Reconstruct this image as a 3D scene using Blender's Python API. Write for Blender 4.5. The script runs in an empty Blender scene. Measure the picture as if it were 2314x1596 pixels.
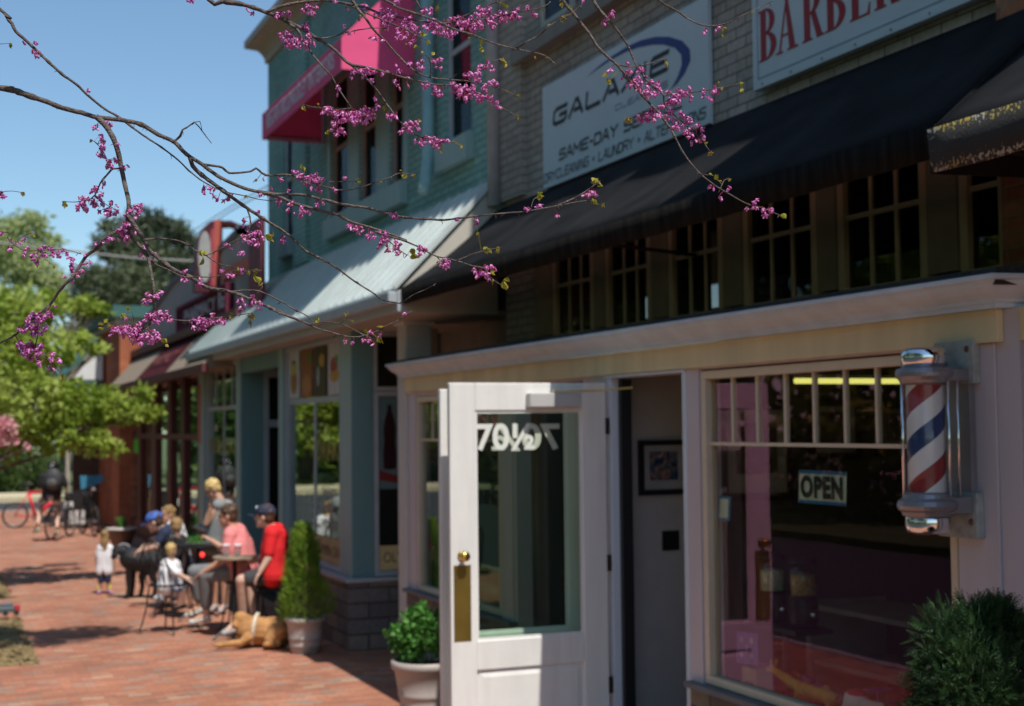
import bpy, bmesh, math, random
from mathutils import Vector, Matrix, noise
# ------------------------------------------------------------------ camera, light, exposure
S = bpy.context.scene
CAMZ = 2.15
F_PX = 3214.0                       # focal length in units where the picture is 2314 x 1596
YAW, PITCH, ROLL = math.radians(22.1), math.radians(2.98), 0.0103
CAM = Vector((0, 0, CAMZ))
_F0 = Vector((math.sin(YAW), math.cos(YAW), 0)); _R0 = Vector((math.cos(YAW), -math.sin(YAW), 0)); _Z = Vector((0, 0, 1))
FW = _F0 * math.cos(PITCH) + _Z * math.sin(PITCH)
_U = _Z * math.cos(PITCH) - _F0 * math.sin(PITCH)
RT = _R0 * math.cos(ROLL) - _U * math.sin(ROLL)
UP = _U * math.cos(ROLL) + _R0 * math.sin(ROLL)
cd = bpy.data.cameras.new('camera'); cam = bpy.data.objects.new('camera', cd); S.collection.objects.link(cam)
cam.matrix_world = Matrix(((RT.x, UP.x, -FW.x, CAM.x), (RT.y, UP.y, -FW.y, CAM.y), (RT.z, UP.z, -FW.z, CAM.z), (0, 0, 0, 1)))
cd.sensor_width = 36; cd.lens = 50; cd.clip_start = .05; cd.clip_end = 2000
cd.dof.use_dof = True; cd.dof.focus_distance = 3.1; cd.dof.aperture_fstop = 4.8
S.camera = cam
SUN = Vector((.05, -.56, 1)).normalized()
W = bpy.data.worlds.new('World'); S.world = W; W.use_nodes = True
nt = W.node_tree; nt.nodes.clear()
sky = nt.nodes.new('ShaderNodeTexSky'); sky.sky_type = 'NISHITA'; sky.sun_disc = False
sky.sun_elevation = math.asin(SUN.z); sky.sun_rotation = math.radians(175); sky.air_density = 1.0; sky.dust_density = .4; sky.ozone_density = 2.5
bgn = nt.nodes.new('ShaderNodeBackground'); bgn.inputs[1].default_value = .125
wo = nt.nodes.new('ShaderNodeOutputWorld')
tint = nt.nodes.new('ShaderNodeMix'); tint.data_type = 'RGBA'; tint.blend_type = 'MULTIPLY'; tint.inputs[0].default_value = 1; tint.inputs[7].default_value = (.97, 1.09, 1.10, 1)
nt.links.new(sky.outputs[0], tint.inputs[6]); nt.links.new(tint.outputs[2], bgn.inputs[0]); nt.links.new(bgn.outputs[0], wo.inputs[0])
sd = bpy.data.lights.new('sun', 'SUN'); sd.energy = 4.6; sd.angle = math.radians(.5); sd.color = (1, .95, .87)
so = bpy.data.objects.new('sun', sd); S.collection.objects.link(so)
so.rotation_euler = SUN.to_track_quat('Z', 'Y').to_euler(); so.location = (0, -5, 20)
S.view_settings.view_transform = 'Standard'; S.view_settings.look = 'None'; S.view_settings.exposure = 0.0; S.view_settings.gamma = 1
S.cycles.max_bounces = 8; S.cycles.transparent_max_bounces = 16; S.cycles.caustics_reflective = False; S.cycles.caustics_refractive = False
S.cycles.sample_clamp_indirect = 6
rnd = random.Random(7)
# ------------------------------------------------------------------ pixel (2314 x 1596) -> world
def ray(px, py): return FW * F_PX + RT * (px - 1157) - UP * (py - 798)
def onX(px, py, X): r = ray(px, py); return CAM + r * (X / r.x)
def onY(px, py, Y): r = ray(px, py); return CAM + r * (Y / r.y)
def onZ(px, py, z=0.): r = ray(px, py); return CAM + r * ((z - CAMZ) / r.z)
def atD(px, py, D): return CAM + ray(px, py) * (D / F_PX)
def YX(px, X, py=970): return onX(px, py, X).y
def depth(p): return (Vector(p) - CAM).dot(FW)
# ------------------------------------------------------------------ mesh builder
class MB:
    def __init__(s): s.v = []; s.f = []; s.uv = None
    def add(s, vs, fs):
        n = len(s.v); s.v += [tuple(v) for v in vs]; s.f += [tuple(i + n for i in f) for f in fs]; return s
    def box(s, x0, x1, y0, y1, z0, z1):
        if x0 > x1: x0, x1 = x1, x0
        if y0 > y1: y0, y1 = y1, y0
        if z0 > z1: z0, z1 = z1, z0
        return s.add([(x, y, z) for x in (x0, x1) for y in (y0, y1) for z in (z0, z1)],
                     [(0, 1, 3, 2), (4, 6, 7, 5), (0, 4, 5, 1), (2, 3, 7, 6), (0, 2, 6, 4), (1, 5, 7, 3)])
    def quad(s, a, b, c, d): return s.add([a, b, c, d], [(0, 1, 2, 3)])
    def prism(s, poly, axis, a, b):
        """poly: 2-D outline; axis 0/1/2 is the extrusion axis between a and b"""
        n = len(poly)
        def P(p, t):
            return {0: (t, p[0], p[1]), 1: (p[0], t, p[1]), 2: (p[0], p[1], t)}[axis]
        return s.add([P(p, a) for p in poly] + [P(p, b) for p in poly],
                     [tuple(range(n)), tuple(range(2 * n - 1, n - 1, -1))] + [(i, (i + 1) % n, n + (i + 1) % n, n + i) for i in range(n)])
    def tube(s, pts, rad, seg=8, cap=True):
        pts = [Vector(p) for p in pts]; n = len(pts)
        if not hasattr(rad, '__len__'): rad = [rad] * n
        vs = []; fs = []; prev = None
        for i, p in enumerate(pts):
            t = (pts[min(i + 1, n - 1)] - pts[max(i - 1, 0)])
            if t.length < 1e-9: t = Vector((0, 0, 1))
            t.normalize()
            if prev is None: a = t.orthogonal().normalized()
            else:
                a = prev - t * prev.dot(t)
                a = a.normalized() if a.length > 1e-6 else t.orthogonal().normalized()
            prev = a; b = t.cross(a)
            for k in range(seg):
                w = 2 * math.pi * k / seg
                vs.append(p + (a * math.cos(w) + b * math.sin(w)) * rad[i])
        for i in range(n - 1):
            for k in range(seg):
                q = (k + 1) % seg; fs.append((i * seg + k, i * seg + q, (i + 1) * seg + q, (i + 1) * seg + k))
        if cap: fs.append(tuple(range(seg - 1, -1, -1))); fs.append(tuple((n - 1) * seg + k for k in range(seg)))
        return s.add(vs, fs)
    def lathe(s, prof, c=(0, 0, 0), seg=24, M=None):
        vs = []; fs = []; n = len(prof)
        for r, z in prof:
            for k in range(seg):
                w = 2 * math.pi * k / seg; p = Vector((r * math.cos(w), r * math.sin(w), z))
                vs.append((M @ p if M else p) + Vector(c))
        for i in range(n - 1):
            for k in range(seg):
                q = (k + 1) % seg; fs.append((i * seg + k, i * seg + q, (i + 1) * seg + q, (i + 1) * seg + k))
        fs.append(tuple(range(seg - 1, -1, -1))); fs.append(tuple((n - 1) * seg + k for k in range(seg)))
        return s.add(vs, fs)
    def ell(s, c, r, M=None, seg=10, rings=7):
        c = Vector(c); r = r if hasattr(r, '__len__') else (r, r, r); vs = []; fs = []
        vs.append(Vector((0, 0, -r[2])))
        for i in range(1, rings):
            ph = -math.pi / 2 + math.pi * i / rings
            for k in range(seg):
                w = 2 * math.pi * k / seg
                vs.append(Vector((r[0] * math.cos(ph) * math.cos(w), r[1] * math.cos(ph) * math.sin(w), r[2] * math.sin(ph))))
        vs.append(Vector((0, 0, r[2]))); t = len(vs) - 1
        for k in range(seg):
            q = (k + 1) % seg; fs.append((0, 1 + q, 1 + k)); fs.append((t, t - seg + k, t - seg + q))
            for i in range(rings - 2):
                fs.append((1 + i * seg + k, 1 + i * seg + q, 1 + (i + 1) * seg + q, 1 + (i + 1) * seg + k))
        return s.add([(M @ v if M else v) + c for v in vs], fs)
    def cap(s, a, b, ra, rb, seg=12):
        """closed tapered capsule"""
        a = Vector(a); b = Vector(b); d = (b - a)
        L = d.length
        d = d / L if L > 1e-6 else Vector((0, 0, 1))
        pts = []; rs = []
        for t in (-1, -.92, -.7, -.38, 0): pts.append(a + d * ra * t); rs.append(ra * math.sqrt(max(1 - t * t, .003)))
        for t in (0, .38, .7, .92, 1): pts.append(b + d * rb * t); rs.append(rb * math.sqrt(max(1 - t * t, .003)))
        return s.tube(pts, rs, seg)
    def build(s, name, mat, parent=None, smooth=False, bevel=0, M=None):
        me = bpy.data.meshes.new(name); me.from_pydata(s.v, [], s.f); me.update()
        bm = bmesh.new(); bm.from_mesh(me); bmesh.ops.recalc_face_normals(bm, faces=bm.faces); bm.to_mesh(me); bm.free()
        if M: me.transform(M)
        o = bpy.data.objects.new(name, me); S.collection.objects.link(o)
        if mat: me.materials.append(mat)
        if smooth:
            for p in me.polygons: p.use_smooth = True
        if bevel:
            m = o.modifiers.new('bevel', 'BEVEL'); m.width = bevel; m.segments = 2; m.limit_method = 'ANGLE'
        if parent: link(o, parent)
        return o
def link(o, parent):
    o.parent = parent
    # geometry is written in world space; parents carry a location, children undo it
    chain = parent; off = Vector((0, 0, 0))
    o.matrix_parent_inverse = world_of(parent).inverted()
_mw = {}
def world_of(o):
    m = Matrix.LocRotScale(o.location, o.rotation_euler, o.scale)
    if o.parent: m = world_of(o.parent) @ o.matrix_parent_inverse @ m
    return m
def tag(o, label=None, cat=None, group=None, kind=None):
    if label: o['label'] = label
    if cat: o['category'] = cat
    if group: o['group'] = group
    if kind: o['kind'] = kind
    return o
def thing(name, loc, label, cat, group=None, rz=0):
    o = bpy.data.objects.new(name, None); S.collection.objects.link(o); o.location = loc; o.rotation_euler = (0, 0, rz)
    return tag(o, label, cat, group)
def struct(o): return tag(o, kind='structure')
# ------------------------------------------------------------------ materials
MATS = {}
def nodes(name):
    m = bpy.data.materials.new(name); m.use_nodes = True; t = m.node_tree; b = t.nodes['Principled BSDF']; return m, t, b
def pos(t):
    g = t.nodes.new('ShaderNodeTexCoord'); return g.outputs['Object']
def wpos(t):
    g = t.nodes.new('ShaderNodeNewGeometry'); return g.outputs['Position']
def mat(name, col, rough=.6, metal=0, var=.12, scale=6, bump=0, bscale=60, trans=0, spec=.35, streak=False):
    if name in MATS: return MATS[name]
    m, t, b = nodes(name)
    n = t.nodes.new('ShaderNodeTexNoise'); n.inputs['Scale'].default_value = scale; n.inputs['Detail'].default_value = 6
    if streak:
        mp = t.nodes.new('ShaderNodeMapping'); mp.inputs['Scale'].default_value = (3, 3, .35); t.links.new(wpos(t), mp.inputs[0]); t.links.new(mp.outputs[0], n.inputs['Vector'])
    else: t.links.new(wpos(t), n.inputs['Vector'])
    r = t.nodes.new('ShaderNodeValToRGB'); r.color_ramp.elements[0].position = .3; r.color_ramp.elements[1].position = .7
    c = Vector(col[:3])
    r.color_ramp.elements[0].color = (*(c * (1 - var)), 1); r.color_ramp.elements[1].color = (*[min(x * (1 + var), 1) for x in c], 1)
    t.links.new(n.outputs[0], r.inputs[0]); t.links.new(r.outputs[0], b.inputs['Base Color'])
    b.inputs['Roughness'].default_value = rough; b.inputs['Metallic'].default_value = metal; b.inputs['Specular IOR Level'].default_value = spec
    if bump:
        n2 = t.nodes.new('ShaderNodeTexNoise'); n2.inputs['Scale'].default_value = bscale; t.links.new(wpos(t), n2.inputs['Vector'])
        bp = t.nodes.new('ShaderNodeBump'); bp.inputs['Strength'].default_value = bump; bp.inputs['Distance'].default_value = .01
        t.links.new(n2.outputs[0], bp.inputs['Height']); t.links.new(bp.outputs[0], b.inputs['Normal'])
    if trans:
        tr = t.nodes.new('ShaderNodeBsdfTranslucent'); t.links.new(r.outputs[0], tr.inputs[0]); mx = t.nodes.new('ShaderNodeMixShader')
        mx.inputs[0].default_value = trans; out = [q for q in t.nodes if q.type == 'OUTPUT_MATERIAL'][0]
        t.links.new(b.outputs[0], mx.inputs[1]); t.links.new(tr.outputs[0], mx.inputs[2]); t.links.new(mx.outputs[0], out.inputs[0])
    MATS[name] = m; return m
def brickmat(name, cols, mortar, bw=.2, bh=.0677, msz=.01, flat=False, bumps=.6, painted=0, rough=.8):
    """cols: list of (weight position, colour) for a constant ramp over a per-brick random value"""
    if name in MATS: return MATS[name]
    m, t, b = nodes(name)
    sp = t.nodes.new('ShaderNodeSeparateXYZ'); t.links.new(wpos(t), sp.inputs[0])
    cb = t.nodes.new('ShaderNodeCombineXYZ')
    if flat:
        t.links.new(sp.outputs[0], cb.inputs[0]); t.links.new(sp.outputs[1], cb.inputs[1])
    else:
        ad = t.nodes.new('ShaderNodeMath'); ad.operation = 'ADD'; t.links.new(sp.outputs[0], ad.inputs[0]); t.links.new(sp.outputs[1], ad.inputs[1])
        t.links.new(ad.outputs[0], cb.inputs[0]); t.links.new(sp.outputs[2], cb.inputs[1])
    bt = t.nodes.new('ShaderNodeTexBrick'); t.links.new(cb.outputs[0], bt.inputs['Vector'])
    bt.inputs['Scale'].default_value = 1; bt.inputs['Brick Width'].default_value = bw; bt.inputs['Row Height'].default_value = bh
    bt.inputs['Mortar Size'].default_value = msz / 2; bt.inputs['Mortar Smooth'].default_value = .2
    bt.inputs['Color1'].default_value = (0, 0, 0, 1); bt.inputs['Color2'].default_value = (1, 1, 1, 1); bt.inputs['Mortar'].default_value = (.5, .5, .5, 1)
    r = t.nodes.new('ShaderNodeValToRGB'); cr = r.color_ramp; cr.interpolation = 'LINEAR' if painted else 'CONSTANT'
    cr.elements[0].position = cols[0][0]; cr.elements[0].color = (*cols[0][1], 1); cr.elements[1].position = cols[1][0]; cr.elements[1].color = (*cols[1][1], 1)
    for p, c in cols[2:]: e = cr.elements.new(p); e.color = (*c, 1)
    t.links.new(bt.outputs['Color'], r.inputs[0])
    n = t.nodes.new('ShaderNodeTexNoise'); n.inputs['Scale'].default_value = .9; n.inputs['Detail'].default_value = 8; t.links.new(wpos(t), n.inputs['Vector'])
    n3 = t.nodes.new('ShaderNodeTexNoise'); n3.inputs['Scale'].default_value = 25; n3.inputs['Detail'].default_value = 4; t.links.new(wpos(t), n3.inputs['Vector'])
    mr = t.nodes.new('ShaderNodeMapRange'); mr.inputs[1].default_value = .3; mr.inputs[2].default_value = .7; mr.inputs[3].default_value = .78; mr.inputs[4].default_value = 1.15
    t.links.new(n.outputs[0], mr.inputs[0])
    mr2 = t.nodes.new('ShaderNodeMapRange'); mr2.inputs[1].default_value = .3; mr2.inputs[2].default_value = .7; mr2.inputs[3].default_value = .85; mr2.inputs[4].default_value = 1.12
    t.links.new(n3.outputs[0], mr2.inputs[0])
    mu = t.nodes.new('ShaderNodeMath'); mu.operation = 'MULTIPLY'; t.links.new(mr.outputs[0], mu.inputs[0]); t.links.new(mr2.outputs[0], mu.inputs[1])
    mx = t.nodes.new('ShaderNodeMix'); mx.data_type = 'RGBA'; t.links.new(bt.outputs['Fac'], mx.inputs[0]); t.links.new(r.outputs[0], mx.inputs[6]); mx.inputs[7].default_value = (*mortar, 1)
    vm = t.nodes.new('ShaderNodeVectorMath'); vm.operation = 'SCALE'; t.links.new(mx.outputs[2], vm.inputs[0]); t.links.new(mu.outputs[0], vm.inputs['Scale'])
    t.links.new(vm.outputs[0], b.inputs['Base Color']); b.inputs['Roughness'].default_value = rough; b.inputs['Specular IOR Level'].default_value = .12
    iv = t.nodes.new('ShaderNodeMath'); iv.operation = 'SUBTRACT'; iv.inputs[0].default_value = 1; t.links.new(bt.outputs['Fac'], iv.inputs[1])
    a2 = t.nodes.new('ShaderNodeMath'); a2.operation = 'MULTIPLY_ADD'; t.links.new(n3.outputs[0], a2.inputs[0]); a2.inputs[1].default_value = .3; t.links.new(iv.outputs[0], a2.inputs[2])
    bp = t.nodes.new('ShaderNodeBump'); bp.inputs['Strength'].default_value = bumps; bp.inputs['Distance'].default_value = .008
    t.links.new(a2.outputs[0], bp.inputs['Height']); t.links.new(bp.outputs[0], b.inputs['Normal'])
    MATS[name] = m; return m
def glass(name, tint=(1, 1, 1), boost=1.9, through=(.85, .9, .88), rough=.0, base=0.02):
    if name in MATS: return MATS[name]
    m = bpy.data.materials.new(name); m.use_nodes = True; t = m.node_tree; t.nodes.clear()
    o = t.nodes.new('ShaderNodeOutputMaterial'); tr = t.nodes.new('ShaderNodeBsdfTransparent'); tr.inputs[0].default_value = (*through, 1)
    gl = t.nodes.new('ShaderNodeBsdfGlossy'); gl.inputs[0].default_value = (*tint, 1); gl.inputs['Roughness'].default_value = rough
    fr = t.nodes.new('ShaderNodeFresnel'); fr.inputs[0].default_value = 1.5
    n = t.nodes.new('ShaderNodeTexNoise'); n.inputs['Scale'].default_value = 1.3; t.links.new(wpos(t), n.inputs['Vector'])
    bp = t.nodes.new('ShaderNodeBump'); bp.inputs['Strength'].default_value = .02; bp.inputs['Distance'].default_value = .05; t.links.new(n.outputs[0], bp.inputs['Height']); t.links.new(bp.outputs[0], gl.inputs['Normal'])
    mu = t.nodes.new('ShaderNodeMath'); mu.operation = 'MULTIPLY_ADD'; mu.use_clamp = True; mu.inputs[1].default_value = boost; mu.inputs[2].default_value = base
    t.links.new(fr.outputs[0], mu.inputs[0]); mx = t.nodes.new('ShaderNodeMixShader')
    ge = t.nodes.new('ShaderNodeNewGeometry'); fb = t.nodes.new('ShaderNodeMath'); fb.operation = 'SUBTRACT'; fb.inputs[0].default_value = 1; t.links.new(ge.outputs['Backfacing'], fb.inputs[1])
    ff = t.nodes.new('ShaderNodeMath'); ff.operation = 'MULTIPLY'; t.links.new(mu.outputs[0], ff.inputs[0]); t.links.new(fb.outputs[0], ff.inputs[1]); t.links.new(ff.outputs[0], mx.inputs[0])
    t.links.new(tr.outputs[0], mx.inputs[1]); t.links.new(gl.outputs[0], mx.inputs[2]); t.links.new(mx.outputs[0], o.inputs[0])
    MATS[name] = m; return m
def emit(name, col, s):
    if name in MATS: return MATS[name]
    m, t, b = nodes(name); b.inputs['Base Color'].default_value = (*col, 1); b.inputs['Emission Color'].default_value = (*col, 1); b.inputs['Emission Strength'].default_value = s
    MATS[name] = m; return m
# ------------------------------------------------------------------ lettering (filled curve text turned into mesh)
def text(name, s, mt, parent, M, width=None, height=None, ext=.003, shear=0, bold=0, space=1):
    cu = bpy.data.curves.new('t', 'FONT'); cu.body = s; cu.extrude = .5; cu.offset = bold; cu.space_character = space
    to = bpy.data.objects.new('t', cu); S.collection.objects.link(to)
    dg = bpy.context.evaluated_depsgraph_get(); me = bpy.data.meshes.new_from_object(to.evaluated_get(dg)); bpy.data.objects.remove(to); bpy.data.curves.remove(cu)
    xs = [v.co.x for v in me.vertices]; ys = [v.co.y for v in me.vertices]
    x0, x1, y0, y1 = min(xs), max(xs), min(ys), max(ys)
    sx = (width / (x1 - x0)) if width else 1; sy = (height / (y1 - y0)) if height else sx
    if not width: sx = sy
    for v in me.vertices:
        y = (v.co.y - y0) * sy; v.co = Vector(((v.co.x - x0) * sx + shear * y, y, (v.co.z) * 2 * ext))
    me.name = name; me.transform(M); me.materials.clear(); me.materials.append(mt)
    o = bpy.data.objects.new(name, me); S.collection.objects.link(o); link(o, parent); return o
def M_X(y, z, X, up=(0, 0, 1)):      # lettering on a wall facing the street (-X); local x runs toward -Y
    return Matrix(((0, 0, -1, X), (-1, 0, 0, y), (0, 1, 0, z), (0, 0, 0, 1)))
def M_Y(x, z, Y):                    # lettering on a face turned toward -Y
    return Matrix(((1, 0, 0, x), (0, 0, -1, Y), (0, 1, 0, z), (0, 0, 0, 1)))
# window lattice on a plane X=const: (outer y0,y1,z0,z1) -> frame, muntins, pane as meshes
def window_X(root, X, y0, y1, z0, z1, mf, mg, fw=.05, th=.06, cols=1, rows=1, mw=.022, splits=None, name='window', inset=.0, vs=None, hs=None):
    f = MB(); a, b = min(y0, y1), max(y0, y1)
    f.box(X, X + th, a, b, z0, z0 + fw).box(X, X + th, a, b, z1 - fw, z1).box(X, X + th, a, a + fw, z0 + fw, z1 - fw).box(X, X + th, b - fw, b, z0 + fw, z1 - fw)
    w = f.build(name, mf, root, bevel=.004)
    ia, ib, ja, jb = a + fw, b - fw, z0 + fw, z1 - fw
    mu = MB(); has = False
    vs = vs if vs is not None else [(ia + (ib - ia) * i / cols, ja, jb) for i in range(1, cols)]
    hs = hs if hs is not None else [(ja + (jb - ja) * i / rows) for i in range(1, rows)]
    for z in hs: mu.box(X + th * .55 - .013, X + th * .55 + .016, ia, ib, z - mw / 2, z + mw / 2); has = True
    for (y, za, zb) in vs:
        z = za
        for h in sorted(hs) + [1e9]:
            e = min(h - mw / 2, zb)
            if e > z + .01: mu.box(X + th * .55 - .010, X + th * .55 + .014, y - mw / 2, y + mw / 2, z, e)
            z = max(z, h + mw / 2)
            if z >= zb: break
        has = True
    if has: mu.build('muntin', mf, w)
    MB().box(X + th * .55, X + th * .55 + .004, ia - .01, ib + .01, ja - .01, jb + .01).build('pane', mg, w)
    return w
def window_Y(root, Y, x0, x1, z0, z1, mf, mg, fw=.05, th=.06, hs=(), mw=.03, name='window'):
    f = MB(); a, b = min(x0, x1), max(x0, x1)
    f.box(a, b, Y, Y + th, z0, z0 + fw).box(a, b, Y, Y + th, z1 - fw, z1).box(a, a + fw, Y, Y + th, z0 + fw, z1 - fw).box(b - fw, b, Y, Y + th, z0 + fw, z1 - fw)
    for z in hs: f.box(a + fw, b - fw, Y + .004, Y + th - .004, z - mw / 2, z + mw / 2)
    w = f.build(name, mf, root, bevel=.004)
    MB().box(a + fw - .01, b - fw + .01, Y + th * .55, Y + th * .55 + .004, z0 + fw - .01, z1 - fw + .01).build('pane', mg, w)
    return w
def wall_with_holes(mb, X, th, y0, y1, z0, z1, holes):
    """wall slab on X..X+th with rectangular holes [(ya,yb,za,zb)] non overlapping in y"""
    y = y0
    for (a, b, c, d) in sorted(holes):
        if a > y: mb.box(X, X + th, y, a, z0, z1)
        if c > z0: mb.box(X, X + th, a, b, z0, c)
        if d < z1: mb.box(X, X + th, a, b, d, z1)
        y = b
    if y < y1: mb.box(X, X + th, y, y1, z0, z1)
    return mb

def split_loose(o, name=None):
    """give every separate piece of a mesh its own object"""
    me = o.data; n = len(me.vertices); par = list(range(n))
    def find(a):
        while par[a] != a: par[a] = par[par[a]]; a = par[a]
        return a
    for e in me.edges: a, b = find(e.vertices[0]), find(e.vertices[1]); par[a] = b
    # pieces that touch stay together
    isl = {}
    for i in range(n): isl.setdefault(find(i), []).append(i)
    if len(isl) < 2: return
    for k, vs in isl.items():
        mp = {v: i for i, v in enumerate(vs)}; fs = [[mp[v] for v in p.vertices] for p in me.polygons if p.vertices[0] in mp]
        m2 = bpy.data.meshes.new(name or o.name.split('.')[0]); m2.from_pydata([me.vertices[v].co[:] for v in vs], [], fs); m2.materials.append(me.materials[0])
        for p in m2.polygons: p.use_smooth = me.polygons[0].use_smooth
        c = o.copy(); c.name = name or o.name.split('.')[0]; c.data = m2; S.collection.objects.link(c)
    bpy.data.objects.remove(o)
# stroke lettering: glyphs drawn on a 0..1 grid as polylines with chamfered corners
GL = {'A': [[(0, 0), (.42, 1), (.58, 1), (1, 0)], [(.38, .33), (.85, .33)]], 'B': [[(0, 0), (0, 1), (.8, 1), (.95, .85), (.95, .65), (.8, .52), (0, .52)], [(.8, .52), (1, .38), (1, .15), (.85, 0), (0, 0)]],
 'C': [[(1, 1), (.18, 1), (0, .82), (0, .18), (.18, 0), (1, 0)]], 'D': [[(0, 0), (0, 1), (.8, 1), (1, .8), (1, .2), (.8, 0), (0, 0)]], 'E': [[(1, 1), (.12, 1), (0, .88), (0, .12), (.12, 0), (1, 0)], [(0, .52), (.85, .52)]],
 'G': [[(1, 1), (.18, 1), (0, .82), (0, .18), (.18, 0), (.85, 0), (1, .15), (1, .5), (.5, .5)]], 'I': [[(.5, 0), (.5, 1)]], 'L': [[(0, 1), (0, .12), (.12, 0), (1, 0)]], 'M': [[(0, 0), (0, 1), (.5, .35), (1, 1), (1, 0)]],
 'N': [[(0, 0), (0, 1), (.15, 1), (.85, 0), (1, 0), (1, 1)]], 'O': [[(.18, 0), (0, .18), (0, .82), (.18, 1), (.82, 1), (1, .82), (1, .18), (.82, 0), (.18, 0)]], 'R': [[(0, 0), (0, 1), (.85, 1), (1, .85), (1, .62), (.85, .47), (0, .47)], [(.5, .47), (1, 0)]],
 'S': [[(1, 1), (.15, 1), (0, .85), (0, .65), (.15, .53), (.85, .53), (1, .38), (1, .15), (.85, 0), (0, 0)]], 'T': [[(0, 1), (1, 1)], [(.5, 1), (.5, 0)]], 'U': [[(0, 1), (0, .18), (.18, 0), (.82, 0), (1, .18), (1, 1)]],
 'V': [[(0, 1), (.5, 0), (1, 1)]], 'X': [[(0, 0), (1, 1)], [(0, 1), (.36, .6)], [(.6, .36), (1, 0)]], 'Y': [[(0, 1), (.5, .5), (1, 1)], [(.5, .5), (.5, 0)]], '-': [[(.1, .5), (.9, .5)]], '•': [[(.3, .36), (.3, .64), (.7, .64), (.7, .36), (.3, .36)]]}
def strokes(root, s, mt, M, width, height, thick, shear=0, gap=.28, ext=.0015):
    wd = {' ': .55, 'I': .25, '-': .5, '•': .6, 'M': 1.15}; tot = sum(wd.get(c, 1) + gap for c in s) - gap; u = width / tot; x = 0; m = MB(); li = 0
    for c in s:
        w = wd.get(c, 1) * u
        for pl in GL.get(c, []):
            P = [Vector((x + a * w, thick / 2 + b * (height - thick), 0)) for a, b in pl]
            for i in range(len(P) - 1):
                d = (P[i + 1] - P[i])
                if d.length < 1e-6: continue
                d = d.normalized() * thick / 2; n = Vector((-d.y, d.x, 0)); z = ext + .00002 * (li % 40); li += 1
                q = [P[i] - d * .8 - n, P[i + 1] + d * .8 - n, P[i + 1] + d * .8 + n, P[i] - d * .8 + n]
                q = [M @ Vector((a.x + shear * a.y, a.y, z)) for a in q]; m.quad(*q)
        x += w + gap * u
        if c == ' ' and m.v: m.build('lettering', mt, root); m = MB()
    return m.build('lettering', mt, root)
# ------------------------------------------------------------------ materials used by the buildings
pave = brickmat('brick_paving', [(0, (.42, .175, .11)), (.18, (.46, .20, .125)), (.38, (.38, .16, .105)), (.52, (.48, .235, .15)), (.68, (.43, .19, .12)), (.80, (.33, .24, .19)), (.88, (.34, .16, .11)), (.965, (.47, .33, .23))], (.22, .16, .13), bw=.185, bh=.085, msz=.006, flat=True, bumps=.35, rough=.85)
greybrick = brickmat('grey_painted_brick', [(0, (.40, .345, .30)), (1, (.48, .42, .37))], (.17, .145, .125), bw=.22, bh=.0677, msz=.010, painted=1, bumps=.8)
tealbrick = brickmat('teal_painted_brick', [(0, (.25, .44, .40)), (1, (.31, .51, .46))], (.11, .21, .20), bw=.22, bh=.0677, msz=.010, painted=1, bumps=.9)
redbrick = brickmat('red_brick', [(0, (.33, .12, .065)), (.3, (.42, .165, .09)), (.6, (.37, .135, .075)), (.85, (.45, .19, .11))], (.30, .2, .15), bumps=.5)
orangebrick = brickmat('orange_brick', [(0, (.40, .13, .065)), (.4, (.44, .155, .078)), (.7, (.38, .125, .062))], (.32, .15, .1), bw=.4, bh=.13, msz=.014, bumps=.4)
stone = brickmat('ledge_stone', [(0, (.17, .15, .145)), (.3, (.24, .19, .17)), (.55, (.20, .185, .18)), (.8, (.27, .22, .18))], (.09, .08, .075), bw=.42, bh=.15, msz=.016, bumps=1.0)
lilac = mat('lilac_grey_paint', (.58, .52, .55), .55, var=.06, scale=2, bump=.05, streak=True)
white = mat('white_gloss_paint', (.80, .79, .76), .45, var=.06, scale=5, bump=.12, bscale=18, streak=True)
trimw = mat('trim_white_paint', (.60, .68, .77), .5, var=.08, scale=2.5, streak=True, bump=.05)
creamf = mat('cream_fascia_paint', (.70, .58, .35), .55, var=.13, scale=1.6, streak=True)
framec = mat('cream_window_frame', (.68, .58, .44), .45, var=.05)
darkframe = mat('olive_brown_frame', (.64, .44, .27), .5, var=.08)
black = mat('black_fabric_awning', (.013, .0135, .015), .85, var=.5, scale=3, bump=.3, bscale=180, spec=.15)
blackm = mat('black_metal', (.02, .02, .022), .4, var=.1)
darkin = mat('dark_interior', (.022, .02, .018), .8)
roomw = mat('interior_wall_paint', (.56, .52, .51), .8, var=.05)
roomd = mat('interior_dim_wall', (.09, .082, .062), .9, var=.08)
tealp = mat('teal_trim_paint', (.32, .44, .43), .5, var=.06, scale=2, streak=True)
tealf = mat('teal_front_paint', (.15, .28, .285), .55, var=.08, scale=2, streak=True)
bluegrey = mat('blue_grey_trim', (.42, .46, .49), .45, var=.06)
metalroof = mat('seamed_metal_roof', (.60, .66, .65), .42, metal=.0, var=.08, scale=2, streak=True)
sidingc = mat('cream_siding', (.56, .52, .45), .6, var=.05)
shingle = mat('dark_shingle', (.045, .043, .042), .9, var=.4, scale=30, bump=.6)
brass = mat('brass', (.72, .50, .14), .28, metal=1, var=.1)
brassd = mat('dull_brass_plate', (.42, .29, .07), .42, metal=.9, var=.15)
chrome = mat('polished_chrome', (.82, .82, .84), .08, metal=1, var=.03)
gunm = mat('grey_cast_metal', (.30, .28, .30), .38, metal=.6, var=.15)
signw = mat('sign_white_panel', (.60, .66, .70), .35, var=.03)
inkb = mat('black_sign_ink', (.02, .02, .025), .5)
inkr = mat('red_sign_ink', (.36, .02, .03), .5, var=.05)
inkn = mat('navy_sign_ink', (.03, .055, .24), .5)
lettw = mat('white_vinyl', (.78, .80, .74), .5, var=.03)
maroon = mat('maroon_paint', (.17, .035, .05), .6, var=.15)
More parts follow.
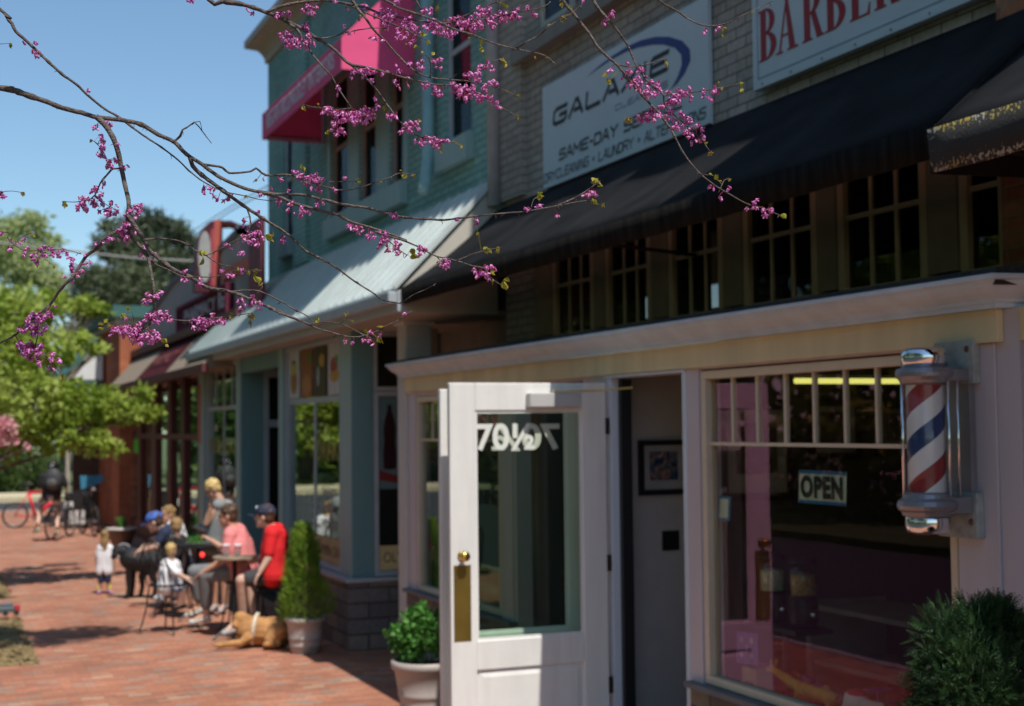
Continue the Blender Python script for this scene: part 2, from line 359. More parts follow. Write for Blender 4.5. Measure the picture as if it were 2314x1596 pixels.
redp = mat('brick_red_paint', (.50, .11, .08), .55, var=.08)
greyst = mat('grey_stucco', (.40, .39, .375), .95, spec=.1, var=.06, scale=1.5, bump=.2)
beigec = mat('beige_awning_cloth', (.42, .34, .26), .8, var=.1, streak=True)
pink = mat('hot_pink_awning', (.95, .12, .31), .7, var=.05, bump=.1, trans=.12)
glass_p = glass('rose_tinted_glass', (.97, .45, .70), .85, (.9, .92, .86), base=.025)
glass_c = glass('clear_shop_glass', (.95, 1, .97), 1.7, (.8, .86, .84))
glass_s = glass('old_door_glass', (.9, 1, .93), 1.0, (.80, .88, .82), base=.0)
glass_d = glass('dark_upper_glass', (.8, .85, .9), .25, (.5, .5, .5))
glass_t = glass('teal_shop_glass', (.9, 1, .92), 1.8, (.8, .85, .82), base=.03)
concrete = mat('concrete', (.34, .33, .31), .9, var=.12, scale=8, bump=.3)
asphalt = mat('asphalt', (.045, .046, .05), .9, var=.2, scale=15, bump=.4)
FL = .20        # shop floor above the pavement
# ------------------------------------------------------------------ ground
g = MB(); g.box(.12, 12, -6, 41.5, -.3, 0); struct(g.build('pavement', pave))
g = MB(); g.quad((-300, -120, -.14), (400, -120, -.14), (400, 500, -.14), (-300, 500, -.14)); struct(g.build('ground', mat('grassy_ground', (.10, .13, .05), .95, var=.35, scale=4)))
g = MB(); g.box(-8, 0, -40, 41.7, -.3, -.13).box(-60, 60, 41.701, 49, -.3, -.13); struct(g.build('road', asphalt))
g = MB(); g.box(0, .119, -6, 41.5, -.3, .012).box(0, 12, 41.501, 41.7, -.3, .012); tag(g.build('kerb', concrete), kind='structure')
g = MB(); g.box(-40, 60, 49, 53, -.3, .03); struct(g.build('far_path', mat('sand_path', (.55, .47, .30), .9, var=.12)))
g = MB(); g.box(-11, -8.001, -40, 41, -.3, .02); struct(g.build('opposite_verge', mat('dark_grass', (.05, .08, .02), .95, var=.4, scale=6)))  # verge in a plain dark green
# mulch squares for street trees
mulch = mat('bark_mulch', (.26, .19, .09), .95, var=.6, scale=45, bump=1.0, bscale=90)
def mulch_bed(x0, x1, y0, y1, seed):
    r = random.Random(seed); m = MB(); nx, ny = 14, 16
    for i in range(nx + 1):
        for j in range(ny + 1):
            e = min(i, nx - i, j, ny - j)
            m.v.append((x0 + (x1 - x0) * i / nx, y0 + (y1 - y0) * j / ny, .004 + (min(e, 2) * .012 + r.random() * .02 if e else 0)))
    for i in range(nx):
        for j in range(ny): a = i * (ny + 1) + j; m.f.append((a, a + ny + 1, a + ny + 2, a + 1))
    for k in range(500):
        x = x0 + (x1 - x0) * r.random(); y = y0 + (y1 - y0) * r.random(); a = r.random() * 6.3; l = .02 + r.random() * .03
        d = Vector((math.cos(a), math.sin(a), (r.random() - .3) * .8)) * l; n = Vector((-math.sin(a), math.cos(a), .3)) * .008
        c = Vector((x, y, .045 + r.random() * .015)); m.quad(c - d - n, c + d - n, c + d + n, c - d + n)
    return struct(m.build('mulch_bed', mulch))
mulch_bed(.14, .93, 14.0, 17.4, 1); mulch_bed(.14, .95, 19.7, 22.8, 2)
# ------------------------------------------------------------------ grey brick building with the projecting barber bay
XB, XW = 3.93, 4.45
YE, YFAR = 4.52, 12.15
shop = thing('brick_shop_building', (XW, 8, 0), 'grey painted brick building with projecting cream-trimmed shop bay beside the camera', 'building')
cle = []      # clerestory windows: measured left/right edges
for a, b in ((1255, 1350), (1375, 1481), (1518, 1645), (1688, 1860), (1903, 2112), (2180, 2440)):
    cle.append((YX(b, XW, 700), YX(a, XW, 700)))
CZ0, CZ1 = 2.80, 3.66
w = MB(); wall_with_holes(w, XW, .3, 4.99, 11.08, 2.86, 4.05, [(a, b, 2.86, CZ1) for a, b in cle])
w.box(XW, XW + .3, 4.99, 11.08, 4.05, 9.2)
w.build('brick_wall', greybrick, shop)
p = MB(); x = XW - .05
y0, y1 = YX(1190, XW, 300), YX(1133, XW, 300)
p.box(x, XW, y0, y1, 4.04, 9.2); p.build('brick_pier', greybrick, shop)
# panelled wall strip between the clerestory windows
p = MB()
edges = [4.99] + [q for ab in reversed(cle) for q in ab] + [YX(1215, XW, 700)]
for i in range(0, len(edges) - 1, 2):
    if edges[i + 1] - edges[i] > .03: p.box(XW - .03, XW, edges[i], edges[i + 1], 2.86, CZ1 + .25)
for a, b in cle: p.box(XW - .03, XW, a, b, CZ1 + .003, CZ1 + .25)
p.build('wall_panel', mat('olive_brown_panel', (.32, .23, .155), .6, var=.15), shop)
for a, b in cle:
    window_X(shop, XW - .028, a + .01, b - .01, CZ0, CZ1, darkframe, glass_d, fw=.055, th=.06, cols=3, rows=2, mw=.026)
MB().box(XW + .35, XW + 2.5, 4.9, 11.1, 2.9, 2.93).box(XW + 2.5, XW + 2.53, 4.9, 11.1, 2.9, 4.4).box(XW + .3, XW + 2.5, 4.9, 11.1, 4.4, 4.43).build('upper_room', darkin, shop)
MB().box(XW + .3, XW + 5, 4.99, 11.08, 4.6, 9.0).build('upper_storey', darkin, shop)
# upper window over the cleaners sign, and its ledge
ya, yb = YX(1300, XW - .02, 40), YX(1226, XW - .02, 40)
zb = onX(1226, 76, XW).z
window_X(shop, XW - .04, ya, yb, zb, zb + 1.5, mat('cream_sash', (.5, .48, .42), .5), glass_d, fw=.06, th=.03, rows=2, mw=.04)
MB().box(XW - .10, XW, ya - 2.6, yb + .5, zb - .16, zb - .02).build('window_ledge', mat('grey_ledge', (.25, .235, .215), .7), shop)
# --- bay: measured along the plane X = XB
cz1 = onX(2240, 615, XB - .18).z        # gutter top
BAYTOP = cz1 - .125
YD0, YD1 = YX(1552, XB, 1100), YX(1386, XB, 1100)       # barber door opening
YW0, YW1 = YX(2163, XB, 1100), YX(1588, XB, 1100)       # big window
YO0, YO1 = 8.45, 9.62                                    # second entrance seen through the door glass
YV0, YV1 = 9.92, YX(943, XB, 1100)                      # far window of the bay
WZ0 = onX(1610, 1550, XB).z; WZ1 = onX(1600, 838, XB).z
DZ1 = 2.45
b = MB(); wall_with_holes(b, XB, .12, YE, YFAR, .0, BAYTOP - .002, [(YW0, YW1, .0, WZ1 + .01), (YD0, YD1, FL, DZ1), (YO0, YO1, FL, DZ1), (YV0, YV1, .0, WZ1 - .02)])
b.box(XB, XW + .3, YE - .12, YE, 0, BAYTOP - .002)
b.build('bay_wall', lilac, shop)
k = MB(); k.box(XB - .03, XB + .09, YE, YD0 - .06, 0, WZ0 - .03).box(XB - .03, XB + .09, YV0 - .25, YFAR, 0, WZ0 - .03).box(XB - .03, XB + .09, YD1 + .08, YO0 - .05, 0, WZ0 - .03)
k.build('stone_base', stone, shop)
k = MB(); k.box(XB - .07, XB + .0, YE, YD0 - .05, WZ0 - .03, WZ0 + .0).box(XB - .07, XB, YV0 - .3, YFAR, WZ0 - .03, WZ0); k.build('stone_sill', mat('slate_sill', (.14, .15, .17), .6), shop)
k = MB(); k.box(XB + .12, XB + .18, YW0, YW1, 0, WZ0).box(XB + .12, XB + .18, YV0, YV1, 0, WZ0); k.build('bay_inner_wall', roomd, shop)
# fascia + gutter cornice (ogee section), returning round the near corner
f = MB(); f.box(XB - .035, XB - .002, YE - .035, YFAR + .02, WZ1 + .02, BAYTOP).box(XB - .002, XW, YE - .155, YE - .122, WZ1 + .02, BAYTOP)
f.build('fascia', creamf, shop, bevel=.003)
f = MB(); f.box(XB - .03, XB - .0, YD0 - .04, YD1 + .06, DZ1 + .0, WZ1 + .016); f.build('door_head_trim', trimw, shop, bevel=.004)
prof = [(a, z * .735) for a, z in ((0, 0), (-.035, 0), (-.035, .022), (-.05, .03), (-.05, .045), (-.085, .075), (-.115, .11), (-.12, .135), (-.14, .14), (-.14, .165), (-.13, .17), (0, .17))]
gz = BAYTOP; c = MB()
pts0 = [(XB - .036 + a, gz + z) for a, z in prof]; n = len(prof)
vs = [(XB - .036 + a, YFAR + .05 - a * .6, gz + z) for a, z in prof] + [(XB - .036 + a, YE - .036 + a, gz + z) for a, z in prof] + [(XW, YE - .156 + a, gz + z) for a, z in prof]
fs = [(i, (i + 1) % n, n + (i + 1) % n, n + i) for i in range(n)] + [(n + i, n + (i + 1) % n, 2 * n + (i + 1) % n, 2 * n + i) for i in range(n)] + [tuple(range(n)), tuple(range(3 * n - 1, 2 * n - 1, -1))]
c.add(vs, fs); c.build('gutter_cornice', trimw, shop)
c = MB(); c.add([(XB - .135, YE - .15, gz + .15), (XW - .04, YE - .15, gz + .21), (XW - .04, YFAR + .05, gz + .21), (XB - .135, YFAR + .05, gz + .15), (XB - .15, YE - .17, gz + .08), (XW - .04, YE - .17, gz + .08), (XW - .04, YFAR + .05, gz + .08), (XB - .15, YFAR + .05, gz + .08)],
      [(0, 1, 2, 3), (4, 7, 6, 5), (0, 4, 5, 1), (1, 5, 6, 2), (2, 6, 7, 3), (3, 7, 4, 0)])
c.build('bay_roof', shingle, shop)
# pilasters (thin boards proud of the wall)
for a, bb in ((YE + .0, YW0 - .0), (YW1 + .0, YD0 - .0), (YD1, YD1 + .16), (YV1, YFAR - .02), (9.66, 9.9)):
    k = MB(); k.box(XB - .012, XB - .001, a + .012, bb - .012, FL, WZ1 + .018); k.build('pilaster', lilac, shop, bevel=.003)
k = MB(); k.box(XB - .016, XB + .10, YD0 - .03, YD0 + .012, FL, DZ1); k.build('door_jamb', trimw, shop, bevel=.003)
k = MB(); k.box(XB - .016, XB + .12, YD1 - .012, YD1 + .04, FL, DZ1); k.build('door_jamb', trimw, shop, bevel=.003)
k = MB(); k.box(XB + .0, XB + .42, YD0, YD1, FL - .4, FL).box(XB - .3, XB, YD0 - .1, YO1 + .1, 0, .16).box(XB, XB + .4, YO0, YO1, 0, FL); k.build('doorstep', concrete, shop)
# corner post that carries the neighbouring porch roof
k = MB(); k.box(XB - .02, XB + .22, 12.16, 12.42, 0, 3.08); k.build('corner_post', mat('post_white', (.56, .55, .55), .5, var=.05), shop, bevel=.01)
cap_ = MB()
for i, (o_, z_) in enumerate(((.03, 3.08), (.055, 3.12), (.09, 3.17))): cap_.box(XB - .02 - o_, XB + .22 + o_, 12.16 - o_, 12.42 + o_, z_, z_ + (.04, .05, .06)[i])
cap_.build('post_capital', mat('capital_white', (.72, .72, .70), .5), shop, bevel=.006)
# barber window: big pane below, row of lights above
zt = onX(1600, 1003, XB + .01).z
mus = []
for px in (1652, 1708, 1771, 1836, 1906, 1978): mus.append(YX(px, XB + .02, 900))
mus += [mus[-1] - .235, mus[-1] - .47]
window_X(shop, XB - .004, YW0 + .004, YW1 - .004, WZ0 + .004, WZ1, framec, glass_p, fw=.045, th=.07, mw=.018, vs=[(y, zt, WZ1 - .045) for y in mus if y > YW0 + .08], hs=[zt])
vy = [YV0 + (YV1 - YV0) * i / 6 for i in range(1, 6)]
window_X(shop, XB - .004, YV0 + .004, YV1 - .004, WZ0 + .004, WZ1 - .025, framec, glass_c, fw=.045, th=.07, mw=.018, vs=[(y, zt, WZ1 - .07) for y in vy], hs=[zt])
# interior of the barber shop
MB().box(XB + .13, 9, YE, 12.0, FL - .05, FL).build('shop_floor', mat('red_floor_cloth', (.10, .03, .03), .7, var=.2), shop)
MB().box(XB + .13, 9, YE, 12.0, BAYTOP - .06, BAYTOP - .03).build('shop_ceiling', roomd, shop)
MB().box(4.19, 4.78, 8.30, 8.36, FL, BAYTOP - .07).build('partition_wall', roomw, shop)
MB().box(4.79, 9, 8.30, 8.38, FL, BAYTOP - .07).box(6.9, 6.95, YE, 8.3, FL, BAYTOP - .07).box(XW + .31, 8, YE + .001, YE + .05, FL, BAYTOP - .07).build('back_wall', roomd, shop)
MB().box(XB + .028, 4.03, YD1 - .07, YD1 - .03, FL, DZ1 - .01).build('dark_gap_panel', blackm, shop)  # added black panel standing in for the dark gap beside the jamb
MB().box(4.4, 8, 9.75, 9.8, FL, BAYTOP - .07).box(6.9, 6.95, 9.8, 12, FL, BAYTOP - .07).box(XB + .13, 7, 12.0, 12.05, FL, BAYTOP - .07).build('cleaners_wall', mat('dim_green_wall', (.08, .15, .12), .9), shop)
MB().box(XB + .185, 4.5, YE + .06, YD0 - .15, WZ0 - .06, WZ0 - .03).build('display_ledge', mat('red_display_cloth', (.20, .035, .055), .7, var=.2), shop)
# --- open doors (leaf, glass, knob, plate, closer): hinged at the far jamb and swung out over the pavement
def door(yd, xfree, xhinge, label=None, closer=True):
    th = .045; x0, x1 = xfree, xhinge; z0, z1 = FL + .01, onX(1015, 865, 2.85).z - (0 if closer else .03)
    sw, tr = .165, .17; gz0, gz1 = .875, 2.25; pt_, pb_ = .70, .34
    m = MB(); m.box(x0, x0 + sw, yd, yd + th, z0, z1).box(x1 - sw, x1, yd, yd + th, z0, z1)
    m.box(x0 + sw, x1 - sw, yd, yd + th, gz1, z1).box(x0 + sw, x1 - sw, yd, yd + th, pt_, gz0).box(x0 + sw, x1 - sw, yd, yd + th, z0, pb_)
    d = m.build('door', white, shop, bevel=.006)
    if label: d['label'] = label
    m = MB(); a, b2, cz, dz = x0 + sw, x1 - sw, pb_, pt_
    o = [(a, cz), (b2, cz), (b2, dz), (a, dz)]; e = .045; i_ = [(a + e, cz + e), (b2 - e, cz + e), (b2 - e, dz - e), (a + e, dz - e)]
    vs = [(x, yd + .012, z) for x, z in o] + [(x, yd + .026, z) for x, z in o] + [(x, yd + .004, z) for x, z in i_]
    m.add([(x, yd + .020, z) for x, z in o] + [(x, yd + .006, z) for x, z in i_], [(0, 1, 5, 4), (1, 2, 6, 5), (2, 3, 7, 6), (3, 0, 4, 7), (4, 5, 6, 7)])
    m.build('door_panel', white, d)
    m = MB(); gx0, gx1 = x0 + sw, x1 - sw; bw = .014
    m.box(gx0, gx1, yd + .008, yd + .022, gz0, gz0 + bw).box(gx0, gx1, yd + .008, yd + .022, gz1 - bw, gz1).box(gx0, gx0 + bw, yd + .008, yd + .022, gz0 + bw, gz1 - bw).box(gx1 - bw, gx1, yd + .008, yd + .022, gz0 + bw, gz1 - bw)
    m.build('glazing_bead', white, d)
    MB().box(gx0, gx1, yd + .023, yd + .027, gz0, gz1).build('door_glass', glass_s, d)
    if not closer: return d, None
    kx = x0 + sw * .44; kz = 1.385
    m = MB(); R = Matrix.Rotation(math.radians(90), 3, 'X')
    m.lathe([(.030, 0), (.030, .006), (.014, .012), (.012, .03), (.024, .036), (.031, .05), (.029, .064), (.016, .072), (.004, .074)], (kx, yd, kz + .0), 20, R)
    m.build('door_knob', brass, d, smooth=True)
    MB().box(kx - sw * .33, kx + sw * .33, yd - .003, yd - .0005, kz - .505, kz - .055).build('push_plate', brassd, d, bevel=.001)
    if closer:
        ca = onY(1188, 900, yd); cb_ = onY(1302, 900, yd)
        MB().box(ca.x, cb_.x, yd - .07, yd - .001, onY(1200, 921, yd).z, onY(1200, 889, yd).z).build('door_closer', mat('closer_grey', (.52, .51, .50), .4, var=.04), d, bevel=.006)
        e0 = onY(1285, 885, yd - .06); 
        m = MB(); m.tube([(e0.x - .1, yd - .05, e0.z + .0), (e0.x + .15, yd - .12, e0.z + .005)], .006).tube([(e0.x + .15, yd - .12, e0.z + .005), (XB - .02, yd - .34, e0.z + .015)], .006)
        m.build('closer_arm', brass, d)
        for hz in (FL + .3, FL + 1.05, FL + 1.9):
            MB().box(x1 - .004, x1 + .018, yd - .012, yd + .004, hz, hz + .1).build('hinge', mat('dark_bronze', (.06, .045, .03), .4, metal=.6), d)
    return d, (gx0, gx1, gz0, gz1)
D1, G1 = door(YD1 + .01, onY(1017, 1100, YD1 + .01).x, onY(1371, 1100, YD1 + .01).x, 'white glazed door propped open with mirrored numerals and brass plate')
D2, G2 = door(YD1 + .30, onY(996, 1100, YD1 + .30).x, XB - .015, 'second white glazed door folded open just behind the first', closer=False)
# street number seen from both sides of the glass
yg = YD1 + .01
pz = onY(1150, 1019, yg).z; hz = onY(1150, 957, yg).z - pz
xa, xb_ = onY(1079, 990, yg).x, onY(1211, 990, yg).x
text('street_number', '70½', lettw, D1, M_Y(xa, pz, yg + .0215), width=(xb_ - xa), height=hz, ext=.0004, bold=.025)
xa, xb_ = onY(1114, 990, yg).x, onY(1268, 990, yg).x
M = M_Y(xb_, pz - .002, yg + .0224) @ Matrix.Scale(-1, 4, Vector((1, 0, 0)))
text('street_number', '70½', mat('pale_green_vinyl', (.50, .55, .44), .6), D1, M, width=(xb_ - xa), height=hz, ext=.0003, bold=.03)
# shop lettering on the cleaners' window
yv = YV0 + .08
for s_, z_, w_, mm in (('SAME DAY', 2.02, .7, mat('maroon_vinyl', (.25, .03, .05), .6)), ('DRY', 1.78, .3, mat('navy_vinyl', (.03, .06, .14), .6)), ('CLEANING', 1.55, .8, inkb)):
    text('window_lettering', s_, mm, shop, M_X(yv + .85, z_, XB + .03), width=w_, height=.12, ext=.0005)
# downpipe at the left end of the brick wall
MB().tube([(XW - .09, 11.1, 9), (XW - .09, 11.1, onX(1132, 470, XW).z)], .055, 12).build('downpipe', mat('white_pipe', (.5, .5, .52), .5), shop, smooth=True)
# door number tablet on the recessed porch wall
# ------------------------------------------------------------------ neighbour at the right edge of the frame
nb = thing('red_brick_building', (4.3, 2, 0), 'red brick building edge just entering at the right side of the frame', 'building')
MB().box(4.36, 8, -4, 4.97, 0, 9.4).build('brick_wall', redbrick, nb)
MB().prism([(3.56, 4.85), (4.355, 4.85), (4.355, 8.95), (3.86, 8.95), (3.86, 8.2), (3.62, 8.0)], 1, 3.5, 3.6).build('added_shade_pier', redbrick, nb)  # invented pier above the frame, shaped to shade the awning and door
m = MB(); m.box(XB - .02, XB + .12, 4.12, 4.25, 0, 2.52); m.build('door_post', trimw, nb, bevel=.004)
# ------------------------------------------------------------------ awnings
dusty = mat('dusty_valance', (.012, .0105, .009), .95, var=.7, scale=7, streak=True, spec=.1)
def awning(y0, y1, xw, zw, xf, zf, vh, mt, label, group=None, lichen=None, endcap=True, wave=0):
    root = thing('awning', (xw, (y0 + y1) / 2, zw), label, 'awning', group)
    m = MB(); ny = max(8, int((y1 - y0) / .12)); nx = 8; r = random.Random(int(y0 * 10))
    for i in range(ny + 1):
        y = y0 + (y1 - y0) * i / ny
        for j in range(nx + 1):
            t = j / nx; sag = -.025 * math.sin(math.pi * t) * (1 + .6 * math.sin(y * 5.2)); m.v.append((xw + (xf - xw) * t, y, zw + (zf - zw) * t + sag))
    for i in range(ny):
        for j in range(nx): a = i * (nx + 1) + j; m.f.append((a, a + 1, a + nx + 2, a + nx + 1))
    n0 = len(m.v)
    m2 = MB()
    for i in range(ny + 1):
        y = y0 + (y1 - y0) * i / ny
        dz = wave * math.sin(y * 9) * .01
        m2.v.append((xf - .006, y, zf + .004)); m2.v.append((xf - .003 + dz * .3, y, zf - vh * .5)); m2.v.append((xf + .004 + dz * .6, y, zf - vh + dz * .5))
    for i in range(ny):
        for j in range(2): a = i * 3 + j; m2.f.append((a, a + 1, a + 4, a + 3))
    c = m.build('canopy', mt, root, smooth=True); s_ = c.modifiers.new('s', 'SOLIDIFY'); s_.thickness = .006
    v = m2.build('valance', lichen or dusty, root, smooth=True); s_ = v.modifiers.new('s', 'SOLIDIFY'); s_.thickness = .006
    sm = MB(); k = int((y1 - y0) / 1.15)
    for i in range(1, k): y = y0 + (y1 - y0) * i / k; sm.tube([(xw + (xf - xw) * t, y, zw + (zf - zw) * t - .025 * math.sin(math.pi * t) * (1 + .6 * math.sin(y * 5.2)) + .002) for t in [q / 8 for q in range(9)]], .0035, 5)
    if k > 1: sm.build('seams', mt, root)
    if endcap:
        for y in (y0, y1):
            q = MB(); q.prism([(xw, zw), (xf, zf), (xf, zf - vh), (xf + .01, zf - vh), (xw, zf - vh + .02)], 1, y - .003, y + .003)
            q.v = [(p[0], p[1], p[2]) for p in q.v]; q.build('end_panel', mt, root)
    fr = MB()
    for y in (y0 + .02, (y0 + y1) / 2, y1 - .02): fr.tube([(xw, y, zf - vh + .05), (xf + .02, y, zf - .02)], .012).tube([(xw, y, zw - .03), (xf + .02, y, zf - .03)], .012)
    fr.tube([(xf + .02, y0 + .02, zf - .02), (xf + .02, y1 - .02, zf - .02)], .012)
    fr.build('frame', blackm, root)
    return root
lich, t_, b_ = nodes('lichen_spotted_cloth')
n_ = t_.nodes.new('ShaderNodeTexNoise'); n_.inputs['Scale'].default_value = 85; n_.inputs['Detail'].default_value = 5; t_.links.new(wpos(t_), n_.inputs['Vector'])
n2_ = t_.nodes.new('ShaderNodeTexNoise'); n2_.inputs['Scale'].default_value = 6; t_.links.new(wpos(t_), n2_.inputs['Vector'])
sp_ = t_.nodes.new('ShaderNodeSeparateXYZ'); t_.links.new(wpos(t_), sp_.inputs[0])
def lichen_band(zc, wid):
    s1 = t_.nodes.new('ShaderNodeMath'); s1.operation = 'SUBTRACT'; t_.links.new(sp_.outputs[2], s1.inputs[0]); s1.inputs[1].default_value = zc
    a1 = t_.nodes.new('ShaderNodeMath'); a1.operation = 'ABSOLUTE'; t_.links.new(s1.outputs[0], a1.inputs[0])
    m1 = t_.nodes.new('ShaderNodeMapRange'); t_.links.new(a1.outputs[0], m1.inputs[0]); m1.inputs[1].default_value = 0; m1.inputs[2].default_value = wid; m1.inputs[3].default_value = .20; m1.inputs[4].default_value = -.06
    return m1.outputs[0]
zv = onX(2100, 296, 3.45).z; zvb = onX(2100, 394, 3.45).z
lb = [lichen_band(zv, .05), lichen_band(zvb + .012, .04)]
mxa = t_.nodes.new('ShaderNodeMath'); mxa.operation = 'MAXIMUM'; t_.links.new(lb[0], mxa.inputs[0]); t_.links.new(lb[1], mxa.inputs[1])
ada = t_.nodes.new('ShaderNodeMath'); ada.operation = 'ADD'; t_.links.new(mxa.outputs[0], ada.inputs[0]); t_.links.new(n_.outputs[0], ada.inputs[1])
rr = t_.nodes.new('ShaderNodeValToRGB'); rr.color_ramp.elements[0].position = .66; rr.color_ramp.elements[0].color = (0, 0, 0, 1); rr.color_ramp.elements[1].position = .72; rr.color_ramp.elements[1].color = (1, 1, 1, 1)
t_.links.new(ada.outputs[0], rr.inputs[0])
r2 = t_.nodes.new('ShaderNodeValToRGB'); r2.color_ramp.elements[0].position = .45; r2.color_ramp.elements[0].color = (.38, .37, .33, 1); r2.color_ramp.elements[1].position = .55; r2.color_ramp.elements[1].color = (.34, .26, .05, 1)
t_.links.new(n2_.outputs[0], r2.inputs[0])
mm_ = t_.nodes.new('ShaderNodeMix'); mm_.data_type = 'RGBA'; t_.links.new(rr.outputs[0], mm_.inputs[0]); mm_.inputs[6].default_value = (.03, .029, .028, 1); t_.links.new(r2.outputs[0], mm_.inputs[7])
t_.links.new(mm_.outputs[2], b_.inputs['Base Color']); b_.inputs['Roughness'].default_value = .95
bp_ = t_.nodes.new('ShaderNodeBump'); bp_.inputs['Strength'].default_value = .3; bp_.inputs['Distance'].default_value = .012; t_.links.new(n_.outputs[0], bp_.inputs['Height']); t_.links.new(bp_.outputs[0], b_.inputs['Normal'])
XF = 3.57
za1 = onX(1638, 274, XW).z; zf1 = onX(1638, 427, XF).z; vh1 = zf1 - onX(2098, 362, XF).z
awning(4.42, YX(905, XF, 655), XW - .01, za1, XF, zf1, vh1, black, 'long black fabric awning under the cleaners and barber signs', wave=.6)
za2 = onX(2312, 96, XW).z + .04
awning(1.0, YX(2101, 3.45, 300), XW - .12, za1 - .02, 3.45, zv, zv - zvb, black, 'near black awning with yellow and grey lichen along its edge', lichen=lich, wave=1)
# ------------------------------------------------------------------ signs
X = XW - .045
r = onX(1225, 199, X); r2_ = onX(1225, 430, X); e_ = onX(1602, 288, X)
gy1, gy0, gz0_, gz1_ = r.y, e_.y, r2_.z, r.z
gs = thing('cleaners_sign', (X, (gy0 + gy1) / 2, gz0_), 'white dry cleaning sign with blue swoosh on grey brick wall', 'sign')
MB().box(X, X + .035, gy0, gy1, gz0_, gz1_).build('sign_panel', signw, gs, bevel=.004)
def SY(px, py): return onX(px, py, X)
def textX(root, name, s_, mt, pa, pb, top, shear=0, bold=0, ext=.002, space=1, XX=None):
    """lettering between two measured lower corners, `top` = measured point on the top edge above pa"""
    XX = XX if XX is not None else X
    a, b, c = onX(*pa, XX), onX(*pb, XX), onX(*top, XX)
    return text(name, s_, mt, root, M_X(a.y, (a.z + b.z) / 2 * 0 + a.z, XX - .001), width=a.y - b.y, height=c.z - a.z, ext=ext, shear=shear, bold=bold, space=space)
G = lambda x, y: ((2000 + x / 1.7733) / 1.77, y / 1.7733 / 1.77)
def stX(s_, mt, pa, pb, top, th, shear):
    a, b, c = onX(*pa, X), onX(*pb, X), onX(*top, X); h = c.z - a.z; return strokes(gs, s_, mt, M_X(a.y, a.z, X), a.y - b.y - shear * h, h, th, shear)
stX('GALAXIE', inkb, G(378, 905), G(1200, 555), G(378, 775), .033, .22)
stX('CLEANERS', mat('grey_sign_ink', (.20, .22, .24), .5), G(818, 792), G(1190, 615), G(818, 748), .008, .1)
chs = mat('charcoal_sign_ink', (.05, .055, .06), .5)
stX('SAME-DAY SERVICE', chs, G(420, 1145), G(1298, 810), G(420, 1062), .019, .22)
stX('DRYCLEANING • LAUNDRY • ALTERATIONS', chs, G(312, 1308), G(1465, 860), G(312, 1240), .012, .22)
# swoosh: crescent between two ellipses, measured outline
o_ = [(610, 550), (700, 470), (800, 395), (900, 330), (1000, 285), (1100, 262), (1200, 262), (1290, 290), (1345, 350), (1350, 430), (1310, 520), (1250, 600), (1205, 640)]
i_ = [(1225, 610), (1262, 540), (1288, 460), (1285, 390), (1240, 340), (1160, 318), (1080, 318), (980, 338), (880, 375), (780, 430), (700, 485)]
m = MB(); pts = [onX(*G(*p), X - .002) for p in o_ + i_]
k = len(pts); m.add(pts + [p + Vector((.0015, 0, 0)) for p in pts], [])
bm = bmesh.new(); vv = [bm.verts.new(p) for p in pts]
for i in range(len(o_) - 1):
    a, b = i, i + 1; q = lambda t: len(o_) + min(len(i_) - 1, max(0, round((len(i_) - 1) * (1 - t / (len(o_) - 1)))))
    f_ = [vv[a], vv[b], vv[q(b)], vv[q(a)]]; f2 = []
    for z in f_:
        if z not in f2: f2.append(z)
    if len(f2) > 2:
        try: bm.faces.new(f2)
        except ValueError: pass
me = bpy.data.meshes.new('swoosh'); bm.to_mesh(me); bm.free(); me.materials.append(inkn); so_ = bpy.data.objects.new('swoosh', me); S.collection.objects.link(so_); link(so_, gs)
# barber sign: panel with rim, screws and serif capitals
XS = XW - .07
bz = onX(1702, 207, XS); bs = thing('barber_sign', (XS, bz.y - 1, bz.z), 'white barber sign with tall dark red serif capitals', 'sign')
by1, bz0 = bz.y, bz.z; by0 = YX(2318, XS, 10) - .35; bz1 = bz0 + .92
MB().box(XS, XS + .05, by0, by1, bz0, bz1).build('sign_panel', signw, bs, bevel=.004)
m = MB(); e1, e2 = .055, .062
for (a, b, c, d) in ((by0 + e1, by1 - e1, bz0 + e1, bz0 + e2), (by0 + e1, by1 - e1, bz1 - e2, bz1 - e1), (by0 + e1, by0 + e2, bz0 + e2, bz1 - e2), (by1 - e2, by1 - e1, bz0 + e2, bz1 - e2)): m.box(XS - .002, XS, a, b, c, d)
m.build('border_line', mat('sign_border_blue', (.22, .30, .38), .5), bs)
m = MB()
for i in range(9): y = by1 - .1 - i * (by1 - by0 - .2) / 8; m.ell((XS - .003, y, bz0 + .022), (.004, .008, .008), seg=8, rings=5)
m.build('screws', mat('screw_steel', (.3, .3, .28), .4, metal=.7), bs)
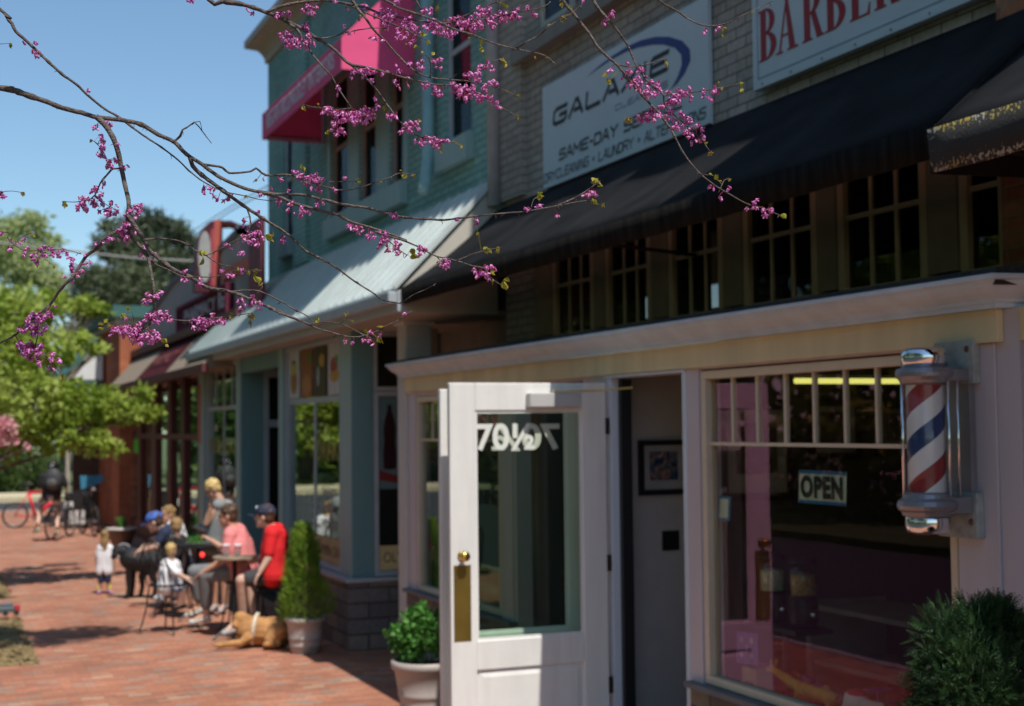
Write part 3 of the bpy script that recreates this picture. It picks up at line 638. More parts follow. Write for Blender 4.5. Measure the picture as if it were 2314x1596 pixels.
def serif(ch, x, w, h):
    """polygons (list of point lists) of a condensed serif capital, origin lower-left"""
    t = w * .30; th = w * .09; sf = h * .035; P = []
    def R(a, b, c, d): P.append([(a, c), (b, c), (b, d), (a, d)])
    def stem(a, b): R(a, b, 0, h); R(a - w * .10, b + w * .10, 0, sf); R(a - w * .10, b + w * .10, h - sf, h)
    def bowl(x0, zlo, zhi, rx, thick):
        zc, rz = (zlo + zhi) / 2, (zhi - zlo) / 2; N = 12
        for i in range(N):
            a0, a1 = -math.pi / 2 + math.pi * i / N, -math.pi / 2 + math.pi * (i + 1) / N
            q = lambda a, k: (x0 + (rx if k else rx - thick) * max(math.cos(a), 0), zc + (rz if k else rz - sf) * math.sin(a))
            P.append([q(a0, 1), q(a1, 1), q(a1, 0), q(a0, 0)])
    if ch == 'B': stem(w * .1, w * .1 + t); bowl(w * .1 + t * .9, h * .5, h, w * .52, t * .9); bowl(w * .1 + t * .9, 0, h * .5 + sf, w * .6, t)
    if ch == 'R':
        stem(w * .1, w * .1 + t); bowl(w * .1 + t * .9, h * .47, h, w * .55, t * .95)
        P.append([(w * .45, h * .5), (w * .68, h * .5), (w * 1.0, sf), (w * .74, 0)]); R(w * .72, w * 1.1, 0, sf)
    if ch == 'A':
        P.append([(w * .05, sf), (w * .05 + th, sf), (w * .5, h * .93), (w * .46, h)]); P.append([(w * .62, sf), (w * .62 + t, sf), (w * .56, h), (w * .42, h)])
        R(w * .2, w * .68, h * .3, h * .3 + sf); R(-w * .08, w * .26, 0, sf); R(w * .52, w * 1.06, 0, sf)
    if ch == 'E':
        stem(w * .1, w * .1 + t); R(w * .1 + t, w * .9, 0, sf); R(w * .1 + t, w * .85, h - sf, h); R(w * .1 + t, w * .65, h * .5, h * .5 + sf)
        P.append([(w * .8, sf), (w * .9, sf), (w * .93, h * .2), (w * .88, h * .2)]); P.append([(w * .77, h - sf), (w * .85, h - sf), (w * .85, h * .82), (w * .81, h * .82)]); P.append([(w * .61, h * .4), (w * .66, h * .4), (w * .66, h * .62), (w * .61, h * .62)])
    if ch == 'S':
        bowl(w * .45, 0, h * .53, w * .5, t * .9); N = 12
        for i in range(N):
            a0, a1 = math.pi / 2 + math.pi * i / N, math.pi / 2 + math.pi * (i + 1) / N
            q = lambda a, k: (w * .5 + (w * .45 if k else w * .45 - t * .8) * min(math.cos(a), 0), h * .74 + (h * .26 if k else h * .26 - sf) * math.sin(a)); P.append([q(a0, 1), q(a1, 1), q(a1, 0), q(a0, 0)])
        R(w * .1, w * .45, 0, sf); R(w * .5, w * .85, h - sf, h)
    if ch == 'H': stem(w * .1, w * .1 + t); stem(w * .85 - t, w * .85); R(w * .1 + t, w * .85 - t, h * .5, h * .5 + sf)
    if ch == 'O':
        bowl(w * .5, 0, h, w * .5, t); P2 = len(P); bowl(w * .5, 0, h, w * .5, t)
        for q in range(P2, len(P)): P[q] = [(w - a, b) for a, b in P[q]]
    if ch == 'P': stem(w * .1, w * .1 + t); bowl(w * .1 + t * .9, h * .44, h, w * .58, t)
    return [[(x + a, b) for a, b in q] for q in P]
Q = lambda x, y: ((2900 + x / 1.7733) / 1.77, y / 1.7733 / 1.77)
la = onX(*Q(242, 448), XS - .003); lt = onX(*Q(236, 88), XS - .003); lh = lt.z - la.z
aw = la.y - onX(*Q(382, 385), XS - .003).y
letters = 'BARBER SHOP'; cx = 0
starts = [Q(242, 448), Q(375, 385), Q(548, 305), Q(712, 235), Q(885, 155), Q(1060, 75)]
ys_ = [onX(*s_, XS - .003).y for s_ in starts]; step = (ys_[0] - ys_[5]) / 5
for i, ch in enumerate(letters):
    if ch == ' ': continue
    yy = ys_[i] if i < 6 else ys_[5] - step * (i - 5)
    m = MB()
    for k_, poly in enumerate(serif(ch, 0, step * .86, lh)):
        x_ = XS - .003 - .0004 * (k_ % 5); m.prism([(yy - a, la.z + b) for a, b in poly], 0, x_, XS - .0005)
    m.build('letter', inkr, bs)
# ------------------------------------------------------------------ barber pole
PX = 3.735
pc = onX(2093, 990, PX); pz = lambda y: onX(2093, y, PX).z
bp = thing('barber_pole', (PX, pc.y, pz(1205)), 'red white and blue striped barber pole with chrome caps on the shop bay', 'barber pole')
c0 = (PX, pc.y, 0); R_ = .079
st, t_, b_ = nodes('barber_stripes')
sp_ = t_.nodes.new('ShaderNodeSeparateXYZ'); tc_ = t_.nodes.new('ShaderNodeTexCoord'); t_.links.new(tc_.outputs['UV'], sp_.inputs[0])
ml_ = t_.nodes.new('ShaderNodeMath'); ml_.operation = 'MULTIPLY_ADD'; ml_.inputs[1].default_value = 1; t_.links.new(sp_.outputs[0], ml_.inputs[0]); t_.links.new(sp_.outputs[1], ml_.inputs[2])
fr_ = t_.nodes.new('ShaderNodeMath'); fr_.operation = 'FRACT'; t_.links.new(ml_.outputs[0], fr_.inputs[0])
rp = t_.nodes.new('ShaderNodeValToRGB'); rp.color_ramp.interpolation = 'CONSTANT'; el = rp.color_ramp.elements
el[0].position = 0; el[0].color = (.27, .014, .02, 1); el[1].position = .24; el[1].color = (.72, .70, .70, 1)
for p_, c_ in ((.5, (.012, .032, .14, 1)), (.74, (.72, .70, .70, 1))): e = el.new(p_); e.color = c_
t_.links.new(fr_.outputs[0], rp.inputs[0]); t_.links.new(rp.outputs[0], b_.inputs['Base Color']); b_.inputs['Roughness'].default_value = .35
b_.inputs['Coat Weight'].default_value = .4; b_.inputs['Coat Roughness'].default_value = .02
za, zb_ = pz(1114), pz(868)
def uvcyl(name, R, z0, z1, turns_u, v0, v1, seg=40, rows=2):
    me = bpy.data.meshes.new(name); vs = []; fs = []
    for j in range(rows):
        z = z0 + (z1 - z0) * j / (rows - 1)
        for k in range(seg + 1): w = 2 * math.pi * k / seg; vs.append((PX + R * math.cos(w), pc.y + R * math.sin(w), z))
    for j in range(rows - 1):
        for k in range(seg): a = j * (seg + 1) + k; fs.append((a, a + 1, a + seg + 2, a + seg + 1))
    me.from_pydata(vs, [], fs); uv = me.uv_layers.new(name='UVMap')
    for p in me.polygons:
        p.use_smooth = True
        for li in p.loop_indices:
            vi = me.loops[li].vertex_index; k = vi % (seg + 1); j = vi // (seg + 1); uv.data[li].uv = (turns_u * k / seg, v0 + (v1 - v0) * j / (rows - 1))
    me.materials.append(st); o = bpy.data.objects.new(name, me); S.collection.objects.link(o); link(o, bp); return o
POLE_V = 1.28
uvcyl('striped_cylinder', R_ * .97, za - .01, zb_ + .01, 1, .664, .664 - POLE_V)
m = MB(); m.lathe([(R_ * 1.06, za), (R_ * 1.06, zb_)], c0, 32); m.build('glass_sleeve', glass('pole_glass', (1, 1, 1), .8, (.95, .96, .95), base=0), bp, smooth=True)
t0 = pz(868); t1 = pz(836); t2 = pz(785)
m = MB(); m.lathe([(.084, t0 - .004), (.098, t0 + .004), (.102, t0 + .014), (.116, t0 + .03), (.118, t0 + .045), (.112, t1 + .004), (.09, t1 + .01)], c0, 32)
m.box(PX, XB - .03, pc.y - .095, pc.y + .095, t0 + .012, t1); m.build('upper_collar', gunm, bp, smooth=False)
m = MB(); m.lathe([(.094, t1 + .006), (.094, t2 - .034), (.090, t2 - .016), (.078, t2 - .005), (.05, t2), (.005, t2 + .001)], c0, 36); m.build('top_cap', chrome, bp, smooth=True)
l0, l1, l2 = pz(1114), pz(1166), pz(1206)
m = MB(); m.lathe([(.084, l0 + .004), (.096, l0 - .004), (.100, l0 - .02), (.118, l0 - .032), (.124, l0 - .05), (.118, l0 - .066), (.106, l0 - .075), (.1, l1 + .002), (.08, l1)], c0, 32)
m.box(PX, XB - .03, pc.y - .1, pc.y + .1, l1 + .012, l0 - .016); m.build('lower_collar', gunm, bp)
m = MB(); m.lathe([(.088, l1 + .004), (.092, l1 - .01), (.092, l2 + .03), (.085, l2 + .01), (.06, l2), (.004, l2 - .001)], c0, 36); m.build('bottom_cap', chrome, bp, smooth=True)
m = MB()
for (dx, dy) in ((-.088, .035), (.03, -.105), (.08, -.10), (.03, .105)): m.tube([(PX + dx, pc.y + dy, za - .01), (PX + dx, pc.y + dy, zb_ + .01)], .006, 8)
m.build('chrome_rods', chrome, bp, smooth=True)
m = MB(); m.box(XB - .045, XB - .02, pc.y - .085, pc.y + .085, za - .01, zb_ + .01); m.build('mirror_backplate', gunm, bp)
m = MB(); m.box(XB - .05, XB - .013, pc.y - .12, pc.y + .12, pz(1212) - .01, za - .0).box(XB - .05, XB - .013, pc.y - .12, pc.y + .12, zb_, pz(770)); m.build('mounting_bracket', mat('weathered_plate', (.34, .36, .34), .6, var=.25, scale=20), bp, bevel=.003)
m = MB()
for z in (pz(1180), pz(790)): m.ell((XB - .052, pc.y - .085, z), (.004, .014, .014)); m.ell((XB - .052, pc.y + .085, z), (.004, .014, .014))
m.build('rust_bolts', mat('rusty_bolt', (.16, .07, .05), .7), bp)
# ------------------------------------------------------------------ things in and on the barber window
def panel(name, pts, thick, mt, parent): 
    m = MB(); n = len(pts); m.add(list(pts) + [Vector(p) + Vector(thick) for p in pts], [tuple(range(n)), tuple(range(2 * n - 1, n - 1, -1))] + [(i, (i + 1) % n, n + (i + 1) % n, n + i) for i in range(n)]); return m.build(name, mt, parent)
XG = XB + .044
q = [onX(1805, 1062, XG), onX(1911, 1067, XG), onX(1910, 1144, XG), onX(1803, 1136, XG)]
os_ = thing('open_sign', q[3], 'small OPEN card with blue borders taped inside the barber window', 'sign')
o1 = panel('card', [p + Vector((.004, 0, 0)) for p in q], (.002, 0, 0), mat('card_pale_green', (.62, .72, .66), .6), os_)
mm = lambda t, s_: q[0].lerp(q[1], s_).lerp(q[3].lerp(q[2], s_), t)
for a, b in ((0, .10), (.91, 1)): panel('blue_border', [mm(a, 0) + Vector((.001, 0, 0)), mm(a, 1) + Vector((.001, 0, 0)), mm(b, 1) + Vector((.001, 0, 0)), mm(b, 0) + Vector((.001, 0, 0))], (.002, 0, 0), mat('tape_blue', (.03, .16, .42), .5), os_)
a = mm(.84, .06); b = mm(.84, .95); c = mm(.16, .06)
text('lettering', 'OPEN', inkb, os_, M_X(a.y, (a.z + b.z) / 2, XG + .0005), width=a.y - b.y, height=c.z - a.z, ext=.0006, bold=.05, space=1.12)
q = [onX(1622, 1120, XG + .01), onX(1650, 1122, XG + .01), onX(1647, 1178, XG + .01), onX(1620, 1176, XG + .01)]
s2 = thing('hours_card', q[3], 'narrow pale card with blue edge at the left of the barber window', 'sign')
panel('card', [p + Vector((.006, 0, 0)) for p in q], (.002, 0, 0), mat('card_border_blue', (.04, .2, .4), .5), s2)
mm = lambda t, s_: q[0].lerp(q[1], s_).lerp(q[3].lerp(q[2], s_), t)
panel('paper', [mm(.12, .15) + Vector((.003, 0, 0)), mm(.12, .85) + Vector((.003, 0, 0)), mm(.88, .85) + Vector((.003, 0, 0)), mm(.88, .15) + Vector((.003, 0, 0))], (.002, 0, 0), MATS['card_pale_green'], s2)
def picture(Y, x0, x1, z0, z1, label, mt_in, group=None, fwid=.035, mat_w=.16, fmat=None):
    t = thing('framed_picture', ((x0 + x1) / 2, Y, z0), label, 'picture', group); f = fwid
    m = MB(); m.box(x0, x1, Y - .03, Y, z0, z0 + f).box(x0, x1, Y - .03, Y, z1 - f, z1).box(x0, x0 + f, Y - .03, Y, z0 + f, z1 - f).box(x1 - f, x1, Y - .03, Y, z0 + f, z1 - f); m.build('frame', fmat or blackm, t)
    MB().box(x0 + f, x1 - f, Y - .015, Y - .004, z0 + f, z1 - f).build('mount', mat('picture_mount', (.42, .41, .40), .7), t)
    w = x1 - x0; h = z1 - z0; MB().box(x0 + w * .22, x1 - w * .22, Y - .019, Y - .016, z0 + h * .27, z1 - h * .21).build('print', mt_in, t); return t
mp_, t_, b_ = nodes('abstract_blue_print'); n_ = t_.nodes.new('ShaderNodeTexNoise'); n_.inputs['Scale'].default_value = 14; n_.inputs['Distortion'].default_value = 1.5; t_.links.new(wpos(t_), n_.inputs['Vector'])
r_ = t_.nodes.new('ShaderNodeValToRGB'); t_.links.new(n_.outputs[0], r_.inputs[0]); e = r_.color_ramp.elements; e[0].position = .35; e[0].color = (.01, .02, .06, 1); e[1].position = .7; e[1].color = (.45, .4, .36, 1)
for p_, c_ in ((.45, (.03, .08, .2, 1)), (.52, (.12, .16, .18, 1)), (.58, (.3, .1, .05, 1))): x_ = e.new(p_); x_.color = c_
t_.links.new(r_.outputs[0], b_.inputs['Base Color'])
yp = 8.298; a = onY(1440, 995, yp); c = onY(1440, 1120, yp)
picture(yp, a.x, a.x + (a.z - c.z) * 1.02, c.z, a.z, 'black framed square picture with blue print on the doorway wall', mp_)
a = onY(1495, 1200, yp); c = onY(1534, 1243, yp)
sw_ = thing('switch_plate', (a.x, yp, c.z), 'small dark square plate on the wall below the blue picture', 'switch plate'); MB().box(a.x, c.x, yp - .012, yp - .001, c.z, a.z).build('plate', blackm, sw_, bevel=.003); MB().box(a.x + .04, a.x + .06, yp - .02, yp - .012, c.z + .04, c.z + .07).build('toggle', blackm, sw_)
wood = mat('dark_wood_frame', (.05, .03, .03), .4); pr2 = mat('brown_print', (.16, .12, .10), .8, var=.4, scale=12)
picture(yp, 4.85, 5.42, 1.64, 2.3, 'large dark framed certificate high on the barber shop wall', pr2, 'frames on the barber wall', .05, fmat=wood)
picture(yp, 5.55, 5.98, 1.9, 2.32, 'second dark frame right of the large certificate', pr2, 'frames on the barber wall', .05, fmat=wood)
picture(yp, 6.1, 6.5, 1.92, 2.3, 'third dark frame nearest the barber pole', pr2, 'frames on the barber wall', .05, fmat=wood)
ty = 7.3; a = onY(1797, 861, ty); c = onY(2040, 853, ty)
lt_ = thing('ceiling_light', ((a.x + c.x) / 2, ty, a.z), 'lit yellow fluorescent tube inside the barber shop', 'ceiling light')
MB().tube([(a.x, ty, a.z), (c.x, ty, a.z)], .017, 10).build('tube', emit('lit_tube', (1, .93, .25), 1.0), lt_); MB().box(a.x - .03, c.x + .03, ty - .05, ty + .05, a.z + .03, a.z + .1).build('housing', roomd, lt_)
# sweet dispensers on a stand
def dispenser(x, y, z, sweets, label, lab2):
    t = thing('sweet_dispenser', (x, y, z), label, 'sweet dispenser', 'sweet dispensers on the black stand')
    m = MB(); m.lathe([(.075, z), (.085, z + .03), (.085, z + .16), (.07, z + .18)], (x, y, 0), 20); m.build('base', blackm, t, smooth=True)
    m = MB(); m.lathe([(.078, z + .182), (.078, z + .36)], (x, y, 0), 20); m.build('globe', glass('dispenser_glass', (1, 1, 1), 1.2, (.9, .95, .9)), t, smooth=True)
    m = MB(); m.lathe([(.07, z + .184), (.07, z + .3), (.03, z + .31)], (x, y, 0), 16); m.build('sweets', sweets, t)
    m = MB(); m.lathe([(.085, z + .362), (.085, z + .38), (.05, z + .41), (.01, z + .42)], (x, y, 0), 20); m.build('lid', blackm, t, smooth=True)
    m = MB(); m.box(x - .03, x + .03, y - .095, y - .086, z + .05, z + .11).ell((x, y - .1, z + .08), .016); m.build('coin_slot', chrome, t); return t
a = onX(1775, 1410, 4.62)
sx, sy, sz = 4.62, a.y, a.z
dispenser(sx, sy + .13, sz, mat('pale_sweets', (.6, .58, .5), .6, var=.3, scale=60), 'left sweet dispenser with pale sweets behind the barber window', 0)
dispenser(sx + .02, sy - .16, sz, mat('mixed_sweets', (.5, .3, .1), .6, var=.7, scale=70), 'right sweet dispenser with yellow sweets behind the barber window', 0)
t = thing('dispenser_stand', (sx, sy, FL), 'black metal stand carrying the two sweet dispensers', 'stand')
m = MB(); m.box(sx - .12, sx + .13, sy - .29, sy + .26, sz - .03, sz - .003); m.build('shelf', blackm, t); MB().tube([(sx, sy, FL + .02), (sx, sy, sz - .03)], .022).build('pole', blackm, t); MB().lathe([(.16, FL + .001), (.15, FL + .02), (.03, FL + .04)], (sx, sy, 0)).build('base', blackm, t)
# low shelving in the room
t = thing('shelf_unit', (6.0, 7.2, FL), 'dim low shelving along the back of the barber shop', 'shelf')
m = MB()
for z in (FL + .01, FL + .4, FL + .75): m.box(5.3, 5.85, 5.3, 7.9, z, z + .03)
m.build('shelf', mat('shelf_laminate', (.30, .29, .26), .6), t); m = MB(); m.box(5.28, 5.87, 7.9, 7.96, FL, FL + .8).box(5.28, 5.87, 5.25, 5.3, FL, FL + .8); m.build('side_panel', MATS['shelf_laminate'], t)
# toys on the ledge
LZ = WZ0 - .03
yel = mat('giraffe_yellow', (.62, .36, .07), .6, var=.25, scale=25)
a = onX(1800, 1590, 4.12); gx, gy = 4.14, a.y
gf = thing('toy_giraffe', (gx, gy, LZ), 'yellow toy giraffe leaning in the barber window', 'toy')
m = MB(); hd = onX(1746, 1512, 4.08); nb_ = onX(1815, 1560, 4.14); rp_ = onX(1880, 1580, 4.16)
m.cap(hd + Vector((0, .05, -.012)), hd, .016, .022).cap(hd, nb_, .017, .034).cap(nb_, rp_, .042, .036)
for dy, sx_ in ((0, .03), (0, -.03)):
    m.cap(nb_ + Vector((sx_, 0, 0)), Vector((nb_.x + sx_, nb_.y + .03, LZ + .012)), .018, .012); m.cap(rp_ + Vector((sx_, 0, 0)), Vector((rp_.x + sx_, rp_.y - .02, LZ + .012)), .018, .012)
m.cap(hd + Vector((.012, -.01, .02)), hd + Vector((.016, -.012, .045)), .006, .007).cap(hd + Vector((-.012, -.01, .02)), hd + Vector((-.016, -.012, .045)), .006, .007)
m.build('body', yel, gf, smooth=True)
tv = thing('toy_ambulance', (4.12, onX(1925, 1590, 4.1).y, LZ), 'white and purple toy rescue helicopter with red roof in the barber window', 'toy')
vy_ = onX(1925, 1590, 4.1).y; wh = mat('toy_white', (.62, .60, .62), .35); pu = mat('toy_purple', (.16, .07, .28), .4); rd = mat('toy_red', (.45, .04, .06), .4)
m = MB(); m.ell((4.12, vy_, LZ + .085), (.062, .105, .075), seg=16, rings=10).cap((4.12, vy_ - .08, LZ + .1), (4.12, vy_ - .2, LZ + .12), .035, .02); m.build('body', wh, tv, smooth=True)
MB().ell((4.12, vy_ + .01, LZ + .03), (.07, .115, .03), seg=16).build('skid', pu, tv, smooth=True); MB().ell((4.12, vy_ - .01, LZ + .15), (.04, .06, .02)).build('roof', rd, tv, smooth=True)
m = MB(); m.ell((4.085, vy_ + .05, LZ + .105), (.035, .04, .035)); m.build('windscreen', mat('toy_window', (.05, .05, .07), .2), tv, smooth=True)
m = MB(); m.box(4.05, 4.19, vy_ - .2, vy_ - .16, LZ + .19, LZ + .198).tube([(4.12, vy_ - .18, LZ + .12), (4.12, vy_ - .18, LZ + .19)], .006); m.build('rotor', pu, tv)
a = onX(1688, 1463, XG + .03)
t = thing('purple_poster', a, 'purple poster with round photos low in the barber window', 'poster')
q = [onX(1665, 1426, XG + .03), onX(1712, 1432, XG + .03), onX(1712, 1506, XG + .03), onX(1665, 1498, XG + .03)]
panel('sheet', q, (.002, 0, 0), mat('poster_purple', (.12, .06, .32), .5, var=.1), t)
m = MB(); mm = lambda t, s_: q[0].lerp(q[1], s_).lerp(q[3].lerp(q[2], s_), t)
for u_, v_ in ((.25, .25), (.72, .25), (.25, .7), (.72, .7), (.5, .48)): p = mm(v_, u_); m.ell((p.x - .002, p.y, p.z), (.001, .014, .016), seg=12)
m.build('photo_discs', mat('disc_pale', (.35, .30, .35), .5), t)
a = onX(1715, 1555, 4.06)
t = thing('toy_box', (4.06, a.y, LZ), 'tan cardboard toy box in the corner of the barber window', 'box'); m = MB(); m.box(4.0, 4.1, a.y - .07, a.y + .07, LZ, LZ + .16); m.build('carton', mat('tan_card', (.32, .24, .15), .7, var=.15), t); MB().box(3.997, 3.9995, a.y - .05, a.y + .04, LZ + .06, LZ + .09).build('label_panel', maroon, t)
r = random.Random(5); cols = [(.4, .03, .05), (.45, .1, .04), (.12, .05, .2), (.05, .12, .3), (.5, .35, .06), (.4, .04, .15)]
kinds = ['red plastic bucket', 'orange toy ring', 'purple toy block', 'blue toy ball', 'yellow toy duck', 'crimson toy cup']
spots = [(1762, 4.24), (1800, 4.3), (1825, 4.28), (1850, 4.32), (1875, 4.26), (1735, 4.3)]
where = ['nearest the window corner behind the giraffe', 'above the neck of the giraffe', 'just behind the giraffe back', 'between giraffe and white toy', 'behind the white toy helicopter', 'beside the tan box']
for i, (px, X_) in enumerate(spots):
    p = onX(px, 1560, X_); t = thing('toy', (X_, p.y, LZ), kinds[i] + ' ' + where[i], 'toy', 'jumbled toys in the window'); m = MB(); h = .06 + r.random() * .07
    if i in (0, 5): m.lathe([(.035, LZ + .001), (.05, LZ + h), (.045, LZ + h), (.03, LZ + .01)], (X_, p.y, 0), 14)
    elif i == 1:
        m.tube([(X_, p.y + .045 * math.cos(w), LZ + .06 + .045 * math.sin(w)) for w in [k_ * math.pi / 8 for k_ in range(17)]], .013, 8)
    elif i == 2: m.box(X_ - .03, X_ + .03, p.y - .03, p.y + .03, LZ + .001, LZ + h)
    elif i == 3: m.ell((X_, p.y, LZ + .045), .045, seg=14, rings=9)
    else: m.ell((X_, p.y, LZ + .035), (.03, .05, .035)).ell((X_, p.y + .03, LZ + .08), .024).cap((X_, p.y + .05, LZ + .08), (X_, p.y + .065, LZ + .077), .008, .004)
    m.build('body', mat('toy_col%d' % i, cols[i], .45), t, smooth=True)
# ------------------------------------------------------------------ teal painted building with restaurant front
XT, XO = 4.42, 3.79
teal = thing('teal_building', (XT, 16, 0), 'teal painted brick building with metal porch roof and restaurant front', 'building')
YT0, YT1 = 11.12, YX(606, XT, 400)
TZ = onX(604, 130, XT).z
wr = [(1004, 1066, -60, 335), (880, 915, 160, 435), (812, 853, 180, 465), (748, 790, 215, 500), (640, 661, 330, 548)]
wins = []
for a, b, t, u in wr:
    pt, pu_ = onX(a, t, XT), onX(a, u, XT); y1 = pt.y; y0 = YX(b, XT, u); wins.append((y0, y1, pu_.z, max(pt.z, 0)))
wins[0] = (wins[0][0], wins[0][1], wins[0][2], wins[0][2] + 1.75)
zt_ = onX(880, 160, XT).z; zb3 = wins[2][2]
for i in (1, 2, 3): wins[i] = (wins[i][0], wins[i][1], zb3, zb3 + 1.7)
wins[4] = (wins[4][0], wins[4][1], wins[4][2], wins[4][2] + 1.7)
w = MB(); wall_with_holes(w, XT, .3, YT0, YT1, 3.9, TZ, [(a, b, c, d) for a, b, c, d in wins]); w.box(XT + .3, 9, YT1 - .3, YT1, 3, TZ); w.build('brick_wall', tealbrick, teal)
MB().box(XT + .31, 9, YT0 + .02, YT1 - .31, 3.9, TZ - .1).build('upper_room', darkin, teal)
m = MB()
for a, b, c, d in wins:
    pass
sash = mat('pale_blue_sash', (.44, .49, .52), .5); sashp = mat('dusty_pink_frame', (.42, .30, .27), .55)
for i, (a, b, c, d) in enumerate(wins):
    window_X(teal, XT + .03, a, b, c, d, sashp if i in (1, 2, 3) else sash, glass_d, fw=.06, th=.05, rows=2, mw=.05)
def sill(a, b, z): MB().box(XT - .09, XT, a, b, z - .24, z - .005).build('window_sill', tealp, teal, bevel=.006)
sill(wins[0][0] - .08, wins[0][1] + .08, wins[0][2]); sill(wins[1][0] - .1, wins[3][1] + .1, zb3); sill(wins[4][0] - .06, wins[4][1] + .06, wins[4][2])
MB().box(XT - .02, XT, wins[1][0] - .12, wins[1][0], zb3, zb3 + 1.8).box(XT - .02, XT, wins[3][1], wins[3][1] + .12, zb3, zb3 + 1.8).box(XT - .02, XT, wins[1][1], wins[2][0], zb3, zb3 + 1.8).box(XT - .02, XT, wins[2][1], wins[3][0], zb3, zb3 + 1.8).build('window_surround', tealp, teal)
cor = [(0, 0), (-.04, 0), (-.04, .06), (-.08, .14), (-.13, .2), (-.29, .26), (-.29, .36), (0, .36)]
c = MB(); n = len(cor); c.add([(XT + a, YT0, TZ + z - .1) for a, z in cor] + [(XT + a, YT1 - a, TZ + z - .1) for a, z in cor] + [(9, YT1 - a, TZ + z - .1) for a, z in cor],
      [(i, (i + 1) % n, n + (i + 1) % n, n + i) for i in range(n)] + [(n + i, n + (i + 1) % n, 2 * n + (i + 1) % n, 2 * n + i) for i in range(n)] + [tuple(range(n)), tuple(range(3 * n - 1, 2 * n - 1, -1))])
c.build('cornice', mat('cornice_tan', (.45, .38, .29), .6, var=.1), teal)
m = MB(); m.box(XT - .06, XT, YX(700, XT, 500), YX(672, XT, 500), 4.3, TZ - .1); m.build('brick_pier', tealbrick, teal)
y_ = YX(985, XT, 200); zz = onX(985, 372, XT).z
MB().tube([(XT - .08, y_, TZ), (XT - .08, y_, zz + .05), (XT - .10, y_ - .02, zz - .05), (XT - .2, y_ - .22, zz - .30)], .06, 12).build('downpipe', mat('teal_pipe', (.30, .50, .52), .4), teal, smooth=True)
# porch roof with standing seams
XE = 3.5; ze = onX(428, 797, XE).z; zr = onX(1120, 402, XT).z; YR0, YR1 = YX(893, XE, 665), YX(428, XE, 797)
m = MB(); sl = Vector((XT - XE, 0, zr - ze)); nrm = Vector((-sl.z, 0, sl.x)).normalized()
m.add([(XE, YR0, ze), (XT, YR0, zr), (XT, YR1 - .9, zr), (XE, YR1, ze), (XE, YR0, ze - .02), (XT, YR0, zr - .03), (XT, YR1 - .9, zr - .03), (XE, YR1, ze - .02)], [(0, 3, 2, 1), (4, 5, 6, 7), (0, 1, 5, 4), (1, 2, 6, 5), (2, 3, 7, 6), (3, 0, 4, 7)])
ns = int((YR1 - YR0) / .3)
for i in range(ns + 1):
    y = YR0 + .01 + (YR1 - YR0 - .9) * i / ns if i < ns else YR1 - .9; yb_ = YR0 + .01 + (YR1 - YR0 - .02) * i / ns
    a, b = Vector((XE - .002, yb_, ze)), Vector((XT - .03, y, zr - .03 * (zr - ze) / (XT - XE)))
    d = Vector((0, .012, 0)); u = nrm * .028
    m.add([a - d, a + d, b + d, b - d, a - d + u, a + d + u, b + d + u, b - d + u], [(0, 1, 2, 3), (4, 7, 6, 5), (0, 4, 5, 1), (1, 5, 6, 2), (2, 6, 7, 3), (3, 7, 4, 0)])
pr = m.build('porch_roof', metalroof, teal)
m = MB(); m.add([(XE + .03, YR0 + .03, ze - .2), (XE + .03, YR0 + .03, ze - .03), (XT, YR0 + .03, zr - .05), (XT, YR0 + .03, ze - .2), (XE + .03, YR0 + .06, ze - .2), (XE + .03, YR0 + .06, ze - .03), (XT, YR0 + .06, zr - .05), (XT, YR0 + .06, ze - .2)], [(0, 1, 2, 3), (7, 6, 5, 4), (0, 4, 5, 1), (1, 5, 6, 2), (2, 6, 7, 3), (3, 7, 4, 0)])
m.build('gable_end', sidingc, teal)
m = MB(); m.box(XE + .02, XE + .05, YR0, YR1 - .02, ze - .2, ze - .02); m.box(XE - .06, XE + .018, YR0, YR1, ze - .13, ze - .03); m.build('gutter', bluegrey, teal, bevel=.01)
MB().box(XE + .05, XT + .4, YR0 + .06, YR1 - .02, ze - .2, ze - .17).build('soffit', mat('porch_soffit', (.42, .36, .30), .7), teal)
m = MB(); m.box(XE + .02, XT, YR1 - .12, YR1 - .1, ze - .2, ze - .04); m.build('gable_end', sidingc, teal)
# storefront on X = XO, door recess, far end turned toward the camera
ZT = ze - .2; Y0 = YX(796, XO, 1200)
SZ = onX(766, 1283, XO).z; tz0, tz1 = onX(760, 893, XO).z, onX(760, 770, XO).z
yA0, yA1 = YX(769, XO), YX(642, XO); yR0, yR1 = YX(640, XO) + .16, YX(546, XO); yB0, yB1 = YX(536, XO), YX(463, XO)
yEnd = YX(452, XO)
w = MB(); wall_with_holes(w, XO, .14, Y0, yEnd, 0, ZT, [(yA0, yA1, SZ - .06, tz1 + .05), (yR0, yR1, 0, ZT - .2), (yB0, yB1, SZ - .06, tz1 + .05)])
w.build('front_wall', tealf, teal)
m = MB(); m.box(XO - .01, XO - .001, Y0, yA0, SZ - .06, ZT).box(XO - .02, XO - .001, yA1, yR0, SZ - .5, ZT).box(XO - .02, XO - .001, yR1, yB0, SZ - .5, ZT).box(XO - .02, XO - .001, yB1, yEnd, SZ - .5, ZT).box(XO - .012, XO - .001, yA0, yA1, tz1 + .05, ZT).box(XO - .012, XO - .001, yB0, yB1, tz1 + .05, ZT)
m.build('front_trim', tealp, teal)
m = MB(); m.box(XO - .05, XO + .16, Y0 - .04, yR0 - .02, 0, SZ - .1).box(XO - .05, XO + .16, yR1 + .05, yEnd, 0, SZ - .1).box(XO + .162, XT + .3, Y0 - .04, Y0 + .1, 0, SZ - .1); m.build('stone_base', stone, teal)
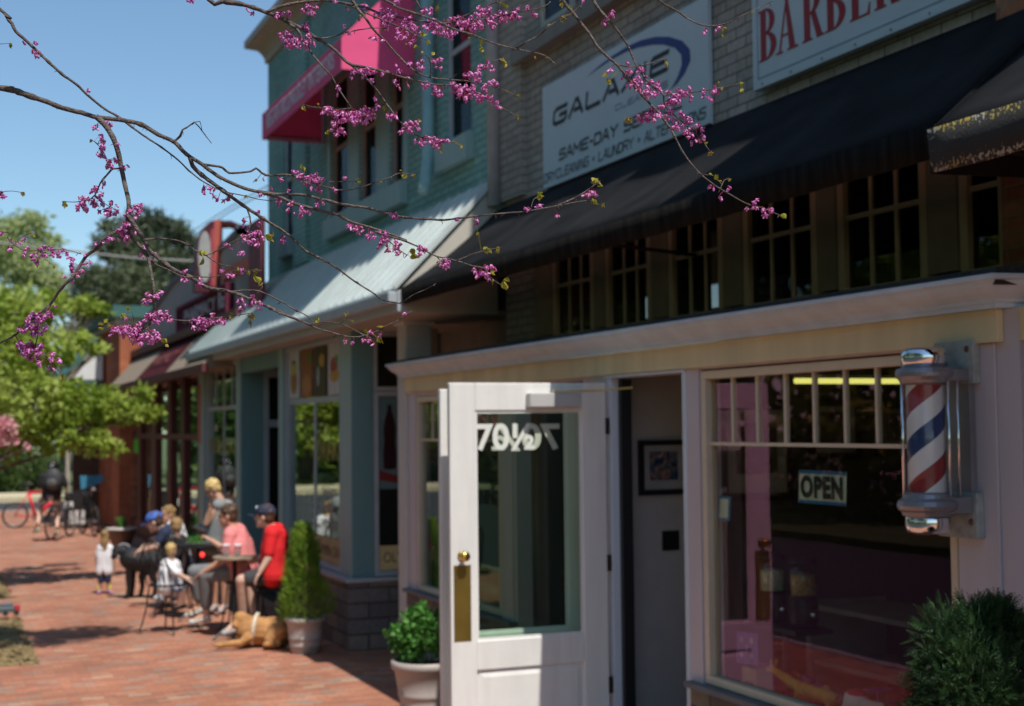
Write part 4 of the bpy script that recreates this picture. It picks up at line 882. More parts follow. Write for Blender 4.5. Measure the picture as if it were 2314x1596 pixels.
m = MB(); m.box(XO - .08, XO + .14, Y0 - .07, yR0 - .02, SZ - .098, SZ - .062).box(XO - .08, XO + .14, yR1, yEnd, SZ - .098, SZ - .062).box(XO + .142, XT + .3, Y0 - .07, Y0 + .1, SZ - .098, SZ - .062); m.build('window_sill', bluegrey, teal)
# two storey-high window groups
for (a, b) in ((yA0, yA1), (yB0, yB1)):
    vs = [(a + .05 + (b - a - .1) * i / 4, tz0, tz1) for i in (1, 2, 3)] + [(a + (b - a) * .5, SZ, tz0)]
    window_X(teal, XO + .01, a + .003, b - .003, SZ - .055, tz1 + .045, bluegrey, glass_t, fw=.05, th=.09, mw=.06, vs=vs, hs=[tz0 - .03])
# food pictures in the transom lights
def food(i, kind):
    a = yA0 + .05 + (yA1 - yA0 - .1) * i / 4 + .04; b = yA0 + .05 + (yA1 - yA0 - .1) * (i + 1) / 4 - .04
    t = thing('food_poster', (XO + .04, (a + b) / 2, tz0), kind[0], 'poster', 'food pictures in the transom windows'); r = random.Random(i)
    MB().box(XO + .036, XO + .04, a, b, tz0 + .01, tz1 - .01).build('sheet', mat(*kind[1]), t)
    yc = (a + b) / 2; zc = (tz0 + tz1) / 2; h = tz1 - tz0
    for (nm, c_, dz, dy, rz, ry) in kind[2]:
        MB().ell((XO + .034, yc + dy * (b - a), zc + dz * h), (.002 + .0003 * abs(dz) , ry * (b - a), rz * h), seg=14).build(nm, mat('food_' + nm, c_, .6, var=.3, scale=30), t)
wsh = ('poster_white', (.55, .54, .56), .5); dsh = ('poster_dark', (.06, .03, .02), .5)
food(3, ('white food picture with a wrapped sandwich, farthest in the row', wsh, [('bread', (.35, .16, .04), -.12, 0, .28, .3), ('filling', (.5, .42, .08), .1, 0, .22, .26), ('salad', (.08, .2, .04), .25, 0, .06, .2)]))
food(2, ('brown food picture of a sandwich filling the light', ('poster_brown', (.30, .08, .03), .5), [('crust', (.45, .2, .07), -.25, 0, .22, .4), ('salad', (.08, .2, .04), .3, -.25, .12, .2)]))
food(1, ('dark food picture with a drink and orange slice', dsh, [('orange_slice', (.5, .3, .08), .2, -.15, .13, .22), ('glass_shape', (.35, .38, .36), -.1, .15, .2, .12)]))
food(0, ('white food picture of fries in a carton, nearest', wsh, [('chips', (.5, .3, .08), -.12, 0, .13, .4), ('beet', (.35, .07, .07), .05, .05, .17, .3), ('sprig', (.12, .3, .07), .16, -.15, .11, .13)]))
# lettering in the lower panes
yel_ = mat('gold_vinyl', (.34, .28, .09), .5); pal = mat('pale_vinyl', (.42, .42, .40), .5)
my = (yA0 + yA1) / 2
text('window_lettering', 'DRINKS', yel_, teal, M_X(my - .12, 1.82, XO + .05), width=my - yA0 - .25, height=.20, ext=.0006)
text('window_lettering', 'FRESH FOOD', yel_, teal, M_X(yB1 - .1, 1.82, XO + .05), width=(yB1 - yB0) - .2, height=.20, ext=.0006)
for j, s_ in enumerate(('SALADS', 'WRAPS', 'PIZZA')): text('window_lettering', s_, pal, teal, M_X(my - .3, 1.45 - j * .17, XO + .05), width=.55, height=.08, ext=.0006)
for (a, b) in ((yA0 + .06, my - .04), (my + .04, yA1 - .06), (yB0 + .06, yB1 - .06)):
    MB().box(XO + .045, XO + .052, a, b, SZ + .0, SZ + .26).build('name_band', mat('tan_band', (.45, .36, .17), .6), teal)
text('window_lettering', 'OLYMPIA CAFE', mat('brown_lettering', (.16, .12, .06), .6), teal, M_X(my - .1, SZ + .07, XO + .042), width=(my - yA0) * .8, height=.11, ext=.0006)
m = MB(); pb = MB()
for (a, b) in ((yA0 + .06, my - .04), (my + .04, yA1 - .06)):
    for z in (.98, 1.06, 1.14, 1.22, 1.30): m.box(XO + .06, XO + .066, a, b, SZ + z - .76, SZ + z - .73)
    for k_ in range(4):
        y = a + (b - a) * (k_ + .5) / 4
        pb.prism([(y - .05, SZ + .2), (y + .05, SZ + .2), (y + .05, SZ + .62), (y, SZ + .70), (y - .05, SZ + .62)], 0, XO + .054, XO + .059)
# end wall facing the camera, with bottle posters and name band
w = MB(); w.box(XO + .001, XO + .22, Y0 + .001, Y0 + .14, SZ - .06, ZT).box(XO + .221, XT + .3, Y0 + .001, Y0 + .14, tz1 + .06, ZT); w.build('end_post', tealf, teal)
hz = onY(860, 890, Y0).z
wx0, wx1 = XO + .225, XT + .25
window_Y(teal, Y0 + .002, wx0, wx1, hz + .03, tz1 + .055, bluegrey, glass_c, fw=.04, name='transom_window'); window_Y(teal, Y0 + .002, wx0, wx1, SZ - .055, hz + .025, bluegrey, glass_c, fw=.05)
MB().box(wx0 + .05, wx1 - .05, Y0 + .024, Y0 + .028, SZ, SZ + .24).build('name_band', mat('tan_band_brightened', (.72, .58, .28), .7), teal)  # band colour brightened here to make up for the dim nook
text('window_lettering', 'OLYMPIA', MATS['brown_lettering'], teal, M_Y(wx0 + .1, SZ + .075, Y0 + .022), width=.44, height=.10, ext=.0006)
pt = thing('drink_poster', (wx0 + .3, Y0 + .05, 1.6), 'faded poster of two dark cola bottles over a red wave in the end window', 'poster')
MB().box(wx0 + .06, wx1 - .06, Y0 + .028, Y0 + .032, 1.55, hz - .03).build('sheet', mat('poster_teal', (.13, .21, .22), .6), pt)
for x_ in (wx0 + .17, wx0 + .42):
    m = MB(); m.lathe([(.0, 1.74), (.065, 1.75), (.07, 1.9), (.058, 2.02), (.066, 2.14), (.05, 2.24), (.022, 2.33), (.022, 2.38), (.0, 2.385)], (x_, 0, 0), 16, Matrix(((1, 0, 0), (0, .03, 0), (0, 0, 1)))); m.v = [(a, b + Y0 + .027, c) for a, b, c in m.v]; m.build('bottle_picture', mat('cola_dark', (.035, .012, .012), .4), pt)
m = MB(); m.prism([(wx0 + .06, 1.74), (wx0 + .3, 1.66), (wx1 - .06, 1.72), (wx1 - .06, 1.66), (wx0 + .3, 1.60), (wx0 + .06, 1.64)], 1, Y0 + .022, Y0 + .0245); m.build('red_wave', mat('poster_red', (.22, .03, .03), .5), pt)
# interior seen through it all
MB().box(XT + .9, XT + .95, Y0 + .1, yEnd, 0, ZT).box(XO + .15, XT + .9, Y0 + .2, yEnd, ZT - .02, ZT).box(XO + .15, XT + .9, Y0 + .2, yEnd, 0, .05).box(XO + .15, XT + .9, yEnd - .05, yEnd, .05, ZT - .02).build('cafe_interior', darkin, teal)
# entrance recess
m = MB(); m.box(XO + .14, XO + .30, yR1 - .001, yR1 + .1, 0, ZT); m.build('recess_return', tealf, teal)
m = MB(); m.box(XO + .30, XO + .36, yR1 - .04, yR1 + .06, .05, 2.95).box(XO + .36, XT + .5, yR1 - .03, yR1 + .05, 2.18, 2.28).box(XO + .36, XT + .5, yR1 - .04, yR1 + .06, 2.85, 2.95); m.build('door_frame', bluegrey, teal)
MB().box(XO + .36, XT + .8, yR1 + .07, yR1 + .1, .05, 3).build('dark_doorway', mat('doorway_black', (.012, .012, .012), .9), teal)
# picket-style café rail standing in the window
rl = thing('window_rail', (XO + .3, (yA0 + yA1) / 2, .8), 'cream slatted rail with grey pointed pickets just inside the cafe window', 'rail')
m.v = []; m = MB()
for z in (1.0, 1.1, 1.2, 1.3): m.box(XO + .20, XO + .215, yA0 + .08, yA1 - .08, z, z + .04)
m.build('slats', mat('cream_slats', (.50, .42, .22), .6), rl)
m = MB()
for k_ in range(8):
    y = yA0 + .15 + (yA1 - yA0 - .3) * k_ / 7; m.prism([(y - .045, .9), (y + .045, .9), (y + .045, 1.36), (y, 1.46), (y - .045, 1.36)], 0, XO + .18, XO + .195)
m.build('pickets', mat('grey_pickets', (.38, .36, .38), .6), rl)
m = MB(); m.box(XO + .20, XO + .22, yA0 + .08, yA0 + .12, .05, 1.3).box(XO + .20, XO + .22, yA1 - .12, yA1 - .08, .05, 1.3); m.build('posts', MATS['cream_slats'], rl)
MB().box(XT + .31, XT + .4, YT0 - .02, Y0 + .2, 0, 3.95).build('porch_back_wall', mat('porch_beige', (.33, .27, .23), .7), teal)
# porch number panel on the recessed wall above the barber roof
m = MB(); m.box(XB + .25, XT + .05, 12.9, 12.96, 2.6, ze - .21); m.build('porch_side_panel', mat('porch_beige', (.33, .27, .23), .7), teal)
nz = onY(1100, 775, 12.9)
t = thing('number_plate', (nz.x, 12.9, nz.z), 'white number seventy tablet in a blue frame under the black awning', 'sign')
xa_, za_ = onY(1068, 742, 12.9).x, onY(1068, 742, 12.9).z; xb2 = onY(1145, 735, 12.9).x
m = MB(); m.box(xa_, xb2, 12.87, 12.897, za_ - .04, za_).box(xa_, xa_ + .035, 12.87, 12.897, za_ - .5, za_ - .041).box(xb2 - .035, xb2, 12.87, 12.897, za_ - .5, za_ - .041); m.build('frame', mat('blue_frame', (.05, .09, .13), .5), t)
MB().box(xa_ + .036, xb2 - .036, 12.88, 12.896, za_ - .5, za_ - .042).build('tablet', mat('tablet_cream', (.42, .37, .31), .6), t)
a_ = onY(1088, 792, 12.87); text('numerals', '70', inkb, t, M_Y(a_.x, a_.z - .01, 12.878), width=onY(1115, 792, 12.87).x - a_.x, height=.13, ext=.001, bold=.03)
# pink awning over the triple window
XPK = 3.67; ya_, yb_ = YX(774, XPK, 150), YX(594, XPK, 300); z0_ = onX(774, 156, XPK).z; z1_ = onX(774, 85, XPK).z; zt2 = z1_ + (XT - XPK) * 1.0
pk = thing('pink_awning', (XT, (ya_ + yb_) / 2, z0_), 'bright pink fabric awning with white interiors lettering', 'awning')
m = MB(); m.quad((XPK, ya_, z0_), (XPK, yb_, z0_), (XPK, yb_, z1_), (XPK, ya_, z1_)); o_ = m.build('valance', pink, pk); q_ = o_.modifiers.new('s', 'SOLIDIFY'); q_.thickness = .01
m = MB(); m.quad((XPK, ya_, z1_), (XPK, yb_, z1_), (XT - .01, yb_, zt2), (XT - .01, ya_, zt2)); o_ = m.build('canopy', pink, pk); q_ = o_.modifiers.new('s', 'SOLIDIFY'); q_.thickness = .01
for y in (ya_ + .004, yb_ - .004): m = MB(); m.prism([(XPK, z0_), (XPK, z1_), (XT - .01, zt2), (XT - .01, z0_)], 1, y - .003, y + .003); m.build('end_panel', pink, pk)
m = MB(); m.tube([(XPK + .02, ya_ + .02, z0_ + .03), (XPK + .02, yb_ - .02, z0_ + .03)], .012)
for y in (ya_ + .03, (ya_ + yb_) / 2, yb_ - .03): m.tube([(XPK + .02, y, z0_ + .03), (XT - .02, y, z0_ + .03)], .012).tube([(XPK + .02, y, z0_ + .05), (XT - .02, y, zt2 - .05)], .012)
m.build('frame', mat('awning_tubes', (.3, .3, .3), .4, metal=.7), pk)
aa = onX(605, 313, XPK); bb_ = onX(758, 156, XPK); text('lettering', 'REGAN BILLINGSLEY INTERIORS', mat('awning_white_letters', (.75, .66, .74), .6), pk, M_X(aa.y, z0_ + .075, XPK - .0135), width=aa.y - bb_.y, height=(z1_ - z0_) * .6, ext=.001, bold=.02)
# ------------------------------------------------------------------ grey stucco pharmacy
XG2, XPF = 4.0, 3.86
ph = thing('pharmacy_building', (XG2, 25, 0), 'grey stucco pharmacy building with dark red shopfront frames', 'building')
YP0, YP1 = yEnd + .02, 30.6
zp0 = onX(600, 512, XG2).z; zp1 = onX(385, 655, XG2).z; ymid = YX(478, XG2, 590)
m = MB(); y9 = YX(600, XG2)
m.prism([(YT1 + .01, 3.6), (YP1, 3.6), (YP1, zp1 - .5), (YX(395, XG2, 640), onX(395, 640, XG2).z), (ymid, onX(478, 590, XG2).z), (YX(540, XG2, 530), onX(540, 530, XG2).z), (YT1 + .01, onX(560, 508, XG2).z)], 0, XG2, XG2 + .3); m.build('stucco_wall', greyst, ph)
m = MB(); pts_ = [(YP1, zp1 - .5), (YX(395, XG2, 640), onX(395, 640, XG2).z), (ymid, onX(478, 590, XG2).z), (YX(540, XG2, 530), onX(540, 530, XG2).z), (YT1 + .01, onX(560, 508, XG2).z)]
for i in range(4):
    a, b = pts_[i], pts_[i + 1]; m.add([(XG2 - .04, a[0], a[1]), (XG2 + .34, a[0], a[1]), (XG2 + .34, b[0], b[1]), (XG2 - .04, b[0], b[1]), (XG2 - .04, a[0], a[1] + .09), (XG2 + .34, a[0], a[1] + .09), (XG2 + .34, b[0], b[1] + .09), (XG2 - .04, b[0], b[1] + .09)], [(0, 1, 2, 3), (4, 7, 6, 5), (0, 4, 5, 1), (1, 5, 6, 2), (2, 6, 7, 3), (3, 7, 4, 0)])
m.build('parapet_cap', mat('lead_cap', (.14, .14, .17), .6), ph)
m = MB(); a, b = onX(508, 612, XG2), onX(590, 570, XG2); m.add([(XG2 - .05, a.y, a.z - .16), (XG2 - .001, a.y, a.z - .16), (XG2 - .001, b.y, a.z - .16), (XG2 - .05, b.y, a.z - .16), (XG2 - .05, a.y, a.z), (XG2 - .001, a.y, a.z), (XG2 - .001, b.y, a.z), (XG2 - .05, b.y, a.z)], [(0, 1, 2, 3), (4, 7, 6, 5), (0, 4, 5, 1), (1, 5, 6, 2), (2, 6, 7, 3), (3, 7, 4, 0)]); m.build('string_course', redp, ph)
m = MB(); m.box(XG2 - .06, XG2, YX(600, XG2) , YX(572, XG2), 3.8, onX(585, 500, XG2).z); m.build('corner_board', maroon, ph)
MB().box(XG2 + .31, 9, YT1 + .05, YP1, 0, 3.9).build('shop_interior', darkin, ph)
MB().box(XG2 + .05, XG2 + .3, yEnd + .02, YP1, 3.2, 3.6).build('upper_lintel', greyst, ph)
# dark red shopfront: posts, rail, big panes
m = MB(); rail = onX(450, 985, XPF).z; top_ = 3.12
posts = [YX(p, XPF, 1000) for p in (452, 434, 421, 389, 372, 350, 322, 308, 293)]
for px, wd in ((455, 9), (428, 8), (378, 16), (337, 12)):
    pass
def post(pa, pb, z1=top_): m.box(XPF, XPF + .12, YX(pb, XPF, 1000), YX(pa, XPF, 1000), 0, z1)
for pa, pb in ((446, 452), (408, 416), (378, 386), (340, 352), (312, 318), (286, 293)): post(pa, pb)
m.box(XPF + .003, XPF + .117, YX(446, XPF), YX(286, XPF), 0, .35); m.box(XPF + .003, XPF + .117, YX(446, XPF), YX(286, XPF), rail - .07, rail + .03); m.box(XPF + .003, XPF + .117, YX(446, XPF), YX(286, XPF), top_ - .1, top_)
m.build('shopfront_frame', mat('oxblood_paint', (.10, .022, .018), .5, var=.1), ph)
m = MB(); m.box(XPF + .06, XPF + .065, YX(446, XPF), YX(286, XPF), .352, rail - .071).box(XPF + .06, XPF + .065, YX(446, XPF), YX(286, XPF), rail + .031, top_ - .101); m.build('shop_glass', glass_t, ph)
MB().box(XPF, XPF + .2, YX(286, XPF), YP1 + .3, 0, 3.2).build('brick_pier', redbrick, ph)
MB().box(XO - .03, XO + .02, YX(457, XO), YX(452, XO), 1.95, 2.85).build('red_sign_strip', redp, ph)
g_ = thing('green_sign', onX(302, 1005, XPF), 'bright green strip sign in the pharmacy window', 'sign')
MB().box(XPF + .05, XPF + .055, YX(308, XPF, 1000), YX(296, XPF, 1000), onX(302, 1024, XPF).z, onX(302, 990, XPF).z).build('panel', mat('vivid_green', (.10, .75, .05), .5), g_)
# mansard awning in beige and maroon lengths
XA, XA2 = 3.4, 3.98; zlo = onX(411, 833, XA).z; zhi = onX(378, 780, XA2).z
bg_ = mat('beige_sheet', (.30, .24, .18), .9, spec=.1, streak=True); mr_ = mat('maroon_sheet', (.075, .016, .022), .9, spec=.1, var=.3)  # sheet colours darkened to stand in for shade on the canopy
segs = [(460, 373, bg_, 'beige'), (373, 305, mr_, 'maroon'), (305, 246, bg_, 'beige')]
ma = thing('mansard_awning', (XA2, 25, zlo), 'sloping beige and maroon canopy along the pharmacy front', 'awning')
for a, b, mt_, nm in segs:
    y0_, y1_ = YX(a, XA, 830), YX(b, XA, 830); m = MB(); m.prism([(XA, zlo), (XA2, zhi), (XA2, zlo - .05), (XA + .02, zlo - .05)], 1, y0_ + .01, y1_); m.build(nm + '_panel', mt_, ma)
y0_, y1_ = YX(460, XA, 830), YX(246, XA, 830)
m = MB(); m.box(XA2 - .14, XA2 + .02, y0_, y1_ + .1, zhi - .03, zhi + .1); m.build('top_rail', mat('maroon_rail', (.14, .04, .045), .5), ma); m = MB(); m.box(XA - .02, XA + .06, y0_, y1_ + .1, zlo - .12, zlo - .001); m.build('lower_rail', MATS['maroon_rail'], ma)
Msl = M_X(YX(305, XA, 830) - .5, zlo + .15, XA) @ Matrix.Rotation(-math.atan2(XA2 - XA, zhi - zlo), 4, 'X')
yy = YX(373, XA, 830) + .4; text('lettering', 'PHARMACY', mat('faded_lettering', (.16, .05, .05), .9), ma, Matrix.Translation((XA + .13, YX(305, XA, 830) - .5, zlo + .2)) @ Matrix(((0, .67, -.74, 0), (-1, 0, 0, 0), (0, .74, .67, 0), (0, 0, 0, 1))), width=YX(305, XA, 830) - .5 - yy, height=.28, ext=.003)
# pharmacy fascia sign
X_ = XG2 - .10; A, B_, C_ = onX(401, 762, X_), onX(515, 706, X_), onX(515, 638, X_)
ps = thing('pharmacy_sign', (X_, A.y, A.z), 'maroon pharmacy sign with pale letters on grey stucco', 'sign')
MB().box(X_, X_ + .09, B_.y, A.y, B_.z, C_.z).build('sign_board', mat('sign_maroon', (.10, .02, .04), .9, spec=.08), ps, bevel=.01); h_ = C_.z - B_.z
m = MB(); f_ = .06
for q_ in ((B_.y, A.y, B_.z, B_.z + f_), (B_.y, A.y, C_.z - f_, C_.z), (B_.y, B_.y + f_, B_.z + f_, C_.z - f_), (A.y - f_, A.y, B_.z + f_, C_.z - f_)): m.box(X_ - .03, X_ - .001, *q_)
m.build('sign_border', mat('sign_border_maroon', (.16, .035, .06), .9, spec=.1), ps)
pl = mat('faded_white_letters', (.62, .60, .64), .9, spec=.1)
yl = YX(417, X_, 740); yr = YX(487, X_, 700); text('lettering', 'PHARMACY', pl, ps, M_X(yl, B_.z + h_ * .25, X_ - .004), width=yl - yr, height=h_ * .5, ext=.003)
text('rx_emblem', 'Rx', pl, ps, M_X(YX(494, X_, 700), B_.z + h_ * .22, X_ - .004), width=YX(494, X_, 700) - YX(508, X_, 700), height=h_ * .6, ext=.003)
# oval blade sign with red post and scroll bracket
YB_ = 21.6
def bl(px, py, dy=0): return onY(px, py, YB_ + dy)
os2 = thing('oval_blade_sign', bl(458, 660), 'tall maroon framed oval sign with pale centre above the pharmacy', 'sign')
out = [(441, 660), (444, 570), (448, 540), (460, 515), (476, 500), (484, 500), (484, 655), (470, 660)]
panel('sign_frame', [bl(*p) for p in out], (0, .25, 0), mat('dark_maroon', (.085, .018, .03), .5), os2)
ov = [(463 + 15 * math.cos(w), 580 + 58 * math.sin(w)) for w in [k_ * math.pi / 10 for k_ in range(20)]]
panel('oval_face', [bl(*p, -.03) for p in ov], (0, .028, 0), mat('oval_pale', (.36, .37, .36), .6, var=.15, scale=10), os2)
panel('frame_edge', [bl(476, 520, -.05), bl(484, 516, -.05), bl(484, 645, -.05), bl(476, 648, -.05)], (0, .06, 0), mat('rose_edge', (.38, .07, .10), .5), os2)
rp3 = thing('red_sign_post', bl(490, 640), 'square red post with curved bracket above the grey parapet', 'post')
panel('post', [bl(484, 655), bl(503, 600), bl(503, 497), (bl(484, 497))], (0, .3, 0), redp, rp3)
m = MB(); m.tube([bl(503, 508, .15), bl(520, 507, .15), bl(535, 513, .15), bl(552, 530, .15)], .06, 8).tube([bl(503, 560, .15), bl(512, 568, .15), bl(516, 576, .15)], .05, 8); m.build('bracket', redp, rp3, smooth=True)
# ------------------------------------------------------------------ red brick corner building with green roof
rb = thing('corner_brick_building', (3.62, 36, 0), 'red brick corner building with green metal roof edge and gabled porch', 'building')
zb4 = onY(320, 735, 31).z
MB().box(3.62, 12, 31, 41, 0, zb4).build('brick_wall', orangebrick, rb)
MB().box(3.45, 12.2, 30.8, 41.2, zb4 + .15, zb4 + .4).build('roof_edge', mat('green_metal', (.055, .14, .125), .5, var=.1), rb); MB().box(3.52, 12.1, 30.9, 41.1, zb4, zb4 + .149).build('eaves_board', mat('buff_board', (.42, .36, .25), .6), rb)
YG = 33.6; g1 = [onY(143, 860, YG), onY(222, 860, YG), onY(222, 790, YG), onY(205, 775, YG)]
panel('gable_face', [onY(143, 858, YG), onY(232, 858, YG), onY(232, 800, YG), onY(210, 782, YG)], (0, .2, 0), mat('white_gable_board', (.72, .74, .72), .6, var=.04), rb)
d_ = Vector((0, -.07, 0))
a, b = onY(125, 872, YG), onY(216, 760, YG); a2, b2 = onY(137, 872, YG), onY(222, 770, YG)
panel('green_verge', [a + d_, b + d_, b2 + d_, a2 + d_], (0, 3, 0), MATS['green_metal'], rb)
a3, b3 = onY(143, 872, YG), onY(226, 775, YG); panel('buff_verge', [a2 + d_ * .8, b2 + d_ * .8, b3 + d_ * .8, a3 + d_ * .8], (0, .1, 0), MATS['buff_board'], rb)
panel('porch_beam', [onY(140, 860, YG), onY(232, 860, YG), onY(232, 885, YG), onY(140, 885, YG)], (0, .3, 0), MATS['green_metal'], rb)
MB().box(onY(150, 900, YG).x, onY(158, 900, YG).x, YG, YG + .15, 0, onY(150, 884, YG).z).build('porch_post', mat('buff_post', (.4, .36, .3), .6), rb)
MB().box(onY(165, 1020, 35).x, 3.62, 35, 35.2, 0, 3).build('porch_wall', mat('brown_board', (.10, .06, .04), .8), rb)
# utility wires
wi = thing('utility_wires', (3, 45, 5), 'pair of thin utility wires against the sky by the parapet', 'wires')
m = MB(); m.tube([onY(420, 532, 40), onY(520, 468, 33), onY(640, 400, 27)], .012, 6).tube([onY(420, 545, 40), onY(520, 478, 33), onY(640, 412, 27)], .012, 6); m.build('wire', blackm, wi)
w2 = thing('overhead_cable', (0, 50, 5), 'pale overhead cable crossing in front of the dark pine', 'wires')
MB().tube([onY(-40, 545, 46), onY(100, 560, 46), onY(300, 583, 46), onY(470, 592, 46)], .03, 6).build('cable', mat('cable_grey', (.35, .33, .3), .6), w2)
# ------------------------------------------------------------------ vegetation
def leafmat(name, cols, trans=.35, rough=.5, scale=1.2):
    if name in MATS: return MATS[name]
    m, t, b = nodes(name); n = t.nodes.new('ShaderNodeTexNoise'); n.inputs['Scale'].default_value = scale; n.inputs['Detail'].default_value = 8; t.links.new(wpos(t), n.inputs['Vector'])
    r = t.nodes.new('ShaderNodeValToRGB'); e = r.color_ramp.elements; e[0].position = .3; e[0].color = (*cols[0], 1); e[1].position = .7; e[1].color = (*cols[-1], 1)
    for i, c in enumerate(cols[1:-1]): x = e.new(.3 + .4 * (i + 1) / (len(cols) - 1)); x.color = (*c, 1)
    t.links.new(n.outputs[0], r.inputs[0]); t.links.new(r.outputs[0], b.inputs['Base Color']); b.inputs['Roughness'].default_value = rough; b.inputs['Specular IOR Level'].default_value = .35
    tr = t.nodes.new('ShaderNodeBsdfTranslucent'); t.links.new(r.outputs[0], tr.inputs[0]); mx = t.nodes.new('ShaderNodeMixShader'); mx.inputs[0].default_value = trans
    out = [q for q in t.nodes if q.type == 'OUTPUT_MATERIAL'][0]; t.links.new(b.outputs[0], mx.inputs[1]); t.links.new(tr.outputs[0], mx.inputs[2]); t.links.new(mx.outputs[0], out.inputs[0])
    MATS[name] = m; return m
bark = mat('grey_brown_bark', (.16, .125, .10), .85, var=.35, scale=40, bump=.6, bscale=120)
def rv(r): 
    while True:
        v = Vector((r.uniform(-1, 1), r.uniform(-1, 1), r.uniform(-1, 1)))
        if .05 < v.length < 1: return v
def leaf(mb, c, l, w, r, droop=0):
    d = rv(r).normalized(); d.z -= droop; d.normalize(); s = d.cross(rv(r).normalized())
    if s.length < .1: return
    s.normalize(); s *= w / 2; d *= l; n = d.cross(s).normalized() * l * .12
    mb.add([c, c + d * .45 + s + n, c + d, c + d * .45 - s + n], [(0, 1, 2, 3)])
def crown(mb, clumps, n, l, w, r, droop=0, shell=.55):
    tot = sum(q[1] ** 2 for q in clumps)
    for (c, R, *sq) in clumps:
        k = int(n * R ** 2 / tot); sz = sq[0] if sq else .8
        for _ in range(k):
            v = rv(r); v = v.normalized() * (shell + (1 - shell) * r.random() ** .5) * (1 + .25 * noise.noise(v.normalized() * 2.3 + Vector(c)))
            leaf(mb, Vector(c) + Vector((v.x * R, v.y * R, v.z * R * sz)), l * r.uniform(.6, 1.3), w * r.uniform(.6, 1.3), r, droop)
def tree(name, base, height, tr, clumps, n, l, w, mt, label, cat='tree', group=None, seed=1, lean=(0, 0), droop=0, shell=.5, limbs=True, bk=None):
    r = random.Random(seed); root = thing(name, base, label, cat, group); b = Vector(base); m = MB()
    top = b + Vector((lean[0], lean[1], height)); pts = [b.lerp(top, t) + Vector((r.uniform(-1, 1), r.uniform(-1, 1), 0)) * tr * .7 * (t > 0) for t in (0, .25, .5, .75, 1)]
    m.tube(pts, [tr * 1.25, tr, tr * .85, tr * .7, tr * .5], 9)
    if limbs:
        for c, R, *_ in clumps:
            c = Vector(c); s = pts[2].lerp(pts[4], r.random()); mid = s.lerp(c, .5) + Vector((0, 0, .1 * R)) ; m.tube([s, mid, c], [tr * .4, tr * .25, tr * .08], 6)
            for _ in range(4): m.tube([mid.lerp(c, .4), c + rv(r) * R * .7], [tr * .14, tr * .03], 4)
    m.build('trunk', bk or bark, root, smooth=True)
    f = MB(); crown(f, clumps, n, l, w, r, droop, shell); f.build('crown', mt, root); return root
fresh = leafmat('fresh_spring_leaf', [(.20, .30, .03), (.38, .48, .08), (.56, .62, .22)], .5)
deep = leafmat('deep_green_leaf', [(.025, .055, .015), (.05, .10, .02), (.08, .14, .03)], .25)
willow = leafmat('pale_willow_leaf', [(.28, .34, .13), (.42, .48, .2), (.52, .56, .28)], .4, scale=.4)
pine = leafmat('pine_needle', [(.045, .06, .03), (.085, .11, .05), (.15, .17, .08)], .1, scale=.5)
azal = leafmat('pink_azalea_bloom', [(.65, .22, .26), (.75, .38, .40), (.8, .5, .5)], .3, scale=5)
hedgem = leafmat('hedge_leaf', [(.03, .06, .012), (.06, .10, .018), (.10, .14, .03)], .25)
P3 = lambda px, py, Y: tuple(onY(px, py, Y))
def cl(px, py, Y, rp, sq=.8):     # clump centre from a pixel on a depth plane, radius in pixels
    c = onY(px, py, Y); return (tuple(c), rp * depth(c) / F_PX, sq)
# bright green street tree just beyond the second mulch square
cs = [cl(-60, 720, 21, 70), cl(30, 700, 21, 60), cl(110, 690, 21.6, 45), cl(190, 690, 22, 32, .6), cl(235, 705, 22, 22, .5), cl(20, 800, 20.6, 75), cl(120, 790, 21, 55), cl(180, 770, 21.4, 30, .6), cl(225, 790, 21.5, 22, .5),
      cl(60, 900, 20.4, 85), cl(160, 910, 20.8, 70), cl(240, 920, 21, 55), cl(300, 930, 21, 42, .7), cl(345, 935, 21, 22, .5), cl(325, 885, 21, 22, .5), cl(-60, 850, 21, 90), cl(120, 985, 20.6, 60, .7), cl(215, 1000, 20.8, 42, .7), cl(255, 1015, 20.9, 20, .6), cl(20, 985, 20.8, 60, .8), cl(-90, 960, 21, 80)]
t = tree('street_tree', (.45, 21.0, 0), 2.6, .09, cs, 6400, .13, .085, fresh, 'bright green leafy street tree beyond the far mulch square', seed=3, group=None)
for c in ((20, 975, 19.8, 20), (55, 955, 19.9, 12), (90, 1010, 20, 7), (160, 1010, 20.2, 6)):
    pass
# pink flowering shrub at the left edge
cs = [cl(8, 965, 18.6, 24), cl(-25, 985, 18.6, 36), cl(32, 995, 18.6, 8), cl(62, 1010, 18.7, 6)]
tree('flowering_dogwood', (.3, 18.4, 0), 1.6, .04, cs, 900, .07, .06, azal, 'small pink blossoming tree at the left edge of the frame', seed=4)
# far trees
cs = [cl(10, 520, 75, 48), cl(70, 500, 75, 40), cl(105, 545, 75, 38), cl(40, 590, 74, 70), cl(-40, 560, 75, 80), cl(100, 620, 74, 45), cl(130, 640, 74, 30), cl(-60, 700, 74, 90), cl(40, 700, 73, 80)]
b_ = onZ(30, 1060); tree('willow_tree', (onY(30, 900, 75).x, 75, 0), 9, .35, cs, 7000, .42, .14, willow, 'hazy pale green willow far behind on the left', seed=5, droop=.8, shell=.2)
cs = [cl(300, 520, 62, 45), cl(345, 500, 62, 34), cl(395, 525, 62, 36), cl(250, 560, 62, 42), cl(330, 580, 61, 70), cl(415, 600, 62, 50), cl(215, 640, 61, 55), cl(300, 660, 60, 80), cl(390, 680, 61, 70), cl(180, 690, 61, 40), cl(230, 720, 60, 60), cl(240, 510, 62, 16, .5), cl(425, 545, 62, 24, .5)]
